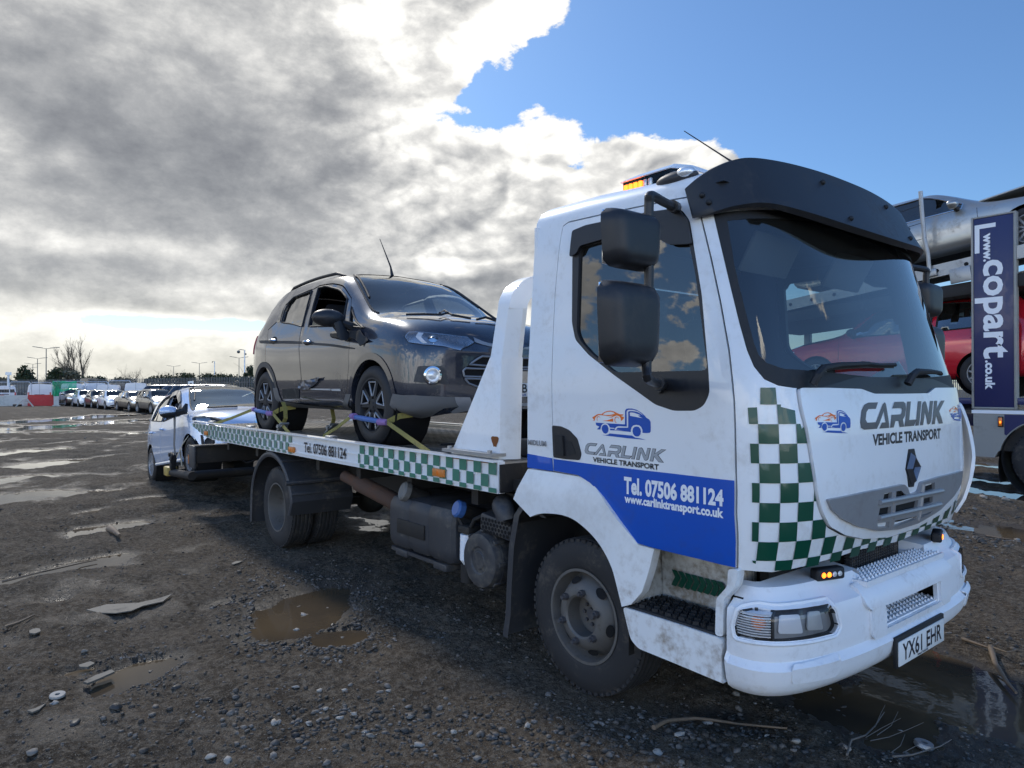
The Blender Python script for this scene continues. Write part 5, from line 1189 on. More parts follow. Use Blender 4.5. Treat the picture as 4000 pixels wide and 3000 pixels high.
def car_paint(name,base,metal=.0,rough=.28,dirt=.25,low=(.25,.8)):
    return worn(name,base,rough,(.20,.17,.13),dirt,2.5,metal=metal,coat=.9,var=.06,low=low)
def wells(par,B,xs,cz,r,mat='void'):
    for cx in xs:
        for s in (-1,1):
            bm=bmnew(); W=B.f['W'](cx); lathe(bm,[(r+.02,0),(r+.02,-.34)],(cx,s*(W-.03),cz),(0,s,0),20,closed=False)
            V=[bm.verts.new((cx+(r+.02)*math.cos(t_),s*(W-.36),cz+(r+.02)*math.sin(t_))) for t_ in np.linspace(0,2*PI,21)[:-1]]; bm.faces.new(V); bmesh.ops.remove_doubles(bm,verts=bm.verts,dist=.02)
            obj('wheel_well',bm,M[mat],par)
def floor_pan(par,B):
    bm=bmnew(); grid(bm,lambda u,v: (lambda p: Vector((p.x,(p.y)*(1-2*v),p.z+.02)))(B.P0(B.u0+(B.u1-B.u0)*u,0.)),30,2); obj('underbody',bm,M['chassis'],par)
def hollow(par,B,x0,x1,dark=True):
    """simple cabin: floor, seats, dash seen through the glass"""
    bm=bmnew(); W=B.f['W']((x0+x1)/2)*.80
    for y in (-.37,.37):
        bm=bmnew(); box(bm,(x0+(x1-x0)*.58,y,.62),(.5,.48,.20),bev=.05); box(bm,(x0+(x1-x0)*.44,y,.92),(.16,.46,.62),(0,-.25,0),bev=.05); box(bm,(x0+(x1-x0)*.42-.08,y,1.28),(.10,.25,.16),(0,-.2,0),bev=.03); obj('front_seat',bm,M['seat'],par)
    bm=bmnew(); box(bm,(x0+(x1-x0)*.16,0,.85),(.20,1.15,.62),(0,-.3,0),bev=.06); obj('rear_seat',bm,M['seat'],par)
    bm=bmnew(); box(bm,(x0+(x1-x0)*.90,0,.90),(.45,2*W,.16),(0,.1,0),bev=.06); box(bm,((x0+x1)/2,0,.42),(x1-x0,2*W,.05))
    tube(bm,[Vector((x0+(x1-x0)*.76,-.37,.95))+Vector((.05*math.sin(a)*.4,.18*math.cos(a),.17*math.sin(a))) for a in np.linspace(0,2*PI,19)[:-1]],.014,6,closed=True); obj('dashboard',bm,M['blackm'],par)
def wing_mirror(par,p,s,mat,sz=(.10,.11,.075)):
    """p = mirror centre, s=-1 right side"""
    bm=bmnew(); bmesh.ops.create_uvsphere(bm,u_segments=16,v_segments=10,radius=1,matrix=Matrix.Translation(p)@Matrix.Diagonal((sz[0],sz[1],sz[2],1)))
    for v in bm.verts:
        if v.co.x<p[0]-sz[0]*.35: v.co.x=p[0]-sz[0]*.35
    m=obj('wing_mirror',bm,mat,par,50); bm=bmnew(); q=Vector(p); tube(bm,[q+Vector((0,-s*sz[1]*.6,-sz[2]*.3)),q+Vector((.03,-s*sz[1]*1.5,-sz[2]*.95))],[.03,.045],8); obj('mirror_stalk',bm,M['blackm'],m); return m
# ---------------------------------------------------------------- dark grey damaged car on the bed
ECO=Body(4.02,{'zb':[(0,.44),(.15,.36),(.4,.31),(1.2,.27),(3.3,.27),(3.7,.24),(4.02,.30)],'W':[(0,.80),(.3,.85),(.7,.875),(1.5,.865),(2.6,.865),(3.2,.88),(3.6,.87),(4.02,.83)],
  'belt':[(0,1.06),(.4,1.045),(1.0,1.01),(2.0,.985),(2.8,.975),(3.2,.955),(3.6,.89),(3.85,.82),(4.02,.74)],
  'zs':[(0,1.09),(.10,1.14),(.22,1.30),(.42,1.49),(.8,1.57),(1.4,1.59),(1.9,1.575),(2.2,1.525),(2.55,1.33),(2.9,1.12),(3.05,1.07),(3.3,1.04),(3.65,.97),(3.85,.89),(4.02,.76)],
  'ys':[(0,.66),(.2,.62),(.6,.60),(1.5,.605),(2.1,.61),(2.5,.67),(2.9,.75),(3.1,.77),(3.5,.74),(4.02,.66)],
  'zt':[(0,1.12),(.10,1.19),(.22,1.38),(.40,1.555),(.8,1.62),(1.5,1.645),(2.0,1.64),(2.3,1.565),(2.7,1.35),(3.0,1.18),(3.12,1.135),(3.3,1.115),(3.6,1.07),(3.82,.995),(4.02,.84)]},df=.46,nf=3.0)
EX=-5.85; EY=.06; EZ=1.086
eS,eSM=ECO.S,ECO.SM
M['darkrefl']=worn('dark_reflector',(.42,.44,.48),.22,(.10,.10,.12),.9,14.,metal=.8,var=.5)
suv=thing('damaged_car','dark grey five-door car with a dented side strapped on the truck bed','car',(EX,EY,EZ))
mwS=Matrix.Translation((EX,EY,EZ)); tS=ECO.tracer(mwS)
E3=lambda X,Y: tS((900+X*.4219)*.553,(1050+Y*.4219)*.553)
F3=lambda X,Y: tS((1500+X*.3917)*.553,(1100+Y*.3917)*.553)
G3=lambda X,Y: tS((900+X*.6027)*.553,(900+Y*.6027)*.553)
pS=car_paint('graphite_paint',(.024,.030,.048),.2,.22,.30,(.2,.9)); pC=worn('grey_sill_plastic',(.125,.128,.132),.48,(.14,.12,.10),.6,4.)
frw=3.18; rrw=.66
win_r=[E3(480,490),E3(500,400),E3(545,310),E3(590,270),E3(700,222),E3(757,200),E3(720,330),E3(668,528),E3(560,515)]
win_f=[E3(728,530),E3(770,350),E3(815,180),E3(880,165),E3(950,172),E3(1040,225),E3(1085,280),E3(1060,420),E3(1050,536)]
win_q=[E3(1115,538),E3(1125,350),E3(1245,545)]
win_b=[E3(432,488),E3(500,340),E3(475,420),E3(462,490)]
# door outlines
dr_=[E3(345,640),E3(350,560),E3(430,490),E3(510,335),E3(590,258),E3(760,190),E3(765,190),E3(655,545),E3(635,700),E3(640,860),E3(655,1020),E3(640,1110),E3(655,1245),E3(480,1225),E3(410,1080),E3(330,920),E3(322,800)]
df_=[E3(660,545),E3(768,190),E3(820,160),E3(950,140),E3(1060,185),E3(1120,270),E3(1118,420),E3(1110,560),E3(1100,720),E3(1095,900),E3(1078,1110),E3(1080,1290),E3(660,1245),E3(645,1110),E3(660,1020),E3(645,860),E3(640,700)]
# windscreen on the skin: sides follow the pillar, mirrored about the centre line
wsS=[(2.98,5.36*TS),(2.90,5.28*TS),(2.6,5.25*TS),(2.28,5.28*TS),(2.12,5.5*TS),(2.10,7.2*TS),(3.09,7.2*TS),(3.06,6.2*TS)]
rwS=[(.40,5.6*TS),(.40,7.2*TS),(.12,7.2*TS),(.12,5.6*TS),(.25,5.45*TS)]
a1=arch(ECO,frw,.335,.375); a2=arch(ECO,rrw,.335,.375)
hlS=rnd([F3(210,550),F3(240,505),F3(330,500),F3(520,515),F3(700,535),F3(830,552),F3(895,610),F3(770,688),F3(600,650),F3(400,630),F3(250,605)],.01,3)
bm=bmnew(); both(bm,ECO,ECO.full(),[a1,a2,grow(dr_,.002),grow(df_,.002),win_q,wsS,rwS],.075); bmesh.ops.remove_doubles(bm,verts=bm.verts,dist=.0008)
bs=obj('body',bm,pS,suv,40)
for S,nm,holes,mt in ((dr_,'rear_door',[win_r],None),(df_,'front_door',[win_f],None)):
    for sd in (eS,eSM):
        bm=bmnew(); panel(bm,inset(S,.004),sd,holes,.07,0,.03); bmesh.ops.recalc_face_normals(bm,faces=bm.faces); d=obj('door',bm,pS,suv,40)
        if nm=='rear_door' or sd is eSM:
            bm=bmnew(); panel(bm,grow(holes[0],.006),sd,[],.08,-.012,0); obj('window_pane',bm,M['tint'],d,180)
        bm=bmnew(); tube(bm,[sd(*q,.002) for q in dens(holes[0],.05)],.010,6,closed=True); obj('window_seal',bm,M['blackm'],d)
        hq=E3(402,668) if nm=='rear_door' else E3(718,685)
        if sd is eS:
            bm=bmnew(); n=14; V=[bm.verts.new(sd(hq[0]+.085*math.cos(a),hq[1]+.045*math.sin(a),.003)) for a in np.linspace(0,2*PI,n+1)[:-1]]; bm.faces.new(V[::-1]); hn=obj('handle_recess',bm,M['void'],d)
            bm=bmnew(); tube(bm,[sd(hq[0]-.09+.18*k/6,hq[1],.012+.022*math.sin(PI*k/6)) for k in range(7)],[.012,.017,.018,.018,.018,.017,.012],8); obj('door_handle',bm,M['chrome'],d)
            # dent: scraped metal on the lower part of the front door
            if nm=='front_door':
                q=[E3(650,1060),E3(700,1035),E3(790,1015),E3(850,1000),E3(835,1030),E3(790,1080),E3(740,1112),E3(690,1115),E3(650,1100)]
                bm=bmnew(); panel(bm,q,lambda u,v,o: sd(u,v,o+.018+.030*float(vnoise(np.array(u*22.),np.array(v*60.),3))),[],.022,.006,0); obj('dent_scrape',bm,worn('scraped_panel',(.14,.15,.18),.3,(.55,.55,.55),.8,16.,metal=.7,var=.6),d,25)
                q=[E3(935,1110),E3(1020,1112),E3(1025,1135),E3(940,1128)]; bm=bmnew(); panel(bm,q,sd,[],.05,.004,0); panel(bm,[E3(740,1105),E3(930,1112),E3(930,1122),E3(745,1118)],sd,[],.05,.004,0); obj('scratch',bm,new_mat('bare_primer',(.42,.42,.42),.6),d)
            if nm=='rear_door':
                q=[E3(480,1115),E3(575,1110),E3(640,1120),E3(640,1200),E3(560,1205),E3(490,1200)]; bm=bmnew(); panel(bm,q,sd,[],.05,.004,0); obj('torn_trim',bm,worn('torn_backing',(.018,.018,.018),.8,(.2,.19,.17),.6,14.),d)
# dark waist strip
bm=bmnew(); panel(bm,[E3(270,665),E3(370,664),E3(560,668),E3(680,674),E3(900,690),E3(1060,715),E3(1150,735),E3(1145,742),E3(1050,738),E3(880,712),E3(680,692),E3(470,690),E3(275,692)],ECO.S,[],.06,.006,0); obj('waist_strip',bm,M['blackm'],suv)
# lower cladding
clad=[E3(400,1100),E3(440,1105),E3(480,1218),E3(640,1245),E3(900,1275),E3(1075,1292),E3(1075,1160),E3(1120,1160),E3(1130,1330),E3(1050,1350),E3(700,1312),E3(500,1290),E3(440,1230)]
both_obj('sill_cladding',ECO,clad,pC,suv)
for cx,name in ((frw,'f'),(rrw,'r')):
    for s in (ECO.S,ECO.SM):
        bm=bmnew(); A=[ECO.xz(cx+.373*math.cos(a),.335+.373*math.sin(a)) for a in np.linspace(-.1,PI+.1,28)]; Bq=[ECO.xz(cx+.43*math.cos(a),.335+.43*math.sin(a)) for a in np.linspace(-.1,PI+.1,28)]
        va=[bm.verts.new(s(*q,.004)) for q in A]; vi=[bm.verts.new(s(*q,-.05)) for q in A]; vb=[bm.verts.new(s(*q,.006)) for q in Bq]
        for i in range(27): bm.faces.new((va[i],va[i+1],vb[i+1],vb[i])); bm.faces.new((vi[i],vi[i+1],va[i+1],va[i]))
        obj('arch_trim',bm,M['gplast'] if cx==rrw else pS,suv,50)
lowb=[E3(1515,1155),E3(1700,1168),E3(1896,1175)]
lowb=[F3(100,1115),F3(300,1130),F3(560,1145),F3(705,1150),F3(750,1245),F3(600,1255),F3(480,1330),F3(380,1355),F3(200,1350),F3(130,1300)]
both_obj('bumper_cladding',ECO,lowb,pC,suv,.05,.010)
skid=[F3(708,1150),F3(850,1152),F3(895,1220),(ECO.u1,F3(895,1220)[1]),(ECO.u1,.10),F3(800,1380),F3(690,1330),F3(665,1290),F3(750,1245)]
bm=bmnew(); both(bm,ECO,skid,[],.05,.009,0); obj('skid_plate',bm,M['silver'],suv,50)
# lamps
for S in (ECO.S,ECO.SM):
    bm=bmnew(); panel(bm,grow(hlS,.008),S,[],.04,.003,0); h=obj('headlight',bm,M['blackm'],suv,60)
    bm=bmnew(); panel(bm,hlS,S,[],.03,.004,0); obj('headlight_reflector',bm,M['darkrefl'],h,20)
    q=[F3(340,510),F3(400,520),F3(370,560),F3(430,620),F3(385,615),F3(320,560)]; bm=bmnew(); panel(bm,q,S,[],.03,.006,0); obj('daylight_strip',bm,M['wink'],h)
    bm=bmnew(); 
    for X,Y,r in ((490,575,.040),):
        q=F3(X,Y); p=S(*q,.004); n=(S(*q,.1)-S(*q,0)).normalized(); lathe(bm,[(.008,.012),(.02,.008),(r,.001)],p,n,16)
    obj('lamp_bowl',bm,M['chrome'],h)
    bm=bmnew(); panel(bm,hlS,S,[],.03,.016,0); obj('headlight_lens',bm,M['lensg'],h,180)
    fs=rnd([F3(345,845),F3(600,842),F3(655,1025),F3(300,1000)],.01,3); bm=bmnew(); panel(bm,fs,S,[],.04,.006,0); f=obj('fog_light_surround',bm,M['gplast'],suv,50)
    q=F3(480,930); p=S(*q,.006); n=(S(*q,.1)-S(*q,0)).normalized(); n=(n+Vector((.35,0,0))).normalized(); bm=bmnew(); lathe(bm,[(.075,-.01),(.068,.035),(.055,.040),(.046,.012)],p,n,24); obj('fog_light_ring',bm,M['chrome'],f)
    bm=bmnew(); lathe(bm,[(.048,.012),(.03,.022),(.001,.026)],p,n,20); obj('fog_light_lens',bm,M['refl'],f)
    bm=bmnew(); panel(bm,[ECO.xz(.03,.86),ECO.xz(.20,.87),ECO.xz(.17,1.08),ECO.xz(.06,1.10)],S,[],.04,.008,.01); obj('tail_light',bm,M['red'],suv)
cl=ECO.u1
gp=rnd([F3(985,745),(cl,F3(985,745)[1]),(cl,F3(960,1060)[1]),F3(960,1062),F3(830,1010),F3(800,975),F3(775,890),F3(850,830)],.008,3)
bm=bmnew(); both(bm,ECO,gp,[],.04,.004,0); gr=obj('front_grille',bm,M['void'],suv,50)
bm=bmnew()
for S in (ECO.S,ECO.SM):
    z1,z2,z3,z4=F3(1000,745)[1],F3(900,860)[1],F3(900,945)[1],F3(950,1055)[1]
    L1=[(cl-.01,z1),F3(985,748),F3(850,828),(cl-.01,F3(860,832)[1])]; L2=[(cl-.01,z2),F3(815,860),F3(780,890),F3(800,945),(cl-.01,z3)]; L3=[(cl-.01,F3(820,972)[1]),F3(808,972),F3(835,1015),F3(960,1058)]
    for L_ in (L1,L2,L3):
        PP=[]
        for a,b in zip(L_,L_[1:]): PP+=[(a[0]+(b[0]-a[0])*k/6,a[1]+(b[1]-a[1])*k/6) for k in range(6)]
        tube(bm,[S(*q,.010) for q in PP+[L_[-1]]],.008,6)
obj('grille_surround',bm,M['silver'],gr)
bm=bmnew(); both(bm,ECO,[(cl-.33,F3(900,565)[1]),(cl,F3(900,560)[1]),(cl,F3(900,600)[1]),F3(905,600),F3(885,558)],[],.04,.006,0); obj('nose_bar',bm,M['silver'],suv)
c=ECO.S(cl,F3(1000,590)[1],.0); bm=bmnew(); lathe(bm,[(.001,.012),(.05,.012),(.056,.006),(.058,.0)],(0,0,0),(0,0,1),28)
bmesh.ops.scale(bm,vec=(1.5,.62,1),verts=bm.verts); mt=Matrix.Translation(c+Vector((.012,0,0)))@Matrix(((0,0,1,0),(1,0,0,0),(0,1,0,0),(0,0,0,1))); bmesh.ops.transform(bm,matrix=mt,verts=bm.verts); bd=obj('oval_badge',bm,new_mat('badge_blue',(.015,.05,.16),.25),suv)
bm=bmnew(); lay_text(bm,'Ford',lambda u,v,o: c+Vector((.0265,-.05+.10*u,-.014+.032*v))); obj('badge_lettering',bm,M['chrome'],bd,smooth=False)
zp=mwS.inverted()@at(1117,842,'x',EX+4.03)
bm=bmnew(); box(bm,(4.035,0,zp.z-.0),(.012,.52,.115),bev=.003); pl=obj('number_plate',bm,M['plate'],suv)
bm=bmnew(); lay_text(bm,'MT16 BCE',lambda u,v,o: Vector((4.042,-.235+.47*u,zp.z-.022+.068*v)),bold=.018); obj('plate_lettering',bm,M['ink'],pl,smooth=False)
bm=bmnew(); lay_text(bm,'Rufus Carr Ltd',lambda u,v,o: Vector((4.042,-.09+.18*u,zp.z-.047+.013*v))); obj('dealer_lettering',bm,M['lblue'],pl,smooth=False)
# glass, wipers, aerial, roof rails, mirrors, wheels
bm=bmnew(); both(bm,ECO,[(min(max(u,0),4),v) for u,v in grow(wsS,.012)],[],.07,-.004,0,clip=[(0,0),(4.1,0),(4.1,7*TS),(0,7*TS)]); bmesh.ops.remove_doubles(bm,verts=bm.verts,dist=.001); obj('windscreen',bm,M['glass'],suv,180)
for sd in (eS,eSM): bm=bmnew(); tube(bm,[sd(*q,.0) for q in dens(wsS[:5],.06)[:-4]],.011,6); obj('windscreen_seal',bm,M['blackm'],suv)
bm=bmnew(); both(bm,ECO,grow(rwS,.01),[],.08,-.004,0,clip=[(0,0),(4.1,0),(4.1,7*TS),(0,7*TS)]); obj('rear_window',bm,M['tint'],suv,180)
for S in (ECO.S,ECO.SM):
    bm=bmnew(); panel(bm,grow(win_q,.006),S,[],.06,-.006,0); obj('quarter_glass',bm,M['tint'],suv); 
    bm=bmnew(); tube(bm,[S(*q,.002) for q in dens(win_q,.05)],.010,6,closed=True); obj('window_seal',bm,M['blackm'],suv)
    bm=bmnew(); panel(bm,win_b,S,[],.06,.004,0); obj('quarter_panel_glass',bm,M['tint'],suv)
    bm=bmnew(); tube(bm,[S(x,5.25*TS,.03 if 0<i<8 else .0) for i,x in enumerate(np.linspace(.55,2.05,9))],[.010]+[.017]*7+[.010],8); obj('roof_rail',bm,M['blackm'],suv)
bm=bmnew(); cw=lambda X,Y,o: ECO.S(*F3(X,Y),o); tube(bm,[cw(225,352,.02),cw(400,355,.025),cw(560,365,.03),cw(650,352,.035)],.010,6); tube(bm,[cw(560,350,.03),cw(600,340,.045),cw(680,370,.03),cw(860,392,.02)],.010,6); obj('wiper',bm,M['blackm'],suv)
bm=bmnew(); tube(bm,[cw(920,402,.02),cw(1010,395,.035),cw(1130,405,.02)],.011,6); obj('wiper',bm,M['blackm'],suv)
p0=ECO.S(2.02,6.95*TS); 
bm=bmnew(); tube(bm,[p0,p0+Vector((-.035,0,.10)),p0+Vector((-.27,0,.43))],[.018,.009,.003],8); obj('roof_aerial',bm,M['blackm'],suv)
iv=mwS.inverted()
mc=iv@at((900+905*.4219)*.553,(1050+455*.4219)*.553,'y',EY-1.02)
mm=wing_mirror(suv,mc,-1,M['black'],(.09,.15,.078)); wing_mirror(suv,Vector((mc.x,1.02,1.06)),1,M['black'])
# broken mirror foot hanging in front of the door
bm=bmnew(); e=lambda X,Y,o=.03: ECO.S(*E3(X,Y),o); tube(bm,[mc+Vector((.04,.06,-.05)),mc+Vector((.09,.10,-.15)),e(1015,630,.07)],[.05,.055,.03],8); obj('mirror_arm',bm,M['blackm'],mm)
bm=bmnew(); panel(bm,[E3(1075,580),E3(1225,575),E3(1240,620),E3(1295,670),E3(1250,690),E3(1218,715),E3(1205,680),E3(1140,645),E3(1095,625)],lambda u,v,o: ECO.S(u,v,o+.015*math.sin(u*30)),[],.05,.02,.01); obj('torn_mirror_cover',bm,M['blackm'],mm)
wells(suv,ECO,(frw,rrw),.335,.375); floor_pan(suv,ECO); hollow(suv,ECO,.5,3.0)
for cx in (frw,rrw):
    for s in (-1,1): alloy(suv,(cx,s*.765,.328),.328,.228,.205,'y5',s,44)
# ---------------------------------------------------------------- pale blue-white hatchback on the lift
UP=Body(3.54,{'zb':[(0,.36),(.15,.28),(.5,.22),(3.0,.21),(3.3,.20),(3.54,.26)],'W':[(0,.74),(.3,.80),(.8,.82),(2.5,.82),(3.0,.815),(3.54,.76)],
  'belt':[(0,.98),(.5,.96),(1.2,.925),(2.1,.885),(2.6,.875),(2.95,.85),(3.25,.76),(3.54,.62)],
  'zs':[(0,1.0),(.05,1.10),(.16,1.30),(.40,1.39),(.9,1.42),(1.5,1.42),(1.85,1.375),(2.2,1.19),(2.55,.985),(2.7,.935),(3.0,.885),(3.3,.79),(3.54,.66)],
  'ys':[(0,.62),(.2,.60),(.7,.575),(1.6,.575),(1.9,.585),(2.3,.65),(2.6,.70),(2.9,.70),(3.54,.62)],
  'zt':[(0,1.03),(.05,1.13),(.15,1.36),(.35,1.44),(.9,1.475),(1.5,1.478),(1.88,1.43),(2.3,1.22),(2.68,1.03),(2.8,.99),(3.1,.93),(3.35,.83),(3.54,.72)]},df=.50,nf=2.5)
HP=7.07; hx,hy=-10.27,-.11
Mh=Matrix.Translation((hx,hy,0))@Matrix.Rotation(-R(HP),4,'Y')@Matrix.Translation((-.53,0,0))
up_=thing('towed_hatchback','pale blue-white hatchback towed behind the truck, front wheels on the lift','car'); up_.matrix_world=Mh; up_.location=Mh.translation; up_.rotation_euler=Mh.to_euler()
uS,uSM=UP.S,UP.SM; tH=UP.tracer(Mh); E4=lambda X,Y: tH((500+X*.27125)*.553,(1480+Y*.27125)*.553)
pU=car_paint('pale_blue_paint',(.50,.61,.80),.15,.20,.20,(.1,.5)); M['pU']=pU
uf,ur_=2.95,.53
b1=arch(UP,uf,.29,.335); b2=arch(UP,ur_,.29,.335)
wsU=[(2.62,5.30*TS),(2.40,5.22*TS),(2.1,5.25*TS),(1.86,5.4*TS),(1.80,5.8*TS),(1.79,7.2*TS),(2.70,7.2*TS),(2.68,6.2*TS)]
rwU=[(.30,5.6*TS),(.30,7.2*TS),(.08,7.2*TS),(.08,5.6*TS)]
wf=UP.side([(1.36,.93),(1.36,1.36),(1.75,1.355),(1.95,1.25),(2.25,1.06),(2.36,.93)])
wr=UP.side([(.45,1.02),(.60,1.27),(.80,1.35),(1.28,1.37),(1.28,.94)])
d1=UP.side([(1.32,.30),(1.32,.93),(1.32,1.39),(1.75,1.375),(1.98,1.26),(2.28,1.06),(2.42,.90),(2.45,.6),(2.42,.32)])
d0=UP.side([(.80,.45),(.66,.62),(.42,.80),(.38,1.0),(.55,1.28),(.78,1.375),(1.31,1.39),(1.31,.93),(1.31,.30),(.92,.30)])
bm=bmnew(); both(bm,UP,UP.full(),[b1,b2,grow(d0,.002),grow(d1,.002),wsU,rwU],.075); bmesh.ops.remove_doubles(bm,verts=bm.verts,dist=.0008); obj('body',bm,pU,up_,40)
for S in (uS,uSM):
    for S_,wn in ((d1,wf),(d0,wr)):
        bm=bmnew(); panel(bm,inset(S_,.004),S,[wn],.07,0,.03); bmesh.ops.recalc_face_normals(bm,faces=bm.faces); d=obj('door',bm,pU,up_,40)
        if S_ is d0 or S is uSM: bm=bmnew(); panel(bm,grow(wn,.006),S,[],.08,-.010,0); obj('window_pane',bm,M['tint'],d,180)
        bm=bmnew(); tube(bm,[S(*q,.002) for q in dens(wn,.05)],.009,6,closed=True); obj('window_seal',bm,M['blackm'],d)
        hq=UP.xz(1.45 if S_ is d1 else .74,.80); bm=bmnew(); tube(bm,[S(hq[0]-.07+.14*k/6,hq[1],.010+.024*math.sin(PI*k/6)) for k in range(7)],[.013,.019,.02,.02,.02,.019,.013],8); obj('door_handle',bm,pU,d)
        if S_ is d1: bm=bmnew(); panel(bm,UP.side([(1.36,1.30),(1.36,1.385),(1.75,1.375),(1.97,1.265),(2.10,1.17),(2.06,1.14),(1.90,1.23),(1.73,1.31)]),S,[],.05,.022,.008); obj('wind_deflector',bm,M['tint'],d,60)
    bm=bmnew(); hq=rnd([E4(925,575),E4(960,540),E4(1100,530),E4(1250,550),E4(1350,590),E4(1375,630),E4(1250,645),E4(960,640)],.01,3); panel(bm,hq,S,[],.03,.004,0); h=obj('headlight',bm,M['blackm'],up_,60)
    bm=bmnew(); panel(bm,rnd([E4(985,570),E4(1180,565),E4(1205,600),E4(1190,636),E4(1000,634)],.01,3),S,[],.03,.006,0); obj('headlight_reflector',bm,M['refl'],h); bm=bmnew(); panel(bm,hq,S,[],.03,.014,0); obj('headlight_lens',bm,M['lensg'],h,180)
    bm=bmnew(); panel(bm,[E4(1045,810),E4(1075,805),E4(1100,930),E4(1140,982),E4(1230,990),E4(1230,1000),E4(1110,1000),E4(1060,930)],S,[],.04,.005,0); obj('bumper_slot',bm,M['blackm'],up_)
    q=E4(1180,905); p=S(*q,.004); n=(S(*q,.1)-S(*q,0)).normalized(); bm=bmnew(); lathe(bm,[(.07,.0),(.06,.014),(.05,.008),(.001,.004)],p,n,20); obj('fog_light',bm,M['blackm'],up_)
    bm=bmnew(); panel(bm,[UP.xz(.03,.72),UP.xz(.13,.73),UP.xz(.11,1.0),UP.xz(.04,1.0)],S,[],.04,.010,.012); obj('tail_light',bm,M['red'],up_)
    bm=bmnew(); tube(bm,[S(*UP.xz(x,.275),.006) for x in np.linspace(.9,2.58,10)],.030,8); obj('sill',bm,pU,up_)
bm=bmnew(); both(bm,UP,grow(wsU,.012),[],.07,-.004,0,clip=[(0,0),(3.5,0),(3.5,7*TS),(0,7*TS)]); bmesh.ops.remove_doubles(bm,verts=bm.verts,dist=.001); obj('windscreen',bm,M['glass'],up_,180)
for S in (UP.S,UP.SM): bm=bmnew(); tube(bm,[S(*q,.0) for q in dens(wsU[:5],.06)[:-4]],.010,6); obj('windscreen_seal',bm,M['blackm'],up_)
bm=bmnew(); both(bm,UP,grow(rwU,.01),[],.08,-.004,0,clip=[(0,0),(3.5,0),(3.5,7*TS),(0,7*TS)]); obj('rear_window',bm,M['tint'],up_,180)
bm=bmnew(); tube(bm,[UP.S(2.73,6.9*TS,.012),UP.S(2.73,6.3*TS,.014),UP.S(2.70,5.9*TS,.014)],.010,6); obj('wiper',bm,M['blackm'],up_)
mi=Mh.inverted(); mc=mi@at((500+580*.27125)*.553,(1480+470*.27125)*.553,'y',hy-.97)
bm=bmnew(); bmesh.ops.create_uvsphere(bm,u_segments=18,v_segments=12,radius=1,matrix=Matrix.Translation(mc)@Matrix.Diagonal((.11,.13,.085,1)))
wm=obj('wing_mirror',bm,pU,up_); bm=bmnew(); bmesh.ops.create_uvsphere(bm,u_segments=18,v_segments=12,radius=1,matrix=Matrix.Translation(mc+Vector((.0,.01,-.035)))@Matrix.Diagonal((.108,.125,.062,1))); tube(bm,[mc+Vector((.02,.06,-.03)),mc+Vector((.10,.20,-.0)),mc+Vector((.12,.22,.10))],[.05,.06,.02],8); obj('mirror_base',bm,M['blackm'],wm)
wing_mirror(up_,Vector((mc.x,.97,mc.z)),1,pU)
c=UP.S(UP.u1,E4(1770,590)[1],.0); bm=bmnew(); lathe(bm,[(.001,.012),(.060,.012),(.072,.016),(.075,0)],c,(1,0,.15),28); rb=obj('round_badge',bm,M['chrome'],up_)
wells(up_,UP,(uf,ur_),.29,.335); floor_pan(up_,UP); hollow(up_,UP,.4,2.65)
for cx in (uf,ur_):
    for s in (-1,1): alloy(up_,(cx,s*.72,.285),.285,.19,.175,'multi',s,40)
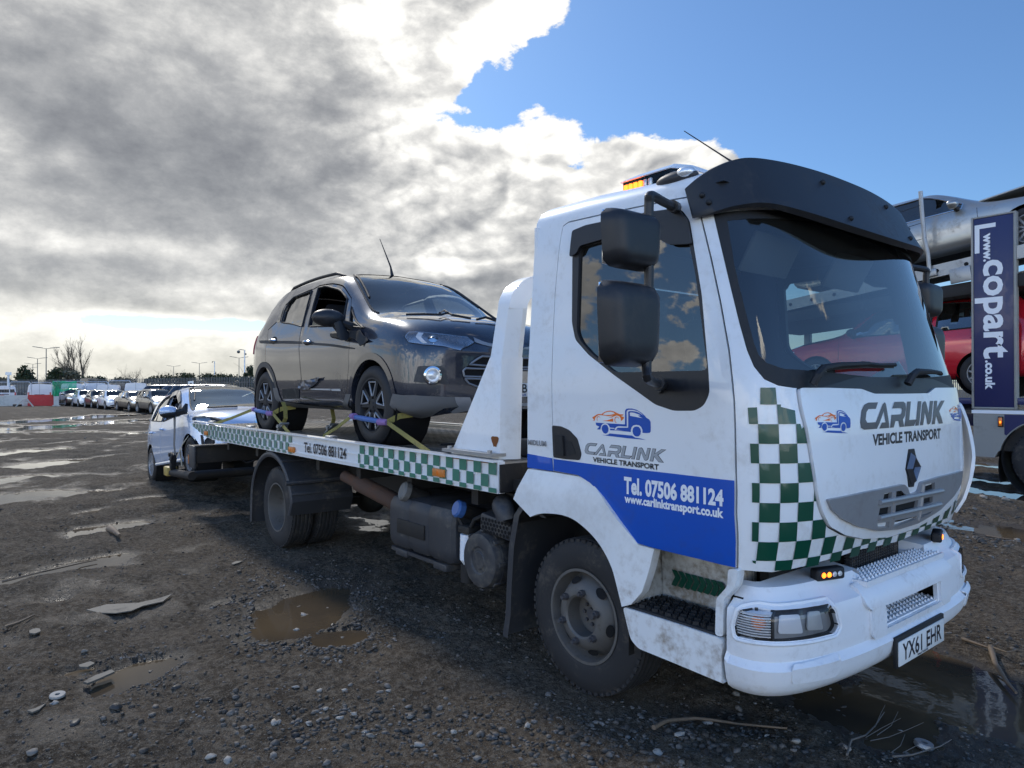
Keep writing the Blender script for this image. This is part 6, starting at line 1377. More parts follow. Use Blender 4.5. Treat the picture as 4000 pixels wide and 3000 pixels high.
# ---------------------------------------------------------------- ratchet straps
M['strap']=worn('yellow_webbing',(.24,.21,.06),.85,(.08,.065,.035),.9,9.,bump=.2,bscale=300); M['strapg']=worn('grey_webbing',(.17,.165,.16),.85,(.08,.075,.07),.6,8.)
M['sleeve']=worn('blue_sleeve',(.08,.16,.40),.8,(.10,.11,.16),.4,12.); M['purple']=worn('purple_sleeve',(.26,.15,.36),.8,(.15,.12,.15),.4,12.)
WX,WXr=EX+frw,EX+rrw; wy=EY-.765-.112; wz=EZ+.328
def wheel_strap(name,label,cx,pins,ratch,back):
    t=thing(name,label,'strap',(cx,wy,EZ),group='ratchet straps on the car wheels'); L=lambda p: Vector(p)-t.location
    a=Vector((cx-.33,wy+.00,wz-.10)); b=Vector((cx+.31,wy-.005,wz-.13))
    bm=bmnew(); tube(bm,[L(a),L(a*.7+b*.3+Vector((0,-.020,0))),L(a*.3+b*.7+Vector((0,-.020,0))),L(b)],[.017,.022,.022,.017],8); obj('sleeve',bm,M['sleeve'],t)
    for p,q in ((a,.13),(b,-.13)):
        bm=bmnew(); tube(bm,[L(p),L(p+Vector((q*.8,-.018,.0)))],[.025,.029],8); obj('sleeve_end',bm,M['purple'],t)
    bm=bmnew(); ribbon(bm,[L(b),L(b+Vector((.08,.06,.05))),L(b+Vector((.13,.20,.07)))],.045,.005,(0,0,1)); obj('tyre_loop',bm,M['strap'],t)
    bm=bmnew(); ribbon(bm,[L(b),L((b+Vector(pins[0]))/2+Vector((0,0,.0))),L(pins[0])],.034,.005,(0,.25,1)); obj('front_webbing',bm,M['strap'],t)
    bm=bmnew(); ribbon(bm,[L(a),L((a+Vector(pins[1]))/2+Vector((0,0,-.01))),L(pins[1])],.034,.005,(0,.25,1)); obj('rear_webbing',bm,M['strap'],t)
    r=Vector(ratch); d=Vector(back)
    bm=bmnew(); box(bm,L(r),(.16,.07,.012),(0,-.55,.2)); box(bm,L(r+Vector((.01,0,.03))),(.12,.075,.012),(0,-.35,.2)); cyl(bm,L(r+Vector((0,-.05,.015))),L(r+Vector((0,.05,.015))),.022,.022,10); cyl(bm,L(r+Vector((.06,-.045,.045))),L(r+Vector((.06,.045,.045))),.012,.012,8); obj('ratchet',bm,M['galv'],t,30)
    bm=bmnew(); ribbon(bm,[L(r+Vector((.02,0,.03))),L(r+d*.45+Vector((.10,0,.10))),L(r+d*.8+Vector((.09,0,.20))),L(r+d+Vector((.03,0,.26)))],.040,.005,(0,1,0)); obj('loose_end',bm,M['strap'],t)
    return t
g3=lambda X,Y,ax='z',v=DZ+.03: at((900+X*.6027)*.553,(900+Y*.6027)*.553,ax,v)
wheel_strap('ratchet_strap','yellow strap with blue sleeve over the front wheel of the dark car',WX,(g3(1290,1440,'y',-1.02),g3(600,1335)),g3(655,1285,'z',DZ+.07),(-.10,0,.0))
wheel_strap('ratchet_strap','yellow strap with blue sleeve over the rear wheel of the dark car',WXr,(g3(385,1320),g3(-140,1265,'z',DZ+.02)),g3(335,1280,'z',DZ+.07),(-.06,.02,0))
t=thing('ratchet_strap','grey strap from the hatchback down to the ratchet on the lift arm','strap',(-8.4,-1.06,.3)); L=lambda p: Vector(p)-t.location
h4=lambda X,Y,y=-1.03: at((500+X*.27125)*.553,(1480+Y*.27125)*.553,'y',y)
bm=bmnew(); ribbon(bm,[L(h4(755,360,-.93)),L(h4(672,545,-1.0)),L(h4(672,700,-1.05)),L(h4(665,950,-1.05)),L(h4(680,1110,-1.05))],.09,.005,(1,0,.1)); obj('webbing',bm,M['strapg'],t)
bm=bmnew(); ribbon(bm,[L(h4(865,830,-.96)),L(h4(790,930,-1.0)),L(h4(700,1130,-1.05))],.05,.005,(1,0,.3)); ribbon(bm,[L(h4(745,1010,-1.0)),L(h4(765,1140,-1.01)),L(h4(775,1260,-1.0))],.06,.005,(1,0,.1)); obj('wheel_webbing',bm,worn('pale_webbing',(.34,.31,.24),.85,(.15,.13,.1),.5,9.),t)
bm=bmnew(); p=L(h4(650,1190,-1.06)); box(bm,p,(.11,.07,.24),(0,.35,0),bev=.015); box(bm,p+Vector((.03,-.03,.06)),(.10,.03,.14),(0,.5,0),bev=.01); cyl(bm,p+Vector((0,-.06,.10)),p+Vector((0,.06,.10)),.03,.03,10); obj('ratchet',bm,M['blackm'],t)
bm=bmnew(); tube(bm,smooth_poly([(-1.35,-.2,DZ+.02),(-1.7,-.45,DZ+.015),(-2.0,-.30,DZ+.02),(-2.2,-.42,DZ+.015)],5,False),.010,6); tag(obj('winch_cable',bm,M['blackm']),'thin black winch cable lying on the truck deck in front of the dark car','cable')
# ---------------------------------------------------------------- car transporter at the right
TY=8.9
tr=thing('car_transporter','two-deck car transporter at the right edge with an upright dark blue name panel','truck',(0,TY,0)); Tt=lambda x,y,z: Vector((x,y,z))
M['tgrey']=worn('transporter_grey',(.30,.295,.275),.5,(.12,.10,.08),.5,2.5,var=.15); M['navy']=worn('navy_panel',(.018,.022,.095),.38,(.09,.085,.09),.3,3.,coat=.2)
y0=0.
def tb(name,mat,par,*bs,**k):
    bm=bmnew()
    for b in bs: box(bm,b[0],b[1],b[2] if len(b)>2 else None,bev=k.get('bev',.01))
    return obj(name,bm,mat,par,30)
ban=tb('name_panel',M['navy'],tr,((-1.055,.05,2.735),(.53,.10,2.93)))
tb('panel_frame',M['tgrey'],ban,((-1.335,.05,2.735),(.03,.13,2.99)),((-.775,.05,2.735),(.035,.13,2.99)),((-1.055,.05,4.215),(.53,.12,.03)),((-1.055,.05,1.255),(.53,.12,.03)))
zz=lambda X,Y: at((3300+X*.422)*.553,(600+Y*.422)*.553,'y',TY-.004); z5=lambda X,Y: at((3300+X*.422)*.553,(1300+Y*.422)*.553,'y',TY-.004)
def vtext(s,zt,zb,xr,h,bold=True):
    """text reading downwards, capitals to the right of the line xl"""
    bm=bmnew(); lay_text(bm,s,lambda u,v,o: Vector((xr+h*v,-.004,zt+(zb-zt)*u)),bold=bold); return obj('lettering',bm,M['wink'],ban,smooth=False)
vtext('www.',zz(1300,740).z,zz(1300,1000).z,zz(1287,900).x,.118); vtext('copart',zz(1300,990).z,z5(1300,240).z,zz(1292,1300).x,.345,bold=.028); vtext('.co.uk',z5(1300,255).z,z5(1300,525).z,z5(1305,400).x,.115)
bm=bmnew(); add_mesh(bm,[(-1.30,-.004,4.10),(-1.30,-.004,3.66),(-1.235,-.004,3.66),(-1.235,-.004,4.035),(-1.02,-.004,4.035),(-1.02,-.004,4.10)],[(0,1,2,3),(0,3,4,5)]); obj('corner_bracket',bm,M['wink'],ban,smooth=False)
DA=R(7.0); up=lambda x,y,z: (x,y,3.46+math.tan(DA)*(x+1.9)+z)      # upper deck
for yy in (0.06,2.35):
    bm=bmnew(); box(bm,up(-2.2,yy,.0),(6.5,.10,.20),(0,-DA,0)); r=obj('deck_rail',bm,M['galv'],tr)
    for x in np.arange(-5.2,1.0,.42): 
        bm=bmnew(); p=up(x,yy-.052,.0); cyl(bm,(p[0],p[1],p[2]),(p[0],p[1]-.004,p[2]),.032,.032,12); obj('rail_hole',bm,M['void'],r)
tb('deck_plate',M['galv'],tr,(up(-2.2,.45,-.06),(6.5,.62,.03),(0,-DA,0))); tb('deck_plate',M['galv'],tr,(up(-2.2,1.95,-.06),(6.5,.62,.03),(0,-DA,0)))
tb('deck_floor',M['chassis'],tr,(up(-2.2,1.2,-.34),(6.5,2.3,.20),(0,-DA*.6,0)))
tb('deck_bracket',M['galv'],r,(up(-1.50,.0,-.15),(.30,.03,.24),(0,-DA,0))); tb('post_bracket',M['galv'],r,(up(-1.93,-.02,-.02),(.20,.05,.12),(0,-DA,0)))
bm=bmnew()
pl_=up(-1.93,-.04,.0); tube(bm,[pl_,(pl_[0]-.02,pl_[1],3.75),(pl_[0]-.07,pl_[1],4.0),(pl_[0]-.10,pl_[1],4.35),(pl_[0]-.13,pl_[1],4.80)],.032,10); pst=obj('guard_post',bm,M['galv'],tr)
for k,z in enumerate((4.57,4.28,4.02)):
    bm=bmnew(); p0=Vector((pl_[0]-.10+k*.03,pl_[1]-.02,z)); tube(bm,[p0,p0+Vector((-.9,.01,-.14)),p0+Vector((-2.2,.01,-.30))],.005,5); obj('guard_rope',bm,M['blackm'],pst)
tb('lower_deck_rail',M['navy'],tr,((-2.6,.06,1.36),(5.6,.10,.10))); tb('lower_deck',M['chassis'],tr,((-2.6,1.2,1.34),(5.6,2.3,.06)))
tb('rear_post',M['tgrey'],tr,((-1.1,2.35,2.7),(.30,.10,3.0)))
bod=rnd([(-1.33,1.235),(-1.33,.50),(-1.05,.50),(-1.0,.60)]+[(-.35+.64*math.cos(R(a)),.50+.60*math.sin(R(a))) for a in range(170,9,-8)]+[(.32,.50),(2.6,.50),(2.6,1.235)],.0)
bm=bmnew(); panel(bm,bod,lambda x,z,o=0.: Vector((x,-o,z)),[],.2,0,.25); sk=obj('side_skirt',bm,M['tgrey'],tr,30)
bm=bmnew(); panel(bm,[(-.92,1.16),(-.92,.86)]+[(-.35+.655*math.cos(R(a)),.50+.615*math.sin(R(a))) for a in range(146,20,-8)]+[(2.6,.8),(2.6,1.16)],lambda x,z,o=0.: Vector((x,-o,z)),[],.3,.004,0); obj('blue_skirt_band',bm,M['navy'],sk,smooth=False)
bm=bmnew(); box(bm,(.6,-.006,1.195),(3.9,.012,.05)); obj('pale_band',bm,M['wink'],sk)
bm=bmnew(); box(bm,(-.965,-.012,1.05),(.07,.03,.16),bev=.008); mk=obj('side_marker',bm,M['blackm'],sk); bm=bmnew(); box(bm,(-.965,-.030,1.05),(.045,.012,.125),bev=.004); obj('marker_lens',bm,M['amber'],mk)
bm=bmnew(); box(bm,(-.965,-.037,1.045),(.02,.004,.03)); obj('marker_bulb',bm,M['glowa'],mk)
bm=bmnew(); lathe(bm,[(.62,.02),(.62,.45),(.55,.45)],(-.35,0,.50),(0,1,0),40); grid(bm,lambda u,v: Vector((-.98-.03*math.sin(v*3),.02+u*.4,.62-.50*v)),3,6); obj('wheel_arch',bm,M['blackm'],tr)
def big_wheel(x,yy):
    t=tyre('tyre',.50,.285,.30,tr,(x,yy,.50),3,'rubber',48); bm=bmnew(); lathe(bm,[(.283,-.13),(.29,-.14),(.26,-.13),(.25,.0),(.17,.02),(.12,-.06),(.001,-.07)],(x,yy,.50),(0,1,0),40); obj('rim',bm,M['steel'],t,30)
for x in (-.35,-3.3,-4.45): big_wheel(x,.20); big_wheel(x,2.2)
bm=bmnew(); box(bm,(.3,1.2,.85),(3.2,2.2,.5)); obj('chassis',bm,M['chassis'],tr)
tb('chassis_beam',M['navy'],tr,((-3.4,1.2,1.12),(3.9,1.0,.36)))
for x_,y_ in ((-5.25,.06),(-5.25,2.35),(-2.9,2.35)): tb('deck_post',M['tgrey'],tr,((x_,y_,2.2),(.14,.10,1.8)))
# ---------------------------------------------------------------- generic cars
def gbody(kind):
    k={'sedan':dict(L=4.85,fa=3.95,ra=1.08,H=1.44,W=.91,bz=.93,hood=3.72,wsb=3.35,wst=2.55,rt=1.25,rb=.45,deck=.98,nose=.62),
       'hatch':dict(L=4.0,fa=3.18,ra=.68,H=1.48,W=.86,bz=.95,hood=3.1,wsb=2.85,wst=2.15,rt=.42,rb=.08,deck=1.0,nose=.62),
       'suv':dict(L=4.45,fa=3.55,ra=.85,H=1.62,W=.91,bz=1.03,hood=3.4,wsb=3.15,wst=2.40,rt=.50,rb=.10,deck=1.05,nose=.70),
       'mini':dict(L=3.6,fa=2.95,ra=.60,H=1.48,W=.81,bz=.93,hood=2.85,wsb=2.6,wst=1.95,rt=.45,rb=.10,deck=.98,nose=.62)}[kind]
    L,H,bz=k['L'],k['H'],k['bz']; W=k['W']; xm=(k['wst']+k['rt'])/2
    tb_={'zb':[(0,.38),(.3,.28),(k['ra'],.25),(k['fa'],.23),(L-.3,.22),(L,.28)],'W':[(0,W*.93),(.5,W*.985),(L*.5,W),(L-.8,W*.99),(L,W*.93)],
     'belt':[(0,bz-.02),(L*.25,bz),(k['wsb']-.4,bz-.04),(k['wsb']+.1,bz-.07),(L-.45,bz-.17),(L-.15,k['nose']+.08),(L,k['nose'])],
     'zs':[(0,k['deck']-.05),(k['rb'],k['deck']+.02),(k['rt'],H-.10),(xm,H-.055),(k['wst'],H-.09),(k['wsb'],bz+.02),(k['wsb']+.15,bz-.02),(L-.45,bz-.14),(L-.1,k['nose']+.08),(L,k['nose']+.04)],
     'ys':[(0,W*.78),(k['rb'],W*.74),(k['rt'],W*.68),(xm,W*.68),(k['wst'],W*.70),(k['wsb'],W*.84),(L-.4,W*.8),(L,W*.74)],
     'zt':[(0,k['deck']),(k['rb'],k['deck']+.07),(k['rt'],H-.03),(xm,H),(k['wst'],H-.03),(k['wsb']+.10,bz+.08),(k['wsb']+.22,bz+.05),(L-.45,bz-.05),(L-.1,k['nose']+.16),(L,k['nose']+.09)]}
    return Body(L,tb_,df=.45,nf=2.8,dr=.30),k
_gb={}
def generic_car(name,label,kind,paint,loc,heading,pitch=0.,group=None,spokes='5',detail=True,sc=1.):
    if kind not in _gb: _gb[kind]=gbody(kind)
    B,k=_gb[kind]; t=thing(name,label,'car',loc,(0,-pitch,heading),group); t.scale=(sc,sc,sc); P=k; H,bz=k['H'],k['bz']; rt=.33
    oo=Vector((0,0,0)); st=.12
    A1=arch(B,k['fa'],.33,.37,18); A2=arch(B,k['ra'],.33,.37,18)
    wsx=[(k['wsb'],5.35*TS),((k['wsb']+k['wst'])/2,5.3*TS),(k['wst']+.04,5.45*TS),(k['wst']-.02,7.2*TS),(k['wsb']+.10,7.2*TS)]
    rws=[(k['rt']-.02,5.6*TS),(k['rt']-.02,7.2*TS),(k['rb']+.04,7.2*TS),(k['rb']+.04,5.6*TS)]
    xm=(k['wst']+k['rt'])/2+.12; g_=.06
    wf=B.side([(xm+.04,bz-.00),(xm+.04,H-.12),(k['wst']-.02,H-.13),(k['wsb']-.22,bz+.06),(k['wsb']-.24,bz-.03)]); wr=B.side([(k['rt']+.06,bz+.05),(k['rt']+.22,H-.16),(xm-.04,H-.12),(xm-.04,bz+.0)])
    bm=bmnew(); both(bm,B,B.full(),[A1,A2,wsx,rws,wf,wr],st); bmesh.ops.remove_doubles(bm,verts=bm.verts,dist=.001); obj('body',bm,paint,t,40)
    bm=bmnew(); both(bm,B,grow(wsx,.012),[],.12,-.004,0,clip=[(0,0),(L_ if 0 else k['L'],0),(k['L'],7*TS),(0,7*TS)]); bmesh.ops.remove_doubles(bm,verts=bm.verts,dist=.001); obj('windscreen',bm,M['glass'],t,180)
    bm=bmnew(); both(bm,B,grow(rws,.012),[],.12,-.004,0,clip=[(0,0),(k['L'],0),(k['L'],7*TS),(0,7*TS)]); obj('rear_window',bm,M['tint'],t,180)
    for S in (B.S,B.SM):
        for w in (wf,wr): bm=bmnew(); panel(bm,grow(w,.006),S,[],.12,-.006,0); obj('side_window',bm,M['tint'],t,180)
        if detail:
            bm=bmnew(); tube(bm,[S(*q,.004) for w in (wf,) for q in dens(w,.12)],.011,5,closed=True); obj('window_trim',bm,M['chrome'] if kind=='sedan' else M['blackm'],t); bm=bmnew(); tube(bm,[S(*q,.004) for q in dens(wr,.12)],.011,5,closed=True); obj('window_trim',bm,M['chrome'] if kind=='sedan' else M['blackm'],t)
        q=B.side([(k['L']-.46,k['nose']+.09),(k['L']-.40,k['nose']-.03),(k['L']-.06,k['nose']-.07),(k['L']-.05,k['nose']+.05),(k['L']-.25,k['nose']+.10)]); bm=bmnew(); panel(bm,q,S,[],.05,.006,0); obj('headlight',bm,M['refl'],t)
        q=B.side([(.04,bz-.20),(.26,bz-.18),(.22,bz-.03),(.05,bz-.02)]); bm=bmnew(); panel(bm,q,S,[],.06,.008,0); obj('tail_light',bm,M['red'],t)
        if detail:
            for x in (xm,k['wsb']-.02,k['rt']+.30):
                bm=bmnew(); z1=B.f['belt'](x)-.02; tube(bm,[S(*B.xz(x+(0 if z>.5 else .03),z),.0) for z in np.linspace(.32,z1,8)],.004,4,caps=False); obj('door_seam',bm,M['void'],t)
            for x in (xm+.14,k['rt']+.42): bm=bmnew(); h=B.xz(x,bz-.13); tube(bm,[S(h[0]-.09+.18*i/4,h[1],.008+.018*math.sin(PI*i/4)) for i in range(5)],.014,6); obj('door_handle',bm,paint,t)
    bm=bmnew(); both(bm,B,[(B.u1-.42,.50*TS+.10),(B.u1,.60),(B.u1,.16),(B.u1-.35,.16)],[],.08,.005,0); obj('grille',bm,M['blackm'],t)
    bm=bmnew(); box(bm,(k['L']+.012,0,.47),(.01,.52,.11)); obj('number_plate',bm,M['plate'],t)
    for s in (-1,1): wing_mirror(t,Vector((k['wsb']-.32,s*(k['W']+.10),bz+.05)),s,paint if s==-1 and detail else M['black'])
    wells(t,B,(k['fa'],k['ra']),.33,.37); floor_pan(t,B)
    if detail: hollow(t,B,k['rt'],k['wsb'])
    for cx in (k['fa'],k['ra']):
        for s in (-1,1): alloy(t,(cx,s*(k['W']-.10),.325),.325,.215,.20,spokes,s,28)
    return t,B,k
pSil=car_paint('dusty_silver_paint',(.36,.36,.35),.75,.34,.55,(.1,1.3)); pRed=car_paint('red_paint',(.55,.012,.025),.15,.18,.10,(.1,.5))
k=gbody('sedan')[1]; fx=-.62; px0=fx-k['fa']*math.cos(DA)
st,B,_=generic_car('saloon_car','dusty silver saloon car on the upper deck of the transporter','sedan',pSil,(px0,TY+1.10,3.66-k['fa']*math.sin(DA)),0,DA,None,'10')
bm=bmnew(); box(bm,(4.0,0,1.02),(1.35,1.45,.03),(0,-.06,0),bev=.01); obj('raised_bonnet',bm,pSil,st)
rt_,B,k=generic_car('red_car','red car on the lower deck of the transporter beside the name panel','suv',pRed,(-.42,TY+1.12,1.47),PI,0.,None,'10')
# ---------------------------------------------------------------- far side of the yard
def gp(px_,D,z=0.):
    """ground point D metres deep along the viewing direction, seen at column px_"""
    d=ray(px_,829.5); d=Vector((d.x,d.y,0)); p=CAMP+d*D; return Vector((p.x,p.y,z))
bx=lambda X:X*.25
def facing(p): return math.atan2(CAMP.y-p.y,CAMP.x-p.x)       # heading that looks at the viewer
def row_car(label,kind,paint,zx,D,turn,name='parked_car',group='cars parked in the far row',sc=1.,spokes='5',sx=0.):
    p=gp(bx(zx),D); h=facing(p)+R(turn); k=gbody(kind)[1] if kind not in _gb else _gb[kind][1]
    # p is the front right wheel's contact point
    off=Vector((k['fa']*math.cos(h)+k['W']*math.sin(h),k['fa']*math.sin(h)-k['W']*math.cos(h),0))*sc
    return generic_car(name,label,kind,paint,p-off,h,0,group,spokes,True,sc)
pDk=car_paint('dark_brown_paint',(.040,.034,.032),.4,.28,.4); pWh=car_paint('white_car_paint',(.72,.74,.77),0,.25,.25); pBr=car_paint('taupe_paint',(.13,.115,.10),.6,.3,.3); pBk=car_paint('black_car_paint',(.012,.013,.016),.2,.22,.35); pGr=car_paint('grey_car_paint',(.16,.15,.14),.6,.3,.35)
row_car('dark brown car at the far end of the parked row, beside the white barrier','suv',pDk,562,62,11)
row_car('small white car between the dark brown car and the small dark car','mini',pWh,672,58.5,10)
row_car('small dark car between two white cars in the far row','mini',pDk,788,54.5,11)
row_car('white hatchback parked next to the taupe saloon','hatch',pWh,905,51.0,11)
mo,mB,mk_=row_car('taupe saloon with its dark front door standing open','sedan',pBr,1112,46.8,15)
bm=bmnew(); 
def odoor(u,z,o=0.): a=R(68); return Vector((3.30-u*math.cos(a)*1.0,.93+u*math.sin(a),z))+Vector((math.sin(a),math.cos(a),0))*o
dp=rnd([(0,.33),(1.12,.36),(1.18,.95),(1.10,1.02),(.98,1.42),(.62,1.36),(.05,1.02),(0,.9)],.05,3)
panel(bm,dp,odoor,[rnd([(.16,1.0),(1.02,.98),(.92,1.36),(.66,1.30)],.03,3)],.2,0,.09); od=obj('open_door',bm,pBk,mo,40); od['label']='black front door standing open'
bm=bmnew(); panel(bm,[(.15,.99),(1.03,.97),(.93,1.37),(.66,1.31)],odoor,[],.3,-.04,0); obj('door_glass',bm,M['glass'],od)
wing_mirror(mo,odoor(.10,1.02)+Vector((.06,.16,.02)),1,M['refl'],(.08,.12,.07))
row_car('grey-brown car directly behind the pale hatchback','hatch',pGr,1300,42.5,17,sc=1.05)
for i,(zx,D,lab,kd,tn) in enumerate(((1745,46,'black car standing first in the row under the fence sign','suv',78),(1905,44.5,'dark blue car second in the row under the fence','suv',74),(2010,42,'dark car third from the left in the row under the fence','suv',74),(2120,40,'dark car of the row behind the hatchback nearest the loaded truck','suv',74))):
    row_car(lab,kd,pBk if i%2==0 else car_paint('navy_car_paint',(.03,.035,.05),.3,.25,.3),zx,D,tn,group='dark cars under the fence',sc=1.14)
# vans
_vd=None
def van(label,zx,D,turn,paint,W=1.95,H=1.95,L=4.7,glass=False,name='parked_van'):
    p=gp(bx(zx),D); h=facing(p)+PI+R(turn)
    t=thing(name,label,'van',p,(0,0,h),'vans parked behind the barriers'); hw=W/2
    sec=lambda k,tp: [(-hw*.96*k,.35),(-hw*k,.7),(-hw*k,1.05),(-hw*.90*k,H-.18),(-hw*.78*k,H-.03),(0,H*1.0+.02),(hw*.78*k,H-.03),(hw*.90*k,H-.18),(hw*k,1.05),(hw*k,.7),(hw*.96*k,.35)]
    xs=[(0,.97,0),(.05,1.,0),(L*.62,1.,0),(L*.70,1.,.02),(L*.83,.985,.85),(L*.985,.95,1.05),(L,.90,1.15)]; rg=[]; bm=bmnew()
    for x,k,dr in xs:
        rg.append([bm.verts.new((x,y,z if z<1.0 else max(.95,z-dr*(z-.9)/(H-.9))) ) for y,z in sec(k,0)])
    for a,b in zip(rg,rg[1:]):
        for i in range(10): bm.faces.new((a[i],b[i],b[i+1],a[i+1]))
    bm.faces.new(rg[0]); bm.faces.new(rg[-1][::-1]); obj('body',bm,paint,t,35)
    for s in (-1,1):
        bm=bmnew(); box(bm,(-.012,s*hw*.88,.98),(.03,.15,.50),bev=.01); obj('tail_light',bm,M['red'],t)
        bm=bmnew(); Y=s*(hw+.004); add_mesh(bm,[(L*.60,Y,1.12),(L*.735,Y,1.12),(L*.715,s*(hw*.93),H-.36),(L*.60,s*hw*.93,H-.33)],[(0,1,2,3)]); obj('cab_window',bm,M['dglass'],t)
        wing_mirror(t,Vector((L*.76,s*(hw+.14),1.2)),s,M['black'],(.08,.10,.13))
        for x in (L*.2,L*.82): 
            ty=tyre('tyre',.33,.21,.2,t,(x,s*(hw-.10),.33),2,'rubber2',24,False); bm=bmnew(); lathe(bm,[(.21,s*.08),(.15,s*.09),(.001,s*.09)],(x,s*(hw-.10),.33),(0,1,0),20); obj('rim',bm,M['steel'],ty)
    bm=bmnew(); box(bm,(-.008,0,1.0),(.012,W*.40,.07)); obj('number_plate_recess',bm,M['blackm'],t); bm=bmnew(); box(bm,(-.03,0,.44),(.12,W*.98,.17),bev=.03); obj('rear_bumper',bm,M['gplast'],t)
    bm=bmnew(); box(bm,(-.006,0,(H+.8)/2),(.006,.012,H-.75)); obj('door_seam',bm,M['void'],t)
    if glass: bm=bmnew(); grid(bm,lambda u,v: Vector((-.006,(-1+2*u)*hw*(.86-.06*v),1.18+v*(H-.34-1.18))),2,2); obj('rear_window',bm,M['dglass'],t)
    return t
pV=car_paint('white_van_paint',(.62,.64,.70),0,.35,.4,(.3,1.2)); pV2=car_paint('dark_van_paint',(.03,.032,.035),.2,.3,.3)
van('white van with a dark rear window at the left edge of the yard',40,68,4,pV,glass=True,H=1.85)
van('broad white van seen from behind above the red barrier',342,65,-6,pV,H=2.0)
van('white van partly veiled by green netting',620,69,-4,pV,H=2.1)
van('white van with a dark tail light right of the green netting',835,72,10,pV,H=2.15)
van('low white van with plain rear doors between two other vans',930,66,-5,pV,H=1.95)
van('dark grey van tucked behind the white vans',1030,72,4,pV2,H=2.15,glass=True)
van('square white van with red tail lights nearest the palisade fence',1172,66,-3,pV,H=2.12)
van('dark flat-roofed van rising above the white vans',775,78,2,pV2,H=2.75)
van('dark van half hidden between the first two white vans',215,76,10,pV2,H=2.0)
# barriers
def barrier(label,z0,z1,mat,D=62,h=1.0):
    p=gp(bx((z0+z1)/2),D); w=bx(z1-z0)*D/1491; t=tag(None,label,'barrier') if 0 else None
    bm=bmnew(); pr=[(-.25,.0),(-.25,.12),(-.17,.30),(-.10,h),(.10,h),(.17,.30),(.25,.12),(.25,0)]
    for s in (-1,1): pass
    A=[bm.verts.new((u,-w/2,z)) for u,z in pr];B=[bm.verts.new((u,w/2,z)) for u,z in pr]
    for i in range(8): bm.faces.new((A[i],A[(i+1)%8],B[(i+1)%8],B[i]))
    bm.faces.new(A[::-1]); bm.faces.new(B)
    for k in (-.3,.3): box(bm,(.20,k*w,.06),(.16,.35,.10))
    o=obj('plastic_barrier',bm,mat,None,30); o.location=p; o.rotation_euler=(0,0,facing(p)); tag(o,label,'barrier','plastic barriers in front of the vans'); return o
mRB=worn('red_barrier_plastic',(.48,.018,.016),.5,(.2,.15,.12),.5,1.2); mWB=worn('grubby_white_plastic',(.50,.50,.46),.55,(.20,.18,.14),.7,1.2)
barrier('red barrier cut by the left edge of the view',-60,26,mRB); barrier('long grubby white barrier left of the red one',26,258,mWB,62,.97); barrier('long red barrier under the broad white van',262,465,mRB,62,1.02); barrier('short white barrier beside the dark brown car',468,506,mWB,61.5,.9)
p=gp(bx(214),60); t=thing('trestle','white A-shaped trestle leaning at the white barrier','trestle',p,(0,0,facing(p)))
for s in (-1,1): bm=bmnew(); tube(bm,[(0,s*.62,0),(0,s*.12,.72)],.06,6); obj('leg',bm,mWB,t)
bm=bmnew(); box(bm,(0,0,.70),(.12,.30,.12)); box(bm,(0,0,.34),(.06,.6,.06)); obj('crossbar',bm,mWB,t)
p=gp(bx(150),60.5); bm=bmnew(); lathe(bm,tyre_prof(.33,.2,.2),(0,0,.11),(0,0,1),28); o=obj('old_tyre',bm,M['rubber2']); o.location=p; tag(o,'old black tyre lying at the foot of the white barrier','tyre')
# site fencing
M['fgalv']=new_mat('bright_galvanised',(.55,.58,.62),.4,.5)
for i,(a,b_,yy,D,lab) in enumerate(((-40,82,428,62.4,'mesh fence panel at the left edge of the yard'),(85,265,426,62.4,'mesh fence panel over the long white barrier'),(270,448,430,62.6,'mesh fence panel over the long red barrier'),(450,735,421,62.8,'long mesh fence panel with green netting tied on'),(738,934,425,66,'mesh fence panel in front of the low white van'),(938,1130,416,70,'mesh fence panel between the low and the square white van'))):
    p0=gp(bx(a),D);p1=gp(bx(b_),D); top=CAMP.z+(840.5-(719+yy*.25))*D/1491; d=(p1-p0); n=d.length; d.normalize()
    c=(p0+p1)/2; t=thing('fence_panel',lab,'fence',c,(0,0,math.atan2(d.y,d.x)),'temporary mesh fence panels')
    bm=bmnew(); h=n/2; tube(bm,[(-h,0,.05),(-h,0,top-.15),(-h+.12,0,top),(h-.12,0,top),(h,0,top-.15),(h,0,.05)],.032,6); tube(bm,[(-h,0,.2),(h,0,.2)],.025,6); obj('frame',bm,M['fgalv'],t)
    bm=bmnew()
    for k in range(int(n/.14)): x=-h+.14*k; box(bm,(x,0,top/2),(.006,.006,top-.1))
    obj('mesh_infill',bm,M['fgalv'],t)
m=bpy.data.materials.new('green_netting'); m.use_nodes=True; g=NG(m.node_tree); m.node_tree.nodes.clear(); a_=g.n('ShaderNodeBsdfTransparent'); b_=g.n('ShaderNodeBsdfDiffuse'); b_.inputs[0].default_value=(.01,.30,.17,1); tl=g.n('ShaderNodeBsdfTranslucent'); tl.inputs[0].default_value=(.02,.42,.25,1)
mx=g.n('ShaderNodeMixShader'); mx.inputs[0].default_value=.5; m.node_tree.links.new(b_.outputs[0],mx.inputs[1]); m.node_tree.links.new(tl.outputs[0],mx.inputs[2]); m2=g.n('ShaderNodeMixShader'); m.node_tree.links.new(g.mr(g.noise(g.n('ShaderNodeTexCoord').outputs['Object'],.9,4,.6),.35,.65,.45,.95),m2.inputs[0]); m.node_tree.links.new(a_.outputs[0],m2.inputs[1]); m.node_tree.links.new(mx.outputs[0],m2.inputs[2]); o=g.n('ShaderNodeOutputMaterial'); m.node_tree.links.new(m2.outputs[0],o.inputs[0])
D=62.2; p0=gp(bx(450),D);p1=gp(bx(512),D);p2=gp(bx(662),D); zt=CAMP.z+(840.5-(719+421*.25))*D/1491
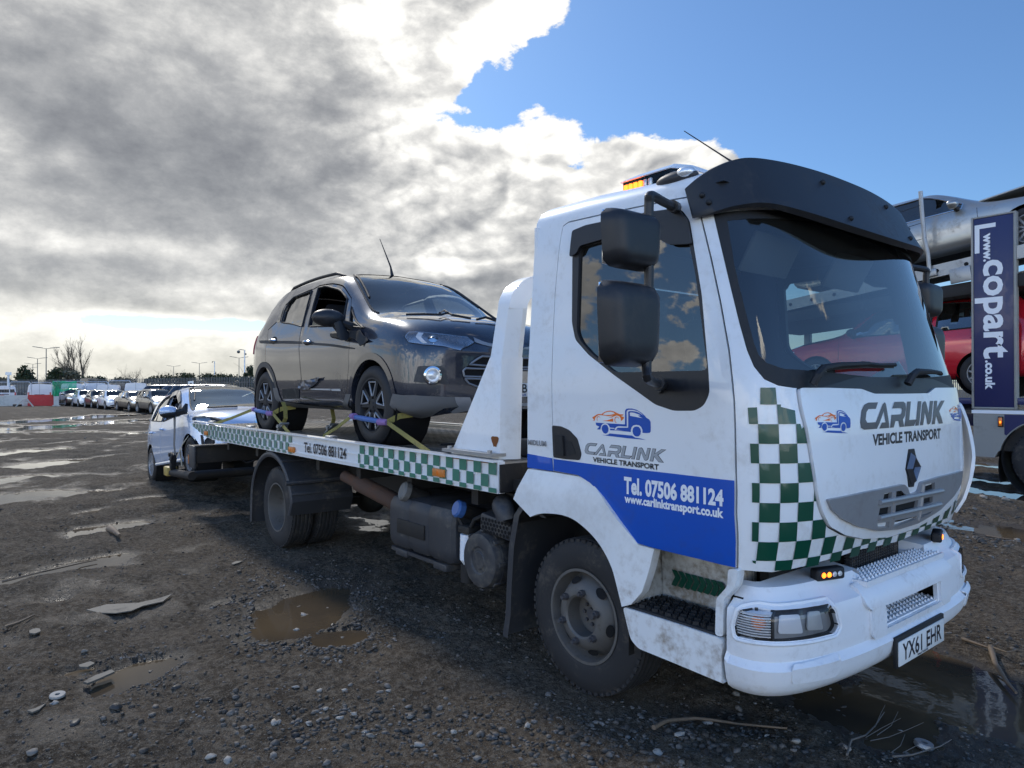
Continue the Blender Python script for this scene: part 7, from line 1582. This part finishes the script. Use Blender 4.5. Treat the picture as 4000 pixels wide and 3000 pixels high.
bm=bmnew(); grid(bm,lambda u,v: p0+(p1-p0)*u+Vector((.25*math.sin(u*17+v*3),.0,zt-v*(zt-.75)+.08*math.sin(u*9)))+Vector((-.15*v,0,0)),14,10); grid(bm,lambda u,v: p1+(p2-p1)*u+Vector((.05*math.sin(u*11),0,zt-v*(.95-.25*u)*1.0+.04*math.sin(u*8+v*3))),20,6)
tag(obj('green_netting',bm,m,None,180),'torn green netting hanging from the mesh fence','netting')
# palisade fence
m=worn('dark_galvanised_pale',(.12,.125,.13),.55,(.08,.07,.06),.4,1.,metal=.4)
def fence_x(px_): return np.interp(px_,[-300,0,280,560,1200,2600],[95,86,74,62,58,60])
fp_=[]; x=-260.
while x<2500: fp_.append((x,float(fence_x(x)))); x+=1491*.155/float(fence_x(x))*1.0
pf=thing('palisade_fence','long grey steel palisade fence behind the rows of cars','fence',gp(300,74)); L0f=pf.location
bm=bmnew()
for x,D in fp_:
    p=gp(x,D)-L0f; box(bm,(p.x,p.y,1.30),(.045,.07,2.6),(0,0,th0)); 
    add_mesh(bm,[(p.x-.02,p.y-.03,2.6),(p.x+.02,p.y+.03,2.6),(p.x,p.y,2.72)],[(0,1,2)])
pl=obj('pales',bm,m,pf,smooth=False)
for z in (.45,2.15):
    bm=bmnew(); tube(bm,[gp(x,D,z)-L0f+CF*.05 for x,D in fp_[::8]],.035,4); obj('rail',bm,m,pf)
p=gp(bx(1650),60.5); bm=bmnew(); zc=CAMP.z+(840.5-(719+449*.25))*60.5/1491; box(bm,(0,0,zc),(.03,.44,.62),(.12,0,0)); o=obj('sign_board',bm,M['plate']); o.location=p; o.rotation_euler=(0,0,facing(p)); tag(o,'small white board with a dark figure hung on the palisade fence','sign')
bm=bmnew(); lay_text(bm,'9',lambda u,v,oo: Vector((.03,-.10+.20*u,zc-.17+.30*v)),bold=True); bmesh.ops.rotate(bm,verts=bm.verts,cent=(0,0,zc),matrix=Matrix.Rotation(.12,3,'X')); obj('sign_figure',bm,M['ink'],o,smooth=False)
# lamp posts
M['post']=new_mat('lamp_post_grey',(.10,.115,.12),.5,.4)
def lamp_post(zx,zy,label,H=8.0):
    D=(H-CAMP.z)*1491/(840.5-(719+zy*.25)); p=gp(bx(zx),D); t=thing('street_lamp',label,'street lamp',p,(0,0,facing(p)),'double-headed lamp posts beyond the fence')
    bm=bmnew(); tube(bm,[(0,0,0),(0,0,1.2),(0,0,1.25),(0,0,H)],[.11,.11,.08,.06],8); obj('pole',bm,M['post'],t)
    for s in (-1,1): bm=bmnew(); tube(bm,[(0,0,H-.05),(0,s*.5,H+.05)],.035,6); box(bm,(0,s*1.15,H+.17),(.28,1.35,.10),(s*.14,0,0),bev=.03); obj('lamp_head',bm,M['post'],t)
for a in ((398,137,'tallest double lamp post, left of the bare trees'),(323,224,'double lamp post just left of the tallest one'),(283,272,'double lamp post third from the tallest, left of the trees'),(258,304,'smallest double lamp post left of the bare trees'),(1500,292,'small double lamp post above the ivy hedge'),(1722,265,'double lamp post above the fence sign'),(2065,218,'double lamp post beside the camera pole')): lamp_post(*a)
def cctv(zx,zy,H,label,big):
    D=(H-CAMP.z)*1491/(840.5-(719+zy*.25)); p=gp(bx(zx),D); t=thing('camera_pole',label,'camera pole',p,(0,0,facing(p)))
    bm=bmnew(); tube(bm,[(0,0,0),(0,0,H*.45),(0,0,H*.46),(0,0,H)],[.11,.11,.085,.075],10); obj('pole',bm,M['fgalv'],t)
    bm=bmnew(); s=1. if big else .5; tube(bm,[(0,0,H-.05),(0,-.45*s,H+.02),(0,-.7*s,H-.05)],.04,6); bmesh.ops.create_uvsphere(bm,u_segments=12,v_segments=8,radius=.2*s,matrix=Matrix.Translation((0,-.72*s,H-.28*s))); obj('dome_camera',bm,M['post'],t)
    if big: bm=bmnew(); box(bm,(.1,.12,H-.55),(.2,.2,.2)); obj('control_box',bm,M['post'],t)
cctv(2113,148,6.5,'tall grey pole with a dome camera near the palisade fence',True); cctv(1853,248,6.5,'thin far pole with a small camera above the hedge',False)
p=gp(bx(72),70); bm=bmnew(); tube(bm,[(0,0,0),(0,0,3.1)],.10,8); box(bm,(0,0,3.1),(.3,.5,.3)); o=obj('short_post',bm,M['fgalv']); o.location=p; tag(o,'short grey post behind the first mesh panel at the left','post')
# ---------------------------------------------------------------- planting
def leaf_mat(name,c1,c2):
    m=new_mat(name,c1,.6); g=NG(m.node_tree); b=m.node_tree.nodes['Principled BSDF']; oi=g.n('ShaderNodeNewGeometry').outputs['Position']; g.nt.links.new(g.mix(g.mr(g.noise(oi,1.6,3,.6),.35,.65),c1,c2),b.inputs['Base Color']); return m
mIvy=leaf_mat('dark_ivy',(.028,.034,.014),(.075,.080,.035)); mOl=leaf_mat('olive_scrub',(.075,.072,.040),(.15,.135,.085)); mEv=leaf_mat('evergreen',(.015,.026,.012),(.05,.065,.025)); mBark=worn('bare_bark',(.115,.095,.07),.85,(.05,.05,.03),.5,2.)
def leaves(bm,pts,size,rng):
    for p in pts:
        a=Vector(rng.normal(size=3)).normalized(); b=a.cross(Vector(rng.normal(size=3))).normalized(); s=size*(.6+.8*rng.random())
        add_mesh(bm,[Vector(p)+a*s,Vector(p)+b*s*.55,Vector(p)-a*s,Vector(p)-b*s*.55],[(0,1,2,3)])
def bare_tree(name,label,zx,D,H,spread,seed,ivy=False,twig=3,th=.16):
    rng=np.random.default_rng(seed); p=gp(bx(zx),D); t=thing(name,label,'tree',p); bm=bmnew(); tips=[]; bt=bmnew()
    def grow_(q,d,l,r,lev,b):
        n=4; pts=[q]; dd=Vector(d)
        for i in range(n): dd=(dd+Vector(rng.normal(size=3))*.10+Vector((0,0,.06))).normalized(); pts.append(pts[-1]+dd*l/n)
        tube(b,pts,[r*(1-.55*i/n) for i in range(n+1)],4 if lev>1 else 6,caps=False); tips.append(pts[-1])
        if lev<twig+1:
            for k in range(5 if lev<2 else 4):
                f=.30+.70*rng.random(); i=min(int(f*n),n-1); base=pts[i]+(pts[i+1]-pts[i])*(f*n-i); a=rng.random()*2*PI; sp=spread*(.7+.5*rng.random()); nd=(dd+Vector((math.cos(a)*sp,math.sin(a)*sp,.05))).normalized(); grow_(base,nd,l*(.45+.22*rng.random()),r*.42,lev+1,bm)
    for k in range(3 if not ivy else 2): grow_(Vector((rng.normal()*.25,rng.normal()*.25,0)),Vector((rng.normal()*.16,rng.normal()*.16,1)),H*.62,th,0,bt)
    obj('trunk',bt,mBark,t,60); obj('crown',bm,mBark,t,180)
    if ivy:
        bl=bmnew(); P=[]
        for _ in range(2600): z=rng.random()**.8*H*.72; r=.35+.75*math.sin(min(1,z/(H*.5))*PI*.5)*rng.random()**.5; a=rng.random()*2*PI; P.append((r*math.cos(a),r*math.sin(a),z))
        leaves(bl,P,.16,rng); obj('ivy',bl,mIvy,t,180)
bare_tree('bare_tree','tall leafless tree with upright branches beyond the vans',685,98,7.6,.42,3,twig=3)
bare_tree('bare_tree','leafless tree wrapped in ivy left of the tall bare tree',545,100,6.3,.75,5,True,3)
bare_tree('bare_tree','small leafless tree on the skyline beside the ivy hedge',1140,100,4.3,.6,9,False,3,.06)
bare_tree('bare_tree','thin leafless scrub tree left of the ivy-wrapped tree',375,104,3.6,.7,12,False,2,.05)
def bush(name,label,cat,z0,z1,ytop,D,mat,n,size,seed,h0=0.,rough=.35,stems=True):
    rng=np.random.default_rng(seed); p=gp(bx((z0+z1)/2),D); w=bx(z1-z0)*D/1491; H=CAMP.z+(840.5-(719+ytop*.25))*D/1491; t=thing(name,label,cat,p); bm=bmnew(); P=[]; cl=[(rng.uniform(-.5,.5)*w,rng.uniform(-.6,.6),h0+(H-h0)*rng.uniform(.35,.95)) for _ in range(max(8,int(w*2.2)))]
    for _ in range(n):
        c=cl[rng.integers(len(cl))]; u=rng.normal(size=3); u/=np.linalg.norm(u); r=rng.random()**.45*(.30+.45*rng.random())*(H-h0)*.42; x=c[0]+u[0]*r*1.4; z=c[2]+u[2]*r
        env=math.sqrt(max(0,1-(abs(x)/(w*.55))**4)); z=min(z,h0+(H-h0)*(env*(1-rough*rng.random()*.5)))
        if z>h0: P.append((CR.x*x+CF.x*(c[1]+u[1]*r),CR.y*x+CF.y*(c[1]+u[1]*r),z))
    leaves(bm,P,size,rng); obj('foliage',bm,mat,t,180)
    if stems:
        bm=bmnew()
        for c in cl: tube(bm,[(CR.x*c[0]*.9,CR.y*c[0]*.9,0),(CR.x*c[0],CR.y*c[0],c[2]*.9)],.03,4,caps=False)
        for _ in range(int(w*3)):
            x=rng.uniform(-.5,.5)*w; b=Vector((CR.x*x,CR.y*x,H*.8)); tube(bm,[b,b+Vector((rng.normal()*.2,rng.normal()*.2,.35+.5*rng.random())),b+Vector((rng.normal()*.5,rng.normal()*.5,.5+.7*rng.random()))],[.015,.010,.006],3,caps=False)
        obj('stems',bm,mBark,t,180)
bush('ivy_hedge','long dark ivy hedge spilling over the palisade fence','hedge',1190,2230,350,79,mIvy,10000,.13,21)
bush('scrub','low dark scrub behind the first vans at the left','shrub',60,330,378,92,mEv,2600,.20,22)
bush('scrub','olive-brown scrub at the foot of the bare trees','shrub',430,720,322,94,mOl,3800,.18,23)
bush('scrub','dark green scrub right of the bare trees','shrub',680,940,366,92,mEv,2600,.18,24)
bush('scrub','thin scrub between the trees and the ivy hedge','shrub',930,1260,378,92,mOl,2200,.15,25)
bush('scrub','pale scrub on the skyline at the far left','shrub',-200,120,385,110,mOl,1800,.22,26)
bush('evergreen_bush','dark evergreen bush right of the camera pole','shrub',2085,2330,272,70,mEv,3800,.15,27)
bush('evergreen_sapling','dark ragged evergreen sapling among the left lamp posts','tree',172,252,278,90,mEv,700,.22,28,1.2,.8)
bush('evergreen_sapling','dark evergreen branch under the ivy-wrapped tree','tree',425,520,298,90,mEv,900,.20,29,2.0,.6)
# ---------------------------------------------------------------- stones, litter and sticks on the ground
mSt=new_mat('wet_stones',(.2,.19,.18),.65,spec=.2); g=NG(mSt.node_tree); b=mSt.node_tree.nodes['Principled BSDF']; gi=g.n('ShaderNodeNewGeometry'); c=g.ramp(g.noise(gi.outputs['Position'],9,2,.5),[(.30,(.035,.031,.028)),(.50,(.090,.082,.073)),(.64,(.17,.155,.14)),(.78,(.34,.325,.30))]); g.nt.links.new(g.mix(g.mr(g.noise(gi.outputs['Position'],120,3,.6),.4,.7,0,.5),c,(.05,.045,.04)),b.inputs['Base Color'])
def stone_mesh(rng,sub=1):
    bm=bmnew(); bmesh.ops.create_icosphere(bm,subdivisions=sub,radius=1); s=(1,.55+.4*rng.random(),.35+.35*rng.random())
    for v in bm.verts: k=1+.22*rng.normal(); v.co=Vector((v.co.x*s[0]*k,v.co.y*s[1]*k,v.co.z*s[2]*k))
    V=[tuple(v.co) for v in bm.verts]; F=[tuple(q.index for q in f.verts) for f in bm.faces]; bm.free(); return np.array(V),np.array(F)
rng=np.random.default_rng(11); protos=[stone_mesh(rng,1) for _ in range(10)]
def scatter(name,pts,sizes):
    VV=[];FF=[];n=0
    for (x,y),s in zip(pts,sizes):
        V,F=protos[rng.integers(10)]; a=rng.random()*2*PI; ca,sa=math.cos(a),math.sin(a); t=rng.normal()*.25
        X=V[:,0]*s;Y=V[:,1]*s;Z=V[:,2]*s+X*t*.3; VV.append(np.stack([x+X*ca-Y*sa,y+X*sa+Y*ca,Z],1)); FF.append(F+n); n+=len(V)
    V=np.concatenate(VV); P=np.array(pts); H=height(P[:,0],P[:,1]); H=np.repeat(H,len(protos[0][0])); V[:,2]+=H+np.repeat(np.array(sizes),len(protos[0][0]))*.12
    F=np.concatenate(FF); me=bpy.data.meshes.new(name); me.vertices.add(len(V)); me.vertices.foreach_set('co',V.ravel()); me.loops.add(F.size); me.loops.foreach_set('vertex_index',F.ravel().astype(np.int32)); me.polygons.add(len(F)); me.polygons.foreach_set('loop_start',np.arange(0,F.size,3,dtype=np.int32)); me.polygons.foreach_set('loop_total',np.full(len(F),3,np.int32)); me.update(); o=obj(name,me,mSt,None,180); return o
pts=[];sz=[]
def cluster(cx,cy,hx,hy,n,s0,s1):
    c=at(cx,cy,'z',0);r_=at(cx+hx,cy,'z',0)-c;u_=at(cx,cy-hy,'z',0)-c
    for _ in range(n): a=rng.normal()*.55;b_=rng.normal()*.55; p=c+r_*a+u_*b_; pts.append((p.x,p.y)); sz.append(s0+(s1-s0)*rng.random()**2.5)
def ringc(cx,cy,hx,hy,n,s0,s1,w=.18):
    c=at(cx,cy,'z',0);r_=at(cx+hx,cy,'z',0)-c;u_=at(cx,cy-hy,'z',0)-c
    for _ in range(n): a=rng.random()*2*PI; q=1.05+abs(rng.normal())*w*1.6; p=c+r_*q*math.cos(a)+u_*q*math.sin(a); pts.append((p.x,p.y)); sz.append(s0+(s1-s0)*rng.random()**2.2)
# general grit, denser near the viewer
for _ in range(15000):
    D=1.6*(14/1.6)**rng.random(); X=rng.uniform(-150,2360); p=CAMP+ray(X,829.5)*D; pts.append((p.x,p.y)); sz.append(.0035+.011*rng.random()**4)
ringc(655,1318,105,52,900,.006,.022,.30); ringc(735,1378,60,24,300,.006,.018); ringc(298,1448,62,26,350,.005,.012,.3); ringc(228,1138,70,12,150,.006,.018); ringc(2185,1130,120,30,500,.01,.035,.35); ringc(2160,1143,110,18,300,.012,.035,.3); ringc(195,1212,60,14,160,.005,.014,.4); ringc(480,1135,60,16,150,.006,.02,.5); ringc(1880,1540,190,60,260,.006,.017,.4); ringc(1990,1440,190,60,260,.008,.02,.3)
cluster(700,1560,330,60,420,.006,.024); cluster(1150,1590,420,70,520,.006,.022); cluster(1500,1590,200,60,200,.008,.022); cluster(560,1230,260,60,400,.005,.014); cluster(300,900,400,30,250,.02,.06); cluster(1010,1350,260,60,160,.007,.02); cluster(2150,1200,120,80,160,.008,.025); cluster(520,1200,60,60,220,.006,.014)
gr=scatter('gravel',pts,sz); gr['kind']='stuff'
# bigger stones one can pick out
mS2=[new_mat('pale_stone',(.30,.28,.25),.7,spec=.2),new_mat('mid_stone',(.165,.155,.14),.65,spec=.2),new_mat('dark_stone',(.05,.048,.046),.5,spec=.3)]
sm=[]
for k in range(6):
    V,F=stone_mesh(rng,2); bm=bmnew(); add_mesh(bm,[tuple(v) for v in V],[tuple(f) for f in F]); bm.normal_update(); me=bpy.data.meshes.new('stone'); bm.to_mesh(me); bm.free(); me.polygons.foreach_set('use_smooth',[True]*len(me.polygons)); sm.append(me)
def stone(X,Y,r,mi,label):
    p=at(X,Y,'z',0); me=sm[rng.integers(6)].copy(); me.materials.append(mS2[mi]); o=bpy.data.objects.new('stone',me); COL.objects.link(o); h=float(height(np.array([p.x]),np.array([p.y]))[0]); o.location=(p.x,p.y,max(h,WATER-.01)+r*.25); o.scale=(r,r,r); o.rotation_euler=(rng.normal()*.15,rng.normal()*.15,rng.random()*6.28); tag(o,label,'stone','loose stones on the ground')
SD={'f':'pale pebble in the foreground mud below the brown puddle','d':'dark stone lying in the foreground mud','p':'pale stone poking out of the brown puddle','r':'pale stone beside the wet ground right of the truck','b':'pale pebble in the truck shadow below the bumper','l':'grey stone on the tyre-tracked mud at the left'}
for X,Y,r,mi,k in ((593,1573,.020,0,'f'),(667,1571,.017,0,'f'),(650,1562,.012,1,'f'),(602,1550,.012,1,'f'),(455,1640,.025,0,'f'),(492,1645,.018,0,'f'),(640,1487,.018,0,'f'),(690,1497,.016,0,'f'),(745,1500,.018,0,'f'),(735,1560,.016,0,'f'),(765,1555,.016,0,'f'),(885,1550,.020,1,'f'),(905,1612,.022,0,'f'),(980,1590,.016,0,'f'),(1140,1570,.018,0,'f'),(1030,1640,.020,1,'f'),(800,1600,.018,1,'f'),(840,1500,.014,0,'f'),
    (658,1320,.026,0,'p'),(706,1305,.016,0,'p'),(720,1345,.022,2,'p'),(640,1352,.024,0,'p'),(740,1368,.020,1,'p'),(645,1303,.018,2,'p'),(2125,1083,.05,0,'r'),(2172,1087,.05,0,'r'),(2198,1160,.03,0,'r'),(2105,1105,.03,1,'r'),
    (1590,1505,.020,1,'b'),(1530,1560,.020,0,'b'),(1470,1600,.022,0,'b'),(1720,1612,.020,0,'b'),(1655,1595,.014,0,'b'),(1985,1588,.020,0,'b'),(1830,1630,.022,0,'b'),(1420,1640,.022,0,'b'),
    (183,1412,.020,1,'l'),(117,1525,.020,0,'l'),(70,1640,.024,1,'l'),(160,1570,.025,2,'l'),(325,1440,.020,2,'d'),(380,1490,.022,2,'d'),(465,1310,.018,2,'d'),(250,1540,.030,2,'d'),(600,1465,.018,2,'d')): stone(X,Y,r,mi,SD[k])
mFl=worn('muddy_sheet',(.105,.10,.088),.7,(.05,.042,.034),.9,7.); mWd=worn('wet_driftwood',(.15,.11,.075),.7,(.06,.05,.04),.6,9.)
def flat(name,label,cat,P,th,mat,zz=.02):
    bm=bmnew(); Q=[at(X,Y,'z',zz) for X,Y in P]; c=sum((Vector(q) for q in Q),Vector())/len(Q); hz=float(height(np.array([c.x]),np.array([c.y]))[0]); prism(bm,[(q.x-c.x,q.y-c.y) for q in Q],lambda u,v,d: Vector((u,v,d+.012*math.sin(u*9+v*5))),0,th); o=obj(name,bm,mat,None,30); o.location=(c.x,c.y,max(hz,0)+.006); tag(o,label,cat)
flat('debris_sheet','long pale torn sheet lying flat in the mud at the left','debris',[(187,1318),(230,1306),(300,1305),(345,1297),(372,1288),(352,1306),(310,1315),(285,1326),(250,1330),(215,1324)],.006,mFl)
flat('debris_scrap','small pale flat scrap left of the long torn sheet','debris',[(63,1363),(75,1356),(86,1360),(88,1369),(76,1374),(64,1371)],.008,mFl); flat('debris_scrap','round pale flat scrap below the small puddle at the left','debris',[(170,1432),(195,1425),(205,1432),(190,1441),(172,1438)],.010,mFl); flat('debris_scrap','pale chip on the mud beside the rear wheels','debris',[(500,1215),(510,1209),(524,1211),(515,1216),(503,1219)],.008,mFl); flat('debris_scrap','narrow pale flake at the lower left corner','debris',[(58,1535),(75,1532),(100,1520),(85,1536),(70,1542)],.008,mFl); flat('debris_scrap','flat grey slab leaning at the edge of the lower left puddle','debris',[(180,1470),(205,1455),(240,1443),(248,1450),(215,1465),(190,1475)],.010,mFl)
p=at(124,1512,'z',0); bm=bmnew(); lathe(bm,[(.012,0),(.034,0),(.036,.004),(.034,.012),(.012,.012)],(0,0,0),(.1,0,1),28,closed=True); o=obj('washer',bm,worn('dull_washer',(.30,.29,.27),.7,(.14,.12,.1),.6,30.)); o.location=(p.x,p.y,float(height(np.array([p.x]),np.array([p.y]))[0])+.006); tag(o,'round steel washer lying on the mud at the lower left','washer')
p=at(1995,1603,'z',0); bm=bmnew(); lathe(bm,[(.014,0),(.036,0),(.040,.008),(.036,.022),(.014,.022)],(0,0,0),(.1,.1,1),28,closed=True); o=obj('metal_ring',bm,M['galv']); o.location=(p.x,p.y,max(float(height(np.array([p.x]),np.array([p.y]))[0]),WATER)+.004); tag(o,'thick metal ring lying by the twigs at the lower right','ring')
def stick(label,P,r,mat=None,lift=.02,kids=()):
    pp=[Vector(at(X,Y,'z',0)) for X,Y in P]; 
    for q in pp: q.z=max(float(height(np.array([q.x]),np.array([q.y]))[0]),WATER)+lift
    bm=bmnew(); n=len(pp); tube(bm,pp,[r*(1.2-.7*i/(n-1)) for i in range(n)],7)
    for K in kids:
        kk=[Vector(at(X,Y,'z',0)) for X,Y in K]
        for i,q in enumerate(kk): q.z=max(float(height(np.array([q.x]),np.array([q.y]))[0]),WATER)+lift+.012*i
        tube(bm,kk,[r*.5*(1-.6*i/(len(kk)-1)) for i in range(len(kk))],5)
    tag(obj('stick',bm,mat or mWd,None,60),label,'stick')
stick('pale crooked stick in the truck shadow below the step',[(1412,1590),(1440,1570),(1500,1558),(1535,1562),(1600,1568),(1700,1590)],.009)
stick('brown branch at the right edge in front of the bumper',[(2140,1415),(2150,1440),(2175,1475),(2195,1498)],.014,None,.03,[[(2145,1418),(2175,1432),(2212,1430)]])
tw=new_mat('pale_twig',(.13,.115,.10),.8)
stick('forked twig with many side shoots in the mud at the lower right',[(1830,1655),(1838,1620),(1870,1590),(1890,1570),(1910,1540),],.0045,tw,.03,[[(1870,1595),(1905,1580),(1945,1565)],[(1880,1605),(1920,1600),(1960,1590),(1995,1580)],[(1895,1590),(1925,1575),(1940,1550)],[(1890,1572),(1902,1550),(1912,1535)]])
stick('thin pale twig lying along the bottom edge at the lower right',[(1930,1655),(1970,1640),(2030,1615),(2055,1603)],.004,tw,.03,[[(1925,1645),(1945,1620),(1955,1600)],[(1950,1635),(1975,1625),(1990,1618)]])
stick('thin dark stick in the left mud near the ruts',[(10,1365),(40,1352),(75,1340)],.010); stick('short dark stump of wood by the bright puddle at the left',[(237,1150),(246,1162),(258,1172)],.035,None,.04); stick('thin dark twig across the left mud',[(5,1255),(90,1250),(175,1215),(210,1208)],.008)
stick('pale straight stick on the gravel right of the bumper',[(2080,1390),(2110,1402),(2145,1418)],.010); stick('thin stick by the stones right of the truck',[(2130,1160),(2160,1165),(2190,1170)],.012)
